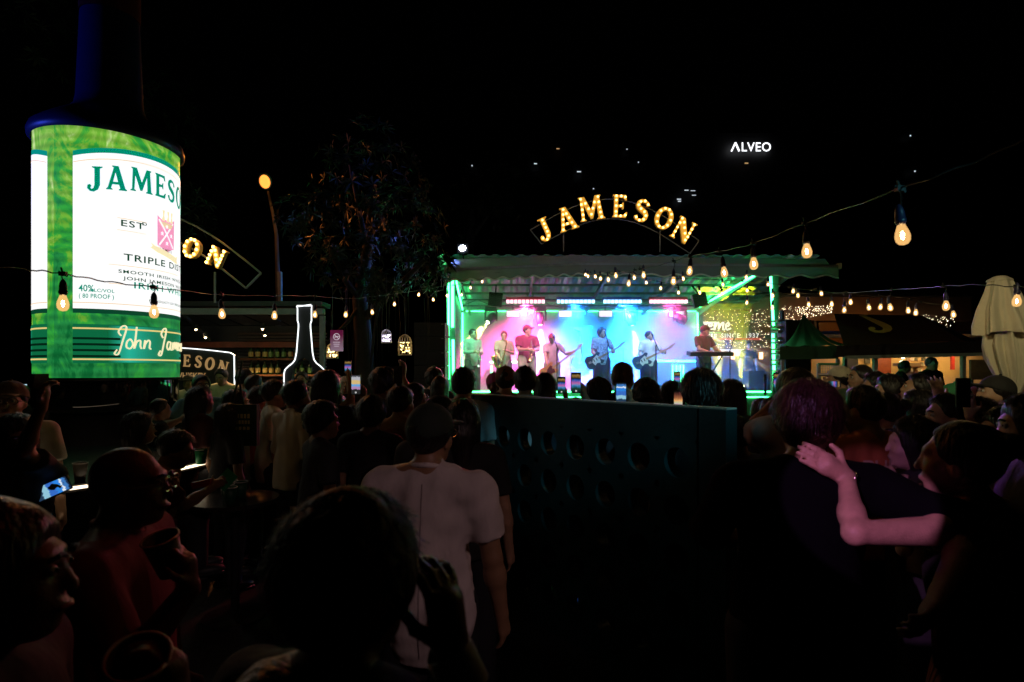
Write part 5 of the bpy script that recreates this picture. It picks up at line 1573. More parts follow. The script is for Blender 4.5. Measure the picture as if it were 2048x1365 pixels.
    # --- trousers
    if pants is not None:
        pm = pants if not isinstance(pants, tuple) else cloth('%d_%d_%d' % tuple(int(q*999) for q in pants), pants)
        G = Field([-.32*s*w,-.3*s,-.02],[.32*s*w,.6*s if seat else .3*s,1.1*s], max(res,.02))
        el((0,-.012,.92), (.158*w+.012,.114*torso+.012,.13), .04, f=G)
        for (a,b,d) in legs:
            c(a,b,.086*w+baggy,.066+baggy,.02,G); c(b,(d[0],d[1],d[2]+.03),.066+baggy,.052+baggy*1.2,.02,G)
        if not seat: G.cut(lambda X,Yg,Zg: .06*s-Zg)
        G.cut(lambda X,Yg,Zg: Zg-1.0*s)
        P, Q = G.mesh()
        to_obj(P, Q, 'trousers', pm, root)
        for (a,b,d) in legs:
            z0 = 0 if not seat else d[2]-.08
            MB().ball((d[0]*s, (d[1]+.07)*s, (z0+.035)*s), (.055*s,.14*s,.045*s), 10, 6).box((d[0]*s, (d[1]+.07)*s, (z0+.01)*s), (.09*s,.25*s,.02*s)).build('shoe', m_dark, root, True)
    # --- hair
    hm_ = HAIR[hcol] if isinstance(hcol, str) else hcol
    if hair != 'bald':
        hl = hp(0,0,0); ext = .16 if hair in ('short','curly','fade') else .42
        G = Field((hl-np.array([.16,.18,ext]))*s, (hl+np.array([.16,.16,.19]))*s, min(res,.013))
        th = {'short': .014, 'fade': .006, 'curly': .034, 'long': .018, 'bob': .02, 'bun': .012, 'pony': .012, 'mop': .028}[hair]
        el(hp(0,-.016,.026), (.076+th,.096+th,.092+th*1.15), .02, Rm, f=G)
        if hair == 'fade': el(hp(0,.0,.075), (.066,.088,.055), .02, Rm, f=G)
        inv = Rm.T
        def hairline(X, Yg, Zg):
            x, y, z = X/s-hc[0], Yg/s-hc[1], Zg/s-hc[2]
            ly = inv[1][0]*x+inv[1][1]*y+inv[1][2]*z; lz = inv[2][0]*x+inv[2][1]*y+inv[2][2]*z
            lim = np.where(ly > 0, -.02+.85*ly+3*np.maximum(ly-.045,0), -.02+.75*ly)
            if hair in ('long','bob'): lim = np.where(ly > .035, -.1+4.0*(ly-.035), -9)
            if hair == 'mop': lim = lim - .02
            return (lim-lz)*.6*s
        if hair in ('long','bob'):
            L = .33 if hair == 'long' else .12
            c(hp(0,-.03,.02), hp(0,-.055,-.06), .088, .082, .03, G); c(hp(0,-.055,-.06), hc+np.array([0,-.075,-.06-L])+0*hc, .080, .06, .03, G)
            for sg in (-1,1): c(hp(.06*sg,-.01,.0), hc+np.array([.072*sg,-.03,-.08-L*.5]), .036, .028, .03, G)
        G.disp(({'curly': .011, 'mop': .006}.get(hair, .004))*s, ({'curly': 75}.get(hair, 48))/s, sd+50, (1,1,.35) if hair != 'curly' else (1,1,1))
        G.cut(hairline)
        if hair == 'bun': c(hp(0,-.10,.05), hp(0,-.125,.06), .042, .040, .02, G)
        if hair == 'pony': c(hp(0,-.10,.0), hp(0,-.135,-.05), .026, .036, .02, G); c(hp(0,-.135,-.05), hp(0,-.125,-.22), .036, .018, .02, G)
        P, Q = G.mesh()
        if P is not None: to_obj(P, Q, 'hair', hm_, root)
    # --- cap
    if cap is not None:
        cm = cloth('cap_%d_%d_%d' % tuple(int(q*999) for q in cap[0]), cap[0]); back = cap[1] if len(cap) > 1 else False
        hl = hp(0,0,0)
        G = Field((hl-np.array([.2,.2,.12]))*s, (hl+np.array([.2,.2,.19]))*s, min(res,.012))
        el(hp(0,-.012,.034), (.094,.114,.106), .01, Rm, f=G)
        inv = Rm.T
        def capcut(X, Yg, Zg):
            x, y, z = X/s-hc[0], Yg/s-hc[1], Zg/s-hc[2]
            ly = inv[1][0]*x+inv[1][1]*y+inv[1][2]*z; lz = inv[2][0]*x+inv[2][1]*y+inv[2][2]*z
            return ((.024+.22*ly)-lz)*s
        G.cut(capcut)
        sg = -1 if back else 1
        el(hp(0,.135*sg,.045), (.072,.085,.010), .008, Rm, f=G)
        P, Q = G.mesh(); to_obj(P, Q, 'cap', cm, root)
        b = hp(0,-.012,.142)*s; MB().ball(b, .010*s, 8, 5).build('cap_button', cm, root)
        if len(cap) > 2 and cap[2]:
            b = hp(0,-.118,.062)*s; Rq = Matrix(Rm.tolist()) @ Matrix.Rotation(rad(90),3,'X')
            MB().lathe([(.001,.012*s),(.022*s,.008*s),(.024*s,0)], b, 12, Rq).build('cap_patch', pmat('cap_patch_black', (.02,.02,.025), .6), root)
    # --- face details
    if eyes is None: eyes = abs(((face+head[0]+180) % 360)-180) > 50
    if eyes:
        for sg in (-1,1):
            ey = MB().ball(hp(.030*sg,.0855,.009)*s, .0115*s, 8, 6).build('eye', pmat('eye_white', (.45,.42,.39), .3, 0, 0), root, True)
            MB().ball(hp(.030*sg,.0935,.009)*s, .0062*s, 6, 4).build('iris', pmat('iris_dark', (.02,.012,.01), .2, 0, 0), ey, True)
            MB().tube([hp(.014*sg,.104,.030)*s, hp(.030*sg,.104,.036)*s, hp(.050*sg,.092,.030)*s], .0042*s, 5).build('eyebrow', HAIR['black'], root, True)
        mb = MB().tube([hp(-.022,.098,-.064)*s, hp(0,.107,-.062)*s, hp(.022,.098,-.064)*s], .0048*s, 5)
        mb.build('lips', pmat('lip', (.32,.11,.09), .45, 0, 0), root, True)
    if glasses:
        mb = MB()
        for sg in (-1,1):
            ctr = hp(.033*sg,.113,.006)
            mb.tube([(ctr + Rm @ np.array([.027*math.cos(t),0,.021*math.sin(t)]))*s for t in [k*2*math.pi/16 for k in range(17)]], .0026*s, 5)
            mb.tube([hp(.060*sg,.110,.010)*s, hp(.080*sg,.0,.004)*s], .0026*s, 5)
        mb.tube([hp(-.007,.115,.010)*s, hp(.007,.115,.010)*s], .0026*s, 5)
        mb.build('glasses', pmat('glasses_metal', (.5,.45,.40), .2, .9, 0), root)
    if mask is not None:
        G = Field((hp(0,0,0)-np.array([.16,.16,.16]))*s, (hp(0,0,0)+np.array([.16,.2,.1]))*s, .012)
        el(hp(0,.035,-.055), (.066,.082,.062), .02, Rm, f=G); P, Q = G.mesh(); to_obj(P, Q, 'face_mask', cloth('mask', mask), root)
    if straps is not None:
        sm = cloth('strap', straps)
        for sg in (-1,1):
            mb = MB(); mb.tube([J(.085*sg,-.13,1.06)*s, J(.095*sg,-.132,1.25)*s, J(.10*sg,-.085,1.42)*s, J(.10*sg,0,1.462)*s, J(.10*sg,.09,1.40)*s], .014*s, 6)
            mb.build('backpack_strap', sm, root, True)
    def toworld(p): return Vector(origin) + Vector(rgt*p[0]*s + fwd*p[1]*s) + Vector((0,0,p[2]*s))
    return {'root': root, 'LH': toworld(LH), 'RH': toworld(RH), 'hp': lambda x,y,z: toworld(hp(x,y,z)), 's': s, 'J': lambda x,y,z: toworld(J(x,y,z)), 'toloc': toloc}
def strands(pp, n, seed, mat, r0=.012, r1=.030, drop=1.0, width=.0022, part=(0,-.03,.11)):
    """a mass of fine hair ribbons flowing from the crown over the scalp"""
    r = random.Random(seed); hp = pp['hp']; v = []; f = []
    inv = Matrix.Translation(-pp['root'].location)
    iw = (Matrix.Translation(pp['root'].location) @ Matrix.Rotation(pp['root'].rotation_euler.z, 4, 'Z')).inverted()
    for k in range(n):
        az = r.uniform(0, 2*math.pi); ox, oy = r.uniform(-.03,.03), r.uniform(-.05,.05)
        back = -math.cos(az)            # az = 0 points forward
        tmax = (1.15 + .75*max(0, back) + .35*abs(math.sin(az)))*drop*r.uniform(.8,1.08)
        if math.cos(az) > .55: tmax = min(tmax, 1.05*r.uniform(.85,1.1))
        t0 = r.uniform(0, .75)*tmax; t1 = min(tmax, t0 + r.uniform(.5,1.1)); off = r.uniform(r0, r1); tw = r.uniform(-.25,.25)
        base = len(v); m = 7
        for i in range(m):
            t = t0 + (t1-t0)*i/(m-1); a = az + tw*t*.5
            d = Vector((math.sin(a)*math.sin(t), math.cos(a)*math.sin(t), math.cos(t)))
            o_ = off + .004*math.sin(i*.9+k) + (.010 if i == m-1 else 0)
            p = (d.x*(.076+o_)+ox*.25, -.016+d.y*(.096+o_)+oy*.2, .026+d.z*(.092+o_))
            q = (math.cos(a)*width*(1-.6*i/m), -math.sin(a)*width*(1-.6*i/m), 0)
            v.append(iw @ hp(p[0]-q[0], p[1]-q[1], p[2])); v.append(iw @ hp(p[0]+q[0], p[1]+q[1], p[2]))
        for i in range(m-1): f.append((base+2*i, base+2*i+1, base+2*i+3, base+2*i+2))
    return tag(MB().add(v, f).build('hair_strands', mat, pp['root'], True), kind='stuff')
PH = []
def screen_mat(i):
    nm = 'phone_screen_%d' % i
    if nm in MATS: return MATS[nm]
    m = bpy.data.materials.new(nm); m.use_nodes = True; MATS[nm] = m
    nt = m.node_tree; b_ = nt.nodes['Principled BSDF']; b_.inputs['Base Color'].default_value = (.01,.01,.01,1); b_.inputs['Roughness'].default_value = .15
    tc = nt.nodes.new('ShaderNodeTexCoord'); sp = nt.nodes.new('ShaderNodeSeparateXYZ'); nz = nt.nodes.new('ShaderNodeTexNoise'); nz.inputs['Scale'].default_value = 5.0
    nt.links.new(tc.outputs['Generated'], sp.inputs[0]); nt.links.new(tc.outputs['Generated'], nz.inputs['Vector'])
    rp = nt.nodes.new('ShaderNodeValToRGB'); rp.color_ramp.interpolation = 'CONSTANT' if i % 2 else 'LINEAR'
    pal = [[(0,(.005,.005,.008)),(.22,(.01,.05,.03)),(.36,(.05,.25,.55)),(.50,(.55,.12,.35)),(.62,(.02,.10,.45)),(.72,(.004,.004,.008)),(.86,(.3,.18,.05)),(.92,(.004,.004,.006))],
           [(0,(.02,.05,.10)),(.25,(.30,.60,.75)),(.42,(.04,.16,.60)),(.62,(.03,.25,.80)),(.78,(.75,.85,.95)),(.83,(.05,.20,.55)),(.93,(.01,.02,.05))],
           [(0,(.01,.005,.005)),(.2,(.6,.25,.55)),(.34,(.55,.60,.40)),(.5,(.9,.45,.15)),(.62,(.35,.12,.05)),(.82,(.10,.03,.02)),(.95,(.004,.004,.004))],
           [(0,(.02,.02,.02)),(.25,(.45,.25,.45)),(.4,(.15,.40,.75)),(.55,(.70,.50,.20)),(.75,(.45,.45,.50)),(.9,(.05,.05,.06))]][i % 4]
    es = rp.color_ramp.elements
    es[0].position, es[0].color = pal[0][0], (*pal[0][1],1); es[1].position, es[1].color = pal[-1][0], (*pal[-1][1],1)
    for p_, c_ in pal[1:-1]:
        e_ = es.new(p_); e_.color = (*c_,1)
    ad = nt.nodes.new('ShaderNodeMath'); ad.operation = 'MULTIPLY_ADD'; ad.inputs[1].default_value = .22; nt.links.new(nz.outputs['Fac'], ad.inputs[0])
    sb = nt.nodes.new('ShaderNodeMath'); sb.operation = 'SUBTRACT'; sb.inputs[1].default_value = .11; nt.links.new(sp.outputs['Z'], sb.inputs[0]); nt.links.new(sb.outputs[0], ad.inputs[2])
    nt.links.new(ad.outputs[0], rp.inputs['Fac']); nt.links.new(rp.outputs['Color'], b_.inputs['Emission Color']); b_.inputs['Emission Strength'].default_value = .9
    return m
def phone(label, px, py, Y, scr=0, yaw=0, tilt=0, roll=0, back=False, scale=1.0):
    o = empty('phone', W(px, py, Y), label, 'phone', 'phones held up by the crowd')
    o.rotation_euler = (rad(tilt), rad(roll), rad(yaw))
    k = scale
    MB().box((0,0,0), (.074*k,.009,.155*k)).build('case', m_black, o)
    MB().box((0,-.0055 if not back else .0055,0), (.067*k,.002,.145*k)).build('screen', screen_mat(scr), o)
    if back: MB().box((-.018*k,-.0065,.055*k), (.03*k,.004,.035*k)).build('camera_bump', m_dark, o)
    else: MB().box((0,-.0068,-.060*k), (.012*k,.001,.012*k)).build('shutter_button', emat('shutter_white',(.9,.9,.9),.6,False), o)
    return o

CROWD = 'people in the crowd'
# ---------------------------------------------------------------- foreground
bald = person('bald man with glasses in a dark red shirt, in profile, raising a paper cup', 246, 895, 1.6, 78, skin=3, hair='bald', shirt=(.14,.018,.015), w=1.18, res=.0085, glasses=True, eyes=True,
      RH=W(378,1178,1.50), Rh=(.3,-.3,-1), handdir={1:(0,-.12,1)}, handn={1:(.15,-1,0)}, fingers={1:1.0,-1:.5}, collar=True, group='people standing closest')
cup('green paper cup raised by the bald man with glasses', W(344,1146,1.50), .105, .044, Matrix.Rotation(rad(-8),3,'Y') @ Matrix.Rotation(rad(16),3,'X'))
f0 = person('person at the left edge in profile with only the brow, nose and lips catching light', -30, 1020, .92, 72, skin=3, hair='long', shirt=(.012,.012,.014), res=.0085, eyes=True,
      RH=W(352,1420,.90), Rh=(.3,-.3,-1), handdir={1:(0,-.15,1)}, handn={1:(.1,-1,0)}, fingers={1:1.1,-1:.5}, group='people standing closest')
cup('paper cup with pale rim at the bottom left corner', W(282,1400,.90), .10, .043, Matrix.Rotation(rad(14),3,'Y') @ Matrix.Rotation(rad(24),3,'X') )
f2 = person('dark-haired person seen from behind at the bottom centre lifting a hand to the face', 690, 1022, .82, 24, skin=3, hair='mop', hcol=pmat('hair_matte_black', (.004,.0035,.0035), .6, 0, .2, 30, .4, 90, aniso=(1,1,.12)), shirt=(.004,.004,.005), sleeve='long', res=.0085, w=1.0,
      RH=W(905,1312,.84), Rh=(0,.1,-1), handdir={1:(-.28,.15,1)}, handn={1:(-.9,.2,0)}, fingers={1:.55,-1:.5,'spread':.15}, group='people standing closest')
iw = (Matrix.Translation(f2['root'].location) @ Matrix.Rotation(f2['root'].rotation_euler.z, 4, 'Z')).inverted()
p = f2['RH']; MB().cyl(iw @ (p+Vector((-.004,0,.006))), iw @ (p+Vector((.022,-.005,-.045))), .036, n=16).build('white_cuff', m_white, f2['root'], True)
strands(f2, 900, 2, MATS['hair_matte_black'], .024, .031)
f3 = person('person with light brown hair whose head top just enters the bottom edge', 540, 1348, .78, 0, hair='short', hcol='blond', shirt=(.02,.02,.02), res=.011, group='people standing closest')
wht = person('man in a dark cap and white short-sleeved shirt seen from behind, centre', 857, 817, 2.25, 6, skin=1, hair='short', cap=((.012,.022,.014),), shirt=(.60,.52,.50), collar=True, w=1.12, folds=1.3, res=.0085, pants=(.012,.012,.014), hem=.70, head=(16,0,0), glasses=True, eyes=False, group='people standing closest')
sw = wht['s']; shm = [c_ for c_ in wht['root'].children if c_.name.startswith('shirt')][0].data
co = np.empty(len(shm.vertices)*3, np.float32); shm.vertices.foreach_get('co', co); co = co.reshape(-1,3)
pth = []
for z_ in np.linspace(.75, 1.41, 16)*sw:
    q_ = co[(np.abs(co[:,0]) < .012) & (np.abs(co[:,2]-z_) < .012)]
    if len(q_): pth.append((0, float(q_[:,1].min())+.0005, float(z_)))
MB().tube(pth, .0022, 5).build('back_seam', cloth('seam', (.30,.25,.25)), wht['root'])
man = person('brown-haired man in a black T-shirt with a hand resting on his neck', 1618, 777, 1.92, 8, skin=0, hair='mop', hcol='brown', shirt=pmat('black_tee', (.004,.004,.006), 1.0, 0, .1, 6, .5, 11, spec=.05, aniso=(1,1,.4)), w=1.16, res=.0085, lean=(.06,.02), head=(6,-6,6), sleeve='elbow',
      LH=W(1500,1060,2.25), Lh=(-1,-.4,-.4), RH=W(1885,1190,1.50), Rh=(.3,-1,-.5), group='people standing closest')
strands(man, 4200, 5, hairmat('brown_sheen', (.07,.028,.022)), .022, .036, width=.0014)
wom = person('woman in a black strapless top resting her arm around the man in the black T-shirt', 1912, 850, 1.74, -22, skin=2, hair='bun', shirt=(.006,.005,.007), sleeve='tube', w=1.08, res=.0062, lean=(-.10,.06), head=(-24,0,0), eyes=False, pants=None, female=True,
      LH=W(1693,955,1.80), Lh=(-.1,-1,-.75), handdir={-1:(-.72,.30,.50)}, handn={-1:(.34,.94,-.25)}, fingers={-1:.25,1:.5,'spread':-.06}, group='people standing closest')
iw = (Matrix.Translation(wom['root'].location) @ Matrix.Rotation(wom['root'].rotation_euler.z, 4, 'Z')).inverted()
pb_ = iw @ wom['LH']; Rb = Vector((-.5,.1,.75)).to_track_quat('Z','Y').to_matrix()
MB().tube([pb_ + Rb @ Vector((.031*math.cos(t), .031*math.sin(t), 0)) for t in [k*2*math.pi/16 for k in range(17)]], .004, 6).build('bracelet', pmat('silver', (.8,.78,.75), .2, 1, 0), wom['root'], True)
# striped skirt
mstr = bpy.data.materials.new('striped_skirt'); mstr.use_nodes = True
nt = mstr.node_tree; b_ = nt.nodes['Principled BSDF']; tc = nt.nodes.new('ShaderNodeTexCoord'); wv = nt.nodes.new('ShaderNodeTexWave'); wv.inputs['Scale'].default_value = 22; wv.inputs['Distortion'].default_value = .6
rp = nt.nodes.new('ShaderNodeValToRGB'); rp.color_ramp.elements[0].position = .42; rp.color_ramp.elements[1].position = .55; rp.color_ramp.elements[0].color = (.03,.01,.03,1); rp.color_ramp.elements[1].color = (.45,.30,.5,1)
nt.links.new(tc.outputs['Object'], wv.inputs['Vector']); nt.links.new(wv.outputs['Fac'], rp.inputs['Fac']); nt.links.new(rp.outputs['Color'], b_.inputs['Base Color'])
MB().lathe([(.30,.45),(.25,.62),(.205,.82),(.17,.98),(.15,1.0)], (0,0,0), 28, Matrix.Diagonal((1,.8,1))).build('skirt', mstr, wom['root'], True)
puma = person('man in an orange T-shirt with a printed back near the couple', 1733, 777, 3.0, -18, skin=1, hair='fade', shirt=(.55,.16,.05), w=1.15, res=.012, head=(-12,0,0), group='people standing closest')
sP = puma['s']
def on_back(o, mbv, name, mat): return MB().add(*mbv).build(name, mat, o['root'])
v, f = text_poly('PUMA', .085, 1.0)
# printed on a sheet that hugs the back
def backy(x, z): return -(.105+.016)*math.sqrt(max(.05, 1-(x/(.155*1.15+.03))**2)) - .012
vv = [Vector((-(p[0]-.12)*-1*1.25, backy((p[0]-.12)*1.25, 0)-.004, 1.285+p[1]))*sP for p in v]
on_back(puma, (vv, f), 'print_word', cloth('print_pale', (.62,.40,.25), .1))
cat = [(-.10,.0),(-.11,.08),(-.13,.14),(-.09,.12),(-.06,.145),(.0,.13),(.045,.145),(.07,.175),(.085,.13),(.11,.09),(.12,-.02),(.09,-.12),(.02,-.15),(-.05,-.10)]
v, f = poly([cat]); bm = MB()
vv = [Vector((p[0], backy(p[0], 0)-.010, 1.16+p[1]))*sP for p in v]
on_back(puma, (vv, f), 'print_animal', cloth('print_dark', (.03,.012,.010), .1))
for k in range(9):
    x = -.11+k*.026; bm.add([Vector((x, backy(x,0)-.004, .97))*sP, Vector((x+.016, backy(x+.016,0)-.004, .97))*sP, Vector((x+.016, backy(x+.016,0)-.004, 1.03))*sP, Vector((x, backy(x,0)-.004, 1.03))*sP], [(0,1,2,3)])
tag(bm.build('print_bars', cloth('print_pale', (.62,.40,.25), .1), puma['root']), kind='stuff')
pinkp = person('tall person in a pale shirt behind the brown-haired man, filming the stage', 1592, 740, 3.1, -6, skin=0, hair='short', shirt=(.62,.45,.45), res=.012, w=1.05, LH=W(1556,800,3.3), Lh=(-.8,-.3,-.8), group='people standing closest')
phone('phone recording the lit stage in front of the tall person in a pale shirt', 1556, 765, 3.9, 0, scale=.9)
phone('dark phone edge beside the recording phone near the stage step', 1531, 770, 3.8, 0, yaw=60, back=True, scale=.9)

# ---------------------------------------------------------------- centre crowd against the stage
def C(label, px, top, Y, face=0, **k):
    o = person(label, px, top, Y, face, **k)
    if Y < 5.8 and not k.get('cap') and k.get('hair') not in ('bald', None):
        th = {'short': .014, 'fade': .008, 'curly': .034, 'long': .018, 'bob': .02, 'bun': .012, 'pony': .012, 'mop': .028}[k['hair']]
        strands(o, 240, NPER[0], HAIR[k.get('hcol', 'black')], th-.004, th+.012, width=.0035)
    return o
C('person with short curly hair by the left speaker tower', 868, 740, 7.2, 10, hair='curly', shirt=(.03,.03,.03))
C('long-haired person in front of the left speaker tower', 879, 756, 6.3, 5, hair='long', shirt=(.45,.40,.34), female=True)
C('man in a white shirt with dark backpack straps left of the game frame', 926, 740, 4.5, 6, hair='short', shirt=(.60,.62,.68), straps=(.02,.02,.02), res=.013)
C('person in a pink cap with a ponytail facing the stage', 989, 749, 6.4, 4, hair='pony', hcol='auburn', cap=((.55,.12,.28),), shirt=(.03,.02,.02), female=True)
C('man in a brown cap with a round black patch facing the stage', 1011, 737, 5.5, 0, hair='short', cap=((.22,.09,.05), False, True), shirt=(.02,.025,.05))
C('man with short dark hair and a white collar facing the stage', 1050, 737, 4.9, 0, hair='short', shirt=(.65,.62,.70), collar=True, res=.013)
C('woman with long straight dark hair facing the stage', 1090, 751, 5.1, 0, hair='long', shirt=(.02,.02,.025), female=True)
p1 = C('short person holding the dark phone high above the game frame', 1150, 800, 4.6, 0, hair='short', shirt=(.03,.05,.08), RH=W(1168,792,4.30), Rh=(.9,-.2,-1), handdir={1:(-.2,.1,1)}, fingers={1:.8,-1:.5}, res=.013)
phone('large dark phone showing the arched sign above the game frame', 1152, 766, 4.2, 0)
phone('smaller phone with gold case left of the large dark phone', 1123, 771, 5.2, 0)
p1 = C('short person raising the gold-cased phone with the right hand', 1108, 800, 5.5, 0, hair='bob', shirt=(.02,.02,.02), RH=W(1131,795,5.25), Rh=(.9,-.2,-1), handdir={1:(-.1,.1,1)}, fingers={1:.8,-1:.5})
C('person with tight curly hair right of the large dark phone', 1196, 765, 4.6, 10, hair='curly', shirt=(.02,.03,.05), head=(10,0,0), res=.013)
C('tall man with short sides turning toward the right of the stage', 1244, 729, 4.7, 14, hair='fade', hcol='auburn', shirt=(.02,.015,.02), head=(14,0,0), res=.013)
phone('phone with bright blue stage picture held before the tall man', 1242, 788, 3.95, 1)
C('short person holding the bright blue phone behind the game frame', 1258, 812, 4.0, 0, hair='bob', shirt=(.03,.02,.03), RH=W(1259,805,3.98), Rh=(.8,-.2,-1), handdir={1:(-.1,.1,1)}, res=.013)
C('curly-haired person between the bright blue phone and the big mop of hair', 1292, 767, 4.3, 0, hair='curly', shirt=(.02,.02,.02), res=.013)
C('person with straight dark hair behind the warm-lit phone', 1344, 768, 4.7, 0, hair='bob', shirt=(.03,.03,.04))
phone('phone held above heads showing the sign on a dark screen', 1354, 758, 4.9, 0, scale=.8)
phone('phone with warm orange picture at the top rail of the game frame', 1356, 801, 3.9, 2, scale=.85)
big = C('person with a large dark mop of hair right of the warm-lit phone', 1402, 752, 3.45, 0, hair='curly', shirt=(.015,.015,.02), w=1.05, res=.013)
strands(big, 900, 8, HAIR['black'], .03, .05)
C('long-haired woman in black at the right end of the game frame', 1464, 766, 4.1, 4, hair='long', shirt=(.012,.012,.014), female=True, res=.013)
C('small person with pink-lit hair near the stage step', 1524, 802, 4.8, 0, hair='bob', hcol='brown', shirt=(.1,.02,.05), female=True)
C('shorter person with violet-lit long hair near the stage step', 1546, 800, 4.3, 5, hair='long', hcol='brown', shirt=(.05,.08,.3), female=True)
C('person in a white shirt hidden behind the right end of the game frame', 1476, 838, 3.3, 0, hair='short', shirt=(.55,.60,.72), w=1.1)

# ---------------------------------------------------------------- left crowd
C('man in a cream shirt turned toward the stage, first of the pair in white', 546, 764, 5.2, 62, hair='short', shirt=(.80,.72,.58), hem=.80, res=.013, skin=1, eyes=False)
C('man in a wrinkled white shirt with rolled sleeves, nearer of the pair in white', 590, 766, 4.6, 38, hair='short', shirt=(.84,.78,.68), folds=1.3, collar=True, sleeve='elbow', hem=.86, res=.012, skin=1)
C('dark-clothed woman with thick hair beside the bottle archway', 652, 746, 4.5, 20, hair='bob', shirt=(.015,.012,.012), sleeve='long')
C('curly-haired person in black turning toward the stage in front of the white shirts', 642, 812, 3.7, 55, hair='curly', shirt=(.012,.012,.012), skin=1, res=.013)
ph = C('person with both arms raised holding a phone toward the stage', 715, 812, 4.6, 8, hair='long', shirt=(.012,.012,.014), female=True, LH=W(700,800,4.45), RH=W(728,800,4.45), Lh=(-1,-.1,-.9), Rh=(1,-.1,-.9), handdir={1:(-.1,.1,1),-1:(.1,.1,1)}, fingers={1:.8,-1:.8}, res=.012)
phone('bright phone screen held up by both hands left of the stage', 712, 770, 4.4, 3)
phone('phone in gold case raised higher behind the bright phone', 696, 735, 6.2, 0)
C('person raising the gold-cased phone by the archway', 676, 790, 6.3, 10, hair='short', shirt=(.02,.02,.02), RH=W(697,752,6.2), Rh=(.8,-.2,-1), handdir={1:(0,.1,1)})
C('man with curly hair in black filming near the birdcages', 767, 743, 5.2, 30, hair='curly', shirt=(.012,.012,.012), head=(15,0,0), skin=1, res=.013, RH=W(805,755,5.5), Rh=(.8,-.4,-1), handdir={1:(0,.1,1)})
phone('phone held sideways by the curly-haired man near the speaker tower', 790, 748, 5.6, 1, roll=90)
phone('black phone back beside the sideways phone', 796, 750, 5.0, 0, yaw=20, back=True)
C('bald person facing the camera beyond the raised phones', 690, 752, 8.0, 165, hair='bald', shirt=(.02,.02,.02), skin=2)
C('person in an orange tank top with bare shoulders seen from behind', 800, 778, 4.3, 20, hair='short', shirt=(.20,.05,.02), sleeve='none', skin=1, head=(12,0,0), res=.012)
C('person with glasses and red-lit cheek in profile left of the dark cap', 826, 772, 5.0, 72, hair='bob', shirt=(.02,.01,.01), glasses=True, skin=0, res=.013)
C('person in a dark cap just behind the man in the white shirt', 878, 798, 3.2, 0, hair='short', cap=((.010,.014,.010),), shirt=(.015,.015,.015), res=.013)
C('dark-haired person behind the white shirt man, right side', 926, 806, 3.1, 0, hair='long', shirt=(.012,.012,.012), res=.013)
STAFF = 'bar staff'
C('bartender in a cream shirt looking down below the whiskey board', 446, 737, 9.3, 178, hair='short', shirt=(.70,.58,.38), sleeve='long', head=(0,-22,0), LH=(-.12,.30,1.10), RH=(.10,.32,1.12), group=STAFF)
C('bartender in a cap and cream shirt beside the giant bottle', 378, 752, 9.3, 172, hair='short', cap=((.10,.07,.05),), shirt=(.70,.58,.38), group=STAFF)
C('masked server in a green-lit white shirt inside the bottle archway', 605, 744, 9.0, 176, hair='short', shirt=(.50,.60,.50), sleeve='long', mask=(.30,.55,.65), head=(0,-8,0), LH=(-.15,.3,1.1), RH=(.12,.3,1.1), straps=(.02,.02,.02), group=STAFF)
C('man with glasses in a teal shirt facing us below the whiskey board', 402, 752, 6.4, 140, hair='short', shirt=(.10,.25,.28), glasses=True, skin=1, RH=(.25,.30,1.25))
C('long-haired woman in dark red seen from behind by the counter', 398, 778, 5.0, 40, hair='long', shirt=(.06,.012,.010), female=True, skin=1)
C('man in a teal shirt at the bar, farther of two', 488, 740, 7.4, 40, hair='short', shirt=(.10,.30,.30), skin=0)
C('man in a pale shirt at the bar, nearer of two', 506, 752, 6.6, 35, hair='fade', shirt=(.40,.42,.30), skin=0)
tot = C('woman in a white tee with a dark tote bag on her shoulder', 470, 783, 5.1, 72, hair='long', shirt=(.55,.55,.40), female=True, skin=1, res=.013)
C('person in a red shirt bending toward the bar', 517, 776, 5.6, 30, hair='short', shirt=(.22,.02,.015), lean=(0,.12), head=(0,-15,0))
C('woman with dark hair at the counter near the red shirt', 560, 775, 6.6, 20, hair='bob', shirt=(.02,.02,.02), female=True)
tb_ = empty('tote_bag', W(480,872,4.72), 'dark green tote bag with pale print on the woman in the white tee', 'bag')
MB().box((0,0,.09), (.30,.06,.34)).build('bag', cloth('tote_green', (.02,.05,.03)), tb_)
for sg in (-1, 1): MB().tube([(-.02+.05*sg,0,.26),(0,-.02,.48),(.03,-.02,.62)], .008, 6).build('strap', cloth('tote_green', (.02,.05,.03)), tb_)
m_tp = cloth('tote_print', (.55,.48,.25), .1)
for k, (n_, hh) in enumerate(((7,.036),(8,.030),(6,.026))):
    for q in range(n_): MB().box((-.10+.2*(q+.5)/n_, -.034, .165-k*.05), (.2/n_*.62, .004, hh)).build('print_mark', m_tp, tb_)
MB().bar((-.11,-.036,-.01), (-.04,-.036,-.05), .03, .004).build('print_key', m_tp, tb_)
C('person in dark clothes leaning over the counter behind the bald man', 350, 862, 3.3, 70, hair='short', shirt=(.10,.012,.010), skin=1, head=(0,-20,0), lean=(0,.15), res=.013, RH=W(425,975,3.5), Rh=(.5,-.3,-1))
C('dark figure with long hair behind the small round table', 455, 812, 4.7, 40, hair='long', shirt=(.010,.010,.012), skin=1)
C('dark figure between the giant bottle base and the counter end', 318, 800, 5.9, 50, hair='short', shirt=(.010,.010,.010), skin=1)
C('dark figure standing just in front of the orange tank top', 742, 800, 3.9, 10, hair='mop', shirt=(.010,.010,.010), skin=1)
cd = empty('menu_card', W(452,960,3.7), 'bright green menu card held over the small round table', 'card')
MB().box((0,0,0), (.09,.004,.13), Matrix.Rotation(rad(42),3,'Y')).build('card', pmat('card_green', (.03,.35,.12), .5, 0, .05), cd)
cd = empty('card_box', W(404,968,3.5), 'small red box in the hand of the person leaning over the counter', 'box')
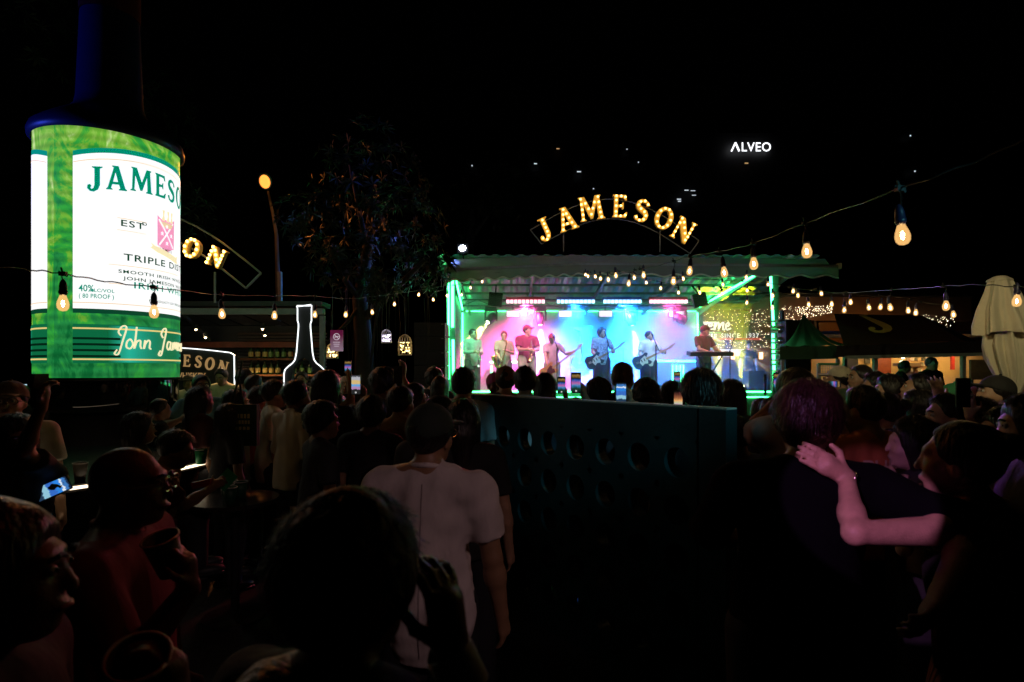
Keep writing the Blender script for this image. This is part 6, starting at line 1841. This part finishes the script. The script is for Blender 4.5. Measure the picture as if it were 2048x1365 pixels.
MB().box((0,0,0), (.12,.03,.04), Matrix.Rotation(rad(-12),3,'Y')).build('box', pmat('card_red', (.45,.03,.02), .5, 0, .05), cd)
C('dark-haired person seated low behind the glowing counter', 275, 830, 4.0, 60, hair='bob', shirt=(.012,.012,.012), skin=1, seat=True)
C('man in a cap and glasses with a white shirt at the far left', 22, 768, 3.7, 150, hair='short', cap=((.10,.06,.03),), shirt=(.52,.50,.42), glasses=True, skin=1, collar=True, res=.013)
lw = C('woman with glasses in a striped top raising a phone at the far left', 28, 838, 2.7, 120, hair='bob', shirt=(.02,.02,.03), female=True, glasses=True, skin=1, res=.011, LH=W(82,815,2.6), Lh=(.8,-.2,-1), handdir={-1:(-.1,.1,1)}, handn={-1:(-.6,.6,0)}, fingers={-1:.9,1:.5})
phone('dark phone seen edge-on in the raised hand at the far left', 80, 782, 2.6, 0, yaw=78, back=True)
ps_ = phone('bright phone lying in a hand beside the glowing counter strip', 102, 980, 2.75, 1, yaw=-10, tilt=-50, roll=55)
C('person in a green sleeve holding the bright phone by the counter', 5, 880, 2.9, 100, hair='short', shirt=(.10,.16,.03), skin=1, RH=W(80,995,2.75), Rh=(.4,-.3,-1))
C('dark-haired person standing behind the giant bottle counter', 42, 772, 6.0, 160, hair='short', shirt=(.02,.02,.02))
sc = empty('wall_screen', W(42,777,9.5), 'small bright bluish screen at the far left behind the crowd', 'screen')
MB().box((0,0,0), (.17,.03,.13)).build('screen_panel', emat('tiny_screen', (.55,.85,1.0), 1.1), sc); MB().box((0,.03,-.5), (.03,.03,1.1)).build('stand', m_black, sc)

# ---------------------------------------------------------------- right crowd
C('person in a cream cap lit green filming in front of the tent', 1682, 736, 6.2, -55, hair='short', cap=((.55,.50,.36), False), shirt=(.08,.14,.08), LH=W(1654,775,6.0), Lh=(-.5,-.2,-1), skin=0)
phone('sideways phone showing the stage held by the person in the cream cap', 1668, 769, 5.9, 0, roll=90, scale=.9)
C('person in profile with green-lit face beside the tent post', 1724, 733, 6.0, -86, hair='short', shirt=(.02,.03,.02), skin=0)
C('curly-haired person with green-lit cheek under the tent edge', 1752, 752, 5.6, -80, hair='curly', shirt=(.02,.03,.02))
C('person with violet-lit face in profile under the tent', 1782, 754, 5.0, -78, hair='bob', shirt=(.02,.02,.02))
C('person with tied hair and violet brow looking up at the stage', 1832, 752, 4.8, -70, hair='bun', shirt=(.25,.10,.14), head=(0,14,0))
C('shop keeper silhouette standing in the lit shop doorway', 1862, 716, 13.0, 170, hair='short', shirt=(.02,.02,.02))
C('second silhouette bent at the shop table', 1803, 722, 13.4, 120, hair='short', shirt=(.02,.02,.02), head=(0,-20,0))
C('woman with glasses and dark hair behind the printed orange shirt', 1775, 792, 3.7, -35, hair='bun', shirt=(.02,.015,.015), glasses=True, skin=0)
C('person in a red top partly hidden right of the printed orange shirt', 1790, 868, 3.3, -20, hair='long', shirt=(.30,.05,.05), skin=0)
C('long-haired person in the dark middle of the right crowd', 1840, 786, 3.9, -30, hair='long', shirt=(.012,.012,.012))
vio = C('woman with violet-lit profile and earring looking left', 1897, 794, 3.3, -84, hair='bun', shirt=(.03,.02,.04), female=True, skin=2, res=.012, glasses=False, LH=W(1880,805,3.5), Lh=(-.2,.3,-1), handdir={-1:(.1,.1,1)}, fingers={-1:.3,1:.5,'spread':.2})
C('person in green-lit hood clapping behind the violet-lit woman', 1912, 772, 4.4, -60, hair='short', cap=((.03,.20,.08),), shirt=(.03,.15,.06))
phone('tall black phone back held beside the parasol', 1926, 786, 3.0, 0, back=True)
C('person in a peach top raising the tall black phone', 1962, 800, 3.3, -30, hair='bun', shirt=(.40,.14,.06), RH=W(1930,820,3.05), Rh=(.5,-.4,-1), handdir={1:(0,.1,1)}, skin=0)
C('man in a cap with lit nose looking up beside the parasol', 1990, 757, 4.2, -75, hair='short', cap=((.02,.02,.02),), shirt=(.02,.02,.02), head=(0,10,0))
C('red-faced man in a cap below the parasol folds', 1966, 775, 4.8, -60, hair='short', cap=((.10,.02,.03),), shirt=(.03,.015,.02))
C('person with lit nose in profile right of the peach top', 2010, 822, 3.0, -85, hair='long', shirt=(.012,.012,.014), skin=0)
C('large dark figure cut by the right edge, face in profile', 2068, 800, 2.3, -70, hair='bob', shirt=(.10,.06,.03), skin=0, w=1.1)
pk_ = C('pink-lit woman in profile between the couple and the printed shirt', 1835, 842, 2.55, -68, eyes=False, hair='long', shirt=(.02,.015,.02), female=True, skin=2, res=.011, RH=W(1815,1000,2.45), Rh=(.3,-.3,-1), LH=W(1795,990,2.5), handdir={1:(-.2,.3,.9),-1:(.2,.3,.9)}, fingers={1:.9,-1:.9})

# ---------------------------------------------------------------- the band
BAND = 'musicians on the stage'
def Bn(label, px, top, Y, face, **k): return person(label, px, top, Y, face, floor=SF, group=BAND, res=.016, **k)
Bn('trumpeter in a pale green long-sleeved shirt at the left of the stage', 945, 659, 14.4, 152, hair='short', shirt=(.42,.50,.45), sleeve='long', pants=(.05,.06,.055), skin=2, LH=(-.06,.28,1.10), RH=(.10,.28,1.12), head=(-30,0,0), hem=.78, baggy=.035, eyes=True)
Bn('saxophonist in a tan shirt with white collar', 1008, 663, 14.3, 178, hair='short', hcol='auburn', shirt=(.42,.32,.26), collar=True, pants=(.10,.05,.10), skin=2, LH=(-.08,.26,1.18), RH=(.10,.28,.98), head=(0,-12,0), hem=.78, baggy=.03)
Bn('musician in a maroon T-shirt, cap and white trousers holding a trumpet upright', 1054, 652, 14.4, 168, hair='short', cap=((.25,.03,.08),), shirt=(.22,.02,.06), pants=(.60,.56,.48), skin=2, w=1.15, LH=(-.12,.30,1.10), RH=(.08,.30,1.12), head=(-45,5,0), hem=.80, baggy=.05)
Bn('bass player in a maroon cap and grey shirt', 1104, 669, 14.1, 186, hair='short', cap=((.22,.02,.05),), shirt=(.42,.36,.36), pants=(.45,.40,.48), skin=2, LH=W(1146,704,13.9), RH=W(1094,733,13.85), Lh=(-.3,-.4,-1), head=(10,-10,0), hem=.78, baggy=.05)
Bn('singing guitarist in a patterned blue shirt', 1203, 657, 14.2, 172, hair='mop', shirt=pmat('patterned_shirt', (.35,.40,.50), .8, 0, .7, 30), pants=(.02,.03,.10), skin=2, LH=W(1226,705,13.95), RH=W(1197,716,13.95), head=(-25,0,0), hem=.80, baggy=.05, eyes=True)
Bn('guitarist in a white shirt and glasses singing at the right', 1297, 663, 14.2, 165, hair='short', shirt=(.72,.72,.74), collar=True, pants=(.02,.03,.10), skin=2, glasses=True, LH=W(1330,706,13.95), RH=W(1290,721,13.95), head=(-35,0,0), hem=.80, baggy=.06)
Bn('keyboard player in a cap and brown open shirt', 1407, 652, 14.3, 160, hair='short', cap=((.12,.05,.04),), shirt=(.12,.06,.04), pants=(.015,.015,.02), skin=2, LH=(-.18,.34,1.06), RH=(.12,.34,1.06), head=(-25,-14,0), hem=.82)
eng = Bn('seated sound engineer in a black T-shirt with headphones', 1497, 704, 15.6, 215, hair='short', shirt=(.012,.014,.014), pants=(.012,.012,.014), skin=2, H=1.45, head=(-35,0,0))
sE = eng['s']
v, f = text_poly('OVPA', .07, 1.0)
MB().add([Vector((-(q[0]-.09), .135, 1.20+q[1]))*sE for q in v], f).build('shirt_print', cloth('print_grey', (.45,.5,.45), .1), eng['root'])
iw = (Matrix.Translation(eng['root'].location) @ Matrix.Rotation(eng['root'].rotation_euler.z, 4, 'Z')).inverted()
MB().tube([iw @ eng['hp'](.09*math.cos(t), -.01, .01+.115*math.sin(t)) for t in [math.pi*k/12 for k in range(13)]], .008, 6).build('headphones', m_black, eng['root'], True)
for px_, lab_, y0, w_ in ((1512, 'black monitor cabinet beside the seated sound engineer', 742, 32),):
    c = W(px_, y0, 15.0); o = empty('monitor_cabinet', (c.x, 15.0, SF), lab_, 'loudspeaker'); hh = c.z-SF
    MB().box((0,.15,hh/2), (w_*15/FP,.4,hh)).build('cabinet', m_spk, o); MB().box((0,-.055,hh/2), (w_*15/FP*.88,.01,hh*.85)).build('grille', m_grille, o)
# ---------------------------------------------------------------- instruments
def guitar(label, bx, by, tx, ty, Y, col, pick, length=1.0, cat='guitar'):
    a = W(bx, by, Y); b = W(tx, ty, Y); d = (b-a).normalized()
    o = empty('electric_guitar' if cat == 'guitar' else 'bass_guitar', a, label, cat, 'guitars on stage')
    Mx = frame_at((0,0,0), d, Vector((0,0,1)))
    L = (b-a).length
    out = [(-.24,.0),(-.23,.10),(-.14,.165),(-.04,.135),(.06,.125),(.15,.15),(.19,.10),(.13,.045),(.14,-.035),(.20,-.11),(.14,-.155),(.05,-.12),(-.04,-.13),(-.14,-.175),(-.23,-.11)]
    sm = smooth_path([(p[0],p[1]) for p in out+[out[0]]], 3)[:-1]
    v, f = poly([sm], .045); MB().add([Mx @ Vector(p) for p in v], f).build('body', col, o)
    pg = [(-.05,-.12),(-.08,-.02),(-.02,.05),(.10,.09),(.13,.02),(.12,-.06),(.10,-.12),(.02,-.09)]
    v, f = poly([pg], .005); MB().add([Mx @ Vector((p[0],p[1],p[2]+.047)) for p in v], f).build('pickguard', pick, o)
    m_n = pmat('maple_neck', (.50,.32,.16), .5, 0, .1)
    MB().bar(Mx @ Vector((.10,0,.05)), Mx @ Vector((L-.16,0,.05)), .048, .02, Mx.to_3x3() @ Vector((0,0,1))).build('neck', m_n, o)
    hd = [(L-.165,-.024),(L-.165,.024),(L-.13,.045),(L+.02,.055),(L+.03,.02),(L-.06,-.005),(L-.13,-.03)]
    v, f = poly([hd], .018); hd_ = MB().add([Mx @ Vector((p[0],p[1],p[2]+.04)) for p in v], f).build('headstock', m_n, o)
    for k in range(6 if cat == 'guitar' else 4):
        MB().ball(Mx @ Vector((L-.12+.024*k, .062, .05)), .009, 6, 4).build('tuning_peg', m_steel, hd_)
    MB().box(Mx @ Vector((-.13,0,.055)), (.07,.05,.02), Mx.to_3x3()).build('bridge', m_steel, o)
    for k in (-.02, .05): MB().box(Mx @ Vector((k,0,.055)), (.02,.07,.018), Mx.to_3x3()).build('pickup', m_dark, o)
    return o
guitar('natural wood bass guitar with maroon pickguard', 1098, 742, 1166, 690, 13.82, pmat('bass_wood', (.55,.28,.10), .3, 0, .2, 8), pmat('pick_maroon', (.12,.015,.03), .3), cat='bass guitar')
guitar('dark guitar with white pickguard of the singing guitarist', 1189, 721, 1249, 688, 13.88, pmat('guitar_dark', (.03,.05,.07), .25, 0, .1), pmat('pick_white', (.75,.76,.72), .3))
guitar('blue guitar with white pickguard of the guitarist in white', 1284, 722, 1349, 691, 13.88, pmat('guitar_blue', (.04,.09,.16), .25, 0, .1), pmat('pick_white', (.75,.76,.72), .3))
m_brass = pmat('brass', (.80,.55,.18), .22, 1, .1); m_silver = pmat('silver_plate', (.80,.80,.78), .2, 1, .05)
def trumpet(label, px, y0, y1, Y, mat):
    a = W(px, y0, Y); b = W(px, y1, Y); h = a.z-b.z
    o = empty('trumpet', b, label, 'trumpet', 'trumpets on stage')
    MB().lathe([(.060,0),(.045,.02),(.028,.06),(.016,.13),(.010,.22),(.008,h*.72)], (0,0,0), 14).build('bell', mat, o, True)
    MB().tube([(0,0,h*.72),(.02,0,h*.77),(.05,0,h*.72),(.05,0,h*.30),(.03,0,h*.24),(.03,0,h*.6),(.03,0,h)], .008, 6).build('tubing', mat, o, True)
    for k in range(3): MB().cyl((.015,-.012,h*(.42+.08*k)), (.075,-.012,h*(.42+.08*k)), .013, n=8).build('valve', mat, o)
    MB().lathe([(.006,h),(.012,h+.03)], (.03,0,0), 8).build('mouthpiece', mat, o)
trumpet('silver trumpet held upright by the trumpeter in pale green', 957, 699, 735, 14.08, m_silver)
trumpet('brass trumpet held upright by the musician in maroon', 1060, 682, 722, 14.05, m_brass)
sx = empty('saxophone', W(1003,735,13.98), 'gold tenor saxophone hanging from the saxophonist', 'saxophone')
def SX(x, y): q = W(x, y, 13.98) - sx.location; return (q.x, q.y, q.z)
MB().tube([SX(1012,683),SX(1014,681),SX(1013,690),SX(1008,710),SX(1003,728),SX(999,735),SX(993,733),SX(990,722),SX(987,712)], [.008,.010,.014,.022,.032,.036,.042,.052,.085], 12).build('body', m_brass, sx, True)
MB().tube([SX(1013,690),SX(1010,681),SX(1007,681)], [.010,.008,.006], 8).build('crook', m_brass, sx, True)
for k in range(8): 
    p = Vector(SX(1011-k*1.2, 694+k*4.6)); MB().cyl(p+Vector((0,-.03,0)), p+Vector((0,-.045,0)), .016, n=8).build('key', m_brass, sx)
kb = empty('keyboard', W(1420,708,13.92), 'black stage keyboard on a crossed stand', 'keyboard')
MB().box((0,0,0), (1.05,.32,.09), Matrix.Rotation(rad(8),3,'X')).build('case', m_black, kb)
for k in range(24): MB().box((-.46+k*.04,-.06,.050), (.036,.14,.012)).build('white_key', pmat('key_white', (.7,.7,.68), .3, 0, 0), kb)
hz0 = SF - kb.location.z
for sg in (-1,1): MB().bar((.30*sg,0,-.05), (-.30*sg,.02*sg,hz0), .03).build('stand_leg', m_black, kb)
def micstand(label, px, ymic, Y, mx, xb=None):
    b = W(px, 742, Y); m = W(mx, ymic, Y-.05)
    o = empty('microphone_stand', (b.x, Y, SF), label, 'microphone', 'microphone stands')
    t = Vector((0,0,m.z-SF-.20)); hd = Vector((m.x-b.x, -.05, m.z-SF))
    MB().cyl((0,0,0), t, .012, n=8).build('pole', m_black, o); MB().bar(t+Vector((-(hd.x)*.8,0,-.12)), hd, .014).build('boom', m_black, o)
    MB().lathe([(.12,0),(.12,.02),(.02,.035)], (0,0,0), 14).build('base', m_black, o)
    d = (hd-t).normalized(); mic = MB().cyl(hd-d*.02, hd+d*.10, .014, n=8).build('microphone', m_dark, o)
    MB().ball(hd+d*.11, .028, 8, 6).build('grille_ball', m_steel, mic, True)
micstand('microphone stand before the singing guitarist', 1216, 672, 13.65, 1212)
micstand('microphone stand before the guitarist in white', 1312, 674, 13.65, 1306)
micstand('microphone stand beside the bass player', 1114, 680, 13.65, 1109)
micstand('tall microphone stand beside the keyboard player', 1460, 684, 13.8, 1466)
# big letter J prop
jp = empty('letter_prop', W(1172,735,16.2), 'big pale green letter J standing behind the band', 'letter')
h = 80*16.2/FP; Mx = frame_at((0,0,.0), (1,0,.12), (-.12,0,1))
v, f = poly([[(x-.3, y) for x, y in LET['J'][0]]], .25); MB().add([Mx @ Vector((p[0]*h*1.05, p[1]*h, p[2]*h*.6)) for p in v], f).build('letter_j', pmat('prop_green', (.20,.62,.45), .4, 0, .05), jp)
# drum kit
dk = empty('drum_kit', (W(1178,0,16.0).x, 16.0, SF), 'drum kit with white drums and cymbals behind the singing guitarist', 'drum kit')
m_dr = pmat('drum_white', (.6,.62,.6), .35, 0, .1); R90 = Matrix.Rotation(rad(90),3,'X')
def drum(c, r, d, R, nm='drum'):
    o = MB().lathe([(.001,0),(r*.97,0),(r*.97,.01)], c, 24, R).build(nm+'_head', m_white, dk)
    MB().lathe([(r,0),(r*1.02,.0),(r*1.02,.03),(r,.03),(r,d),(r*1.02,d),(r*.97,d+.002)], c, 24, R).build(nm+'_shell', m_dr, dk, False)
drum((-.02,-.2,.30), .28, .38, R90.transposed(), 'bass_drum'); drum((-.28,-.05,.62), .15, -.2, Matrix.Identity(3), 'tom'); drum((.12,-.08,.64), .16, -.22, Matrix.Identity(3), 'tom'); drum((.45,.05,.5), .19, -.4, Matrix.Identity(3), 'floor_tom')
for (x, y, z, r) in ((-.5,.1,1.15,.22),(.42,.15,1.2,.24),(.75,.0,.95,.2),(1.0,.2,1.3,.2)):
    MB().lathe([(r,-.03),(r*.3,0),(.02,.02),(.001,.03)], (x,y,z), 20).build('cymbal', m_brass, dk, True); MB().cyl((x,y,0), (x,y,z), .01, n=6).build('cymbal_stand', m_dark, dk)
# pedals and monitor wedge on the stage lip
for (x, lab_) in ((1232, 'low guitar amplifier beside the drum kit'), (1330, 'pedal board with white boxes on the stage lip')):
    o = empty('amplifier' if x < 1300 else 'pedal_board', (W(x,0,14.0).x, 14.6 if x<1300 else 13.7, SF), lab_, 'amplifier' if x < 1300 else 'pedals')
    if x < 1300:
        MB().box((0,.15,.3), (.55,.3,.58)).build('cabinet', m_spk, o); MB().box((0,-.004,.26), (.48,.01,.42)).build('grille', m_grille, o); MB().box((0,-.006,.53), (.48,.012,.06)).build('control_panel', m_steel, o)
    else:
        MB().box((0,0,.02), (.6,.3,.03)).build('tray', m_black, o)
        for k in range(5): MB().box((-.24+.12*k,0,.055), (.09,.12,.04)).build('pedal', m_white if k%2 else m_grey, o)

# ---------------------------------------------------------------- unseen off-frame lamps, placed to match coloured light on the foreground
spot('magenta_par_lamp', (-1.6, -1.2, 3.4), (1.06, 1.75, 1.395), (1.0,.38,.92), 310, 5.3, .08, .012)
spot('violet_par_lamp', (-1.6, -1.2, 3.4), (1.05, 1.9, 1.72), (.75,.30,.95), 170, 4.6, .5, .02)
spot('magenta_spill_lamp', (1.9, -1.2, 3.3), (-.28, 2.25, 1.15), (1.0,.62,.64), 58, 21, .6, .05)
spot('teal_par_lamp', (2.6, -.6, 3.4), (.86, 3.2, 1.66), (.22,.85,1.0), 170, 13, 1.0, .05)
spot('red_par_lamp', (.5, 2.4, 3.9), (-.9, 1.45, 1.25), (1.0,.10,.03), 6, 30, .5, .04)
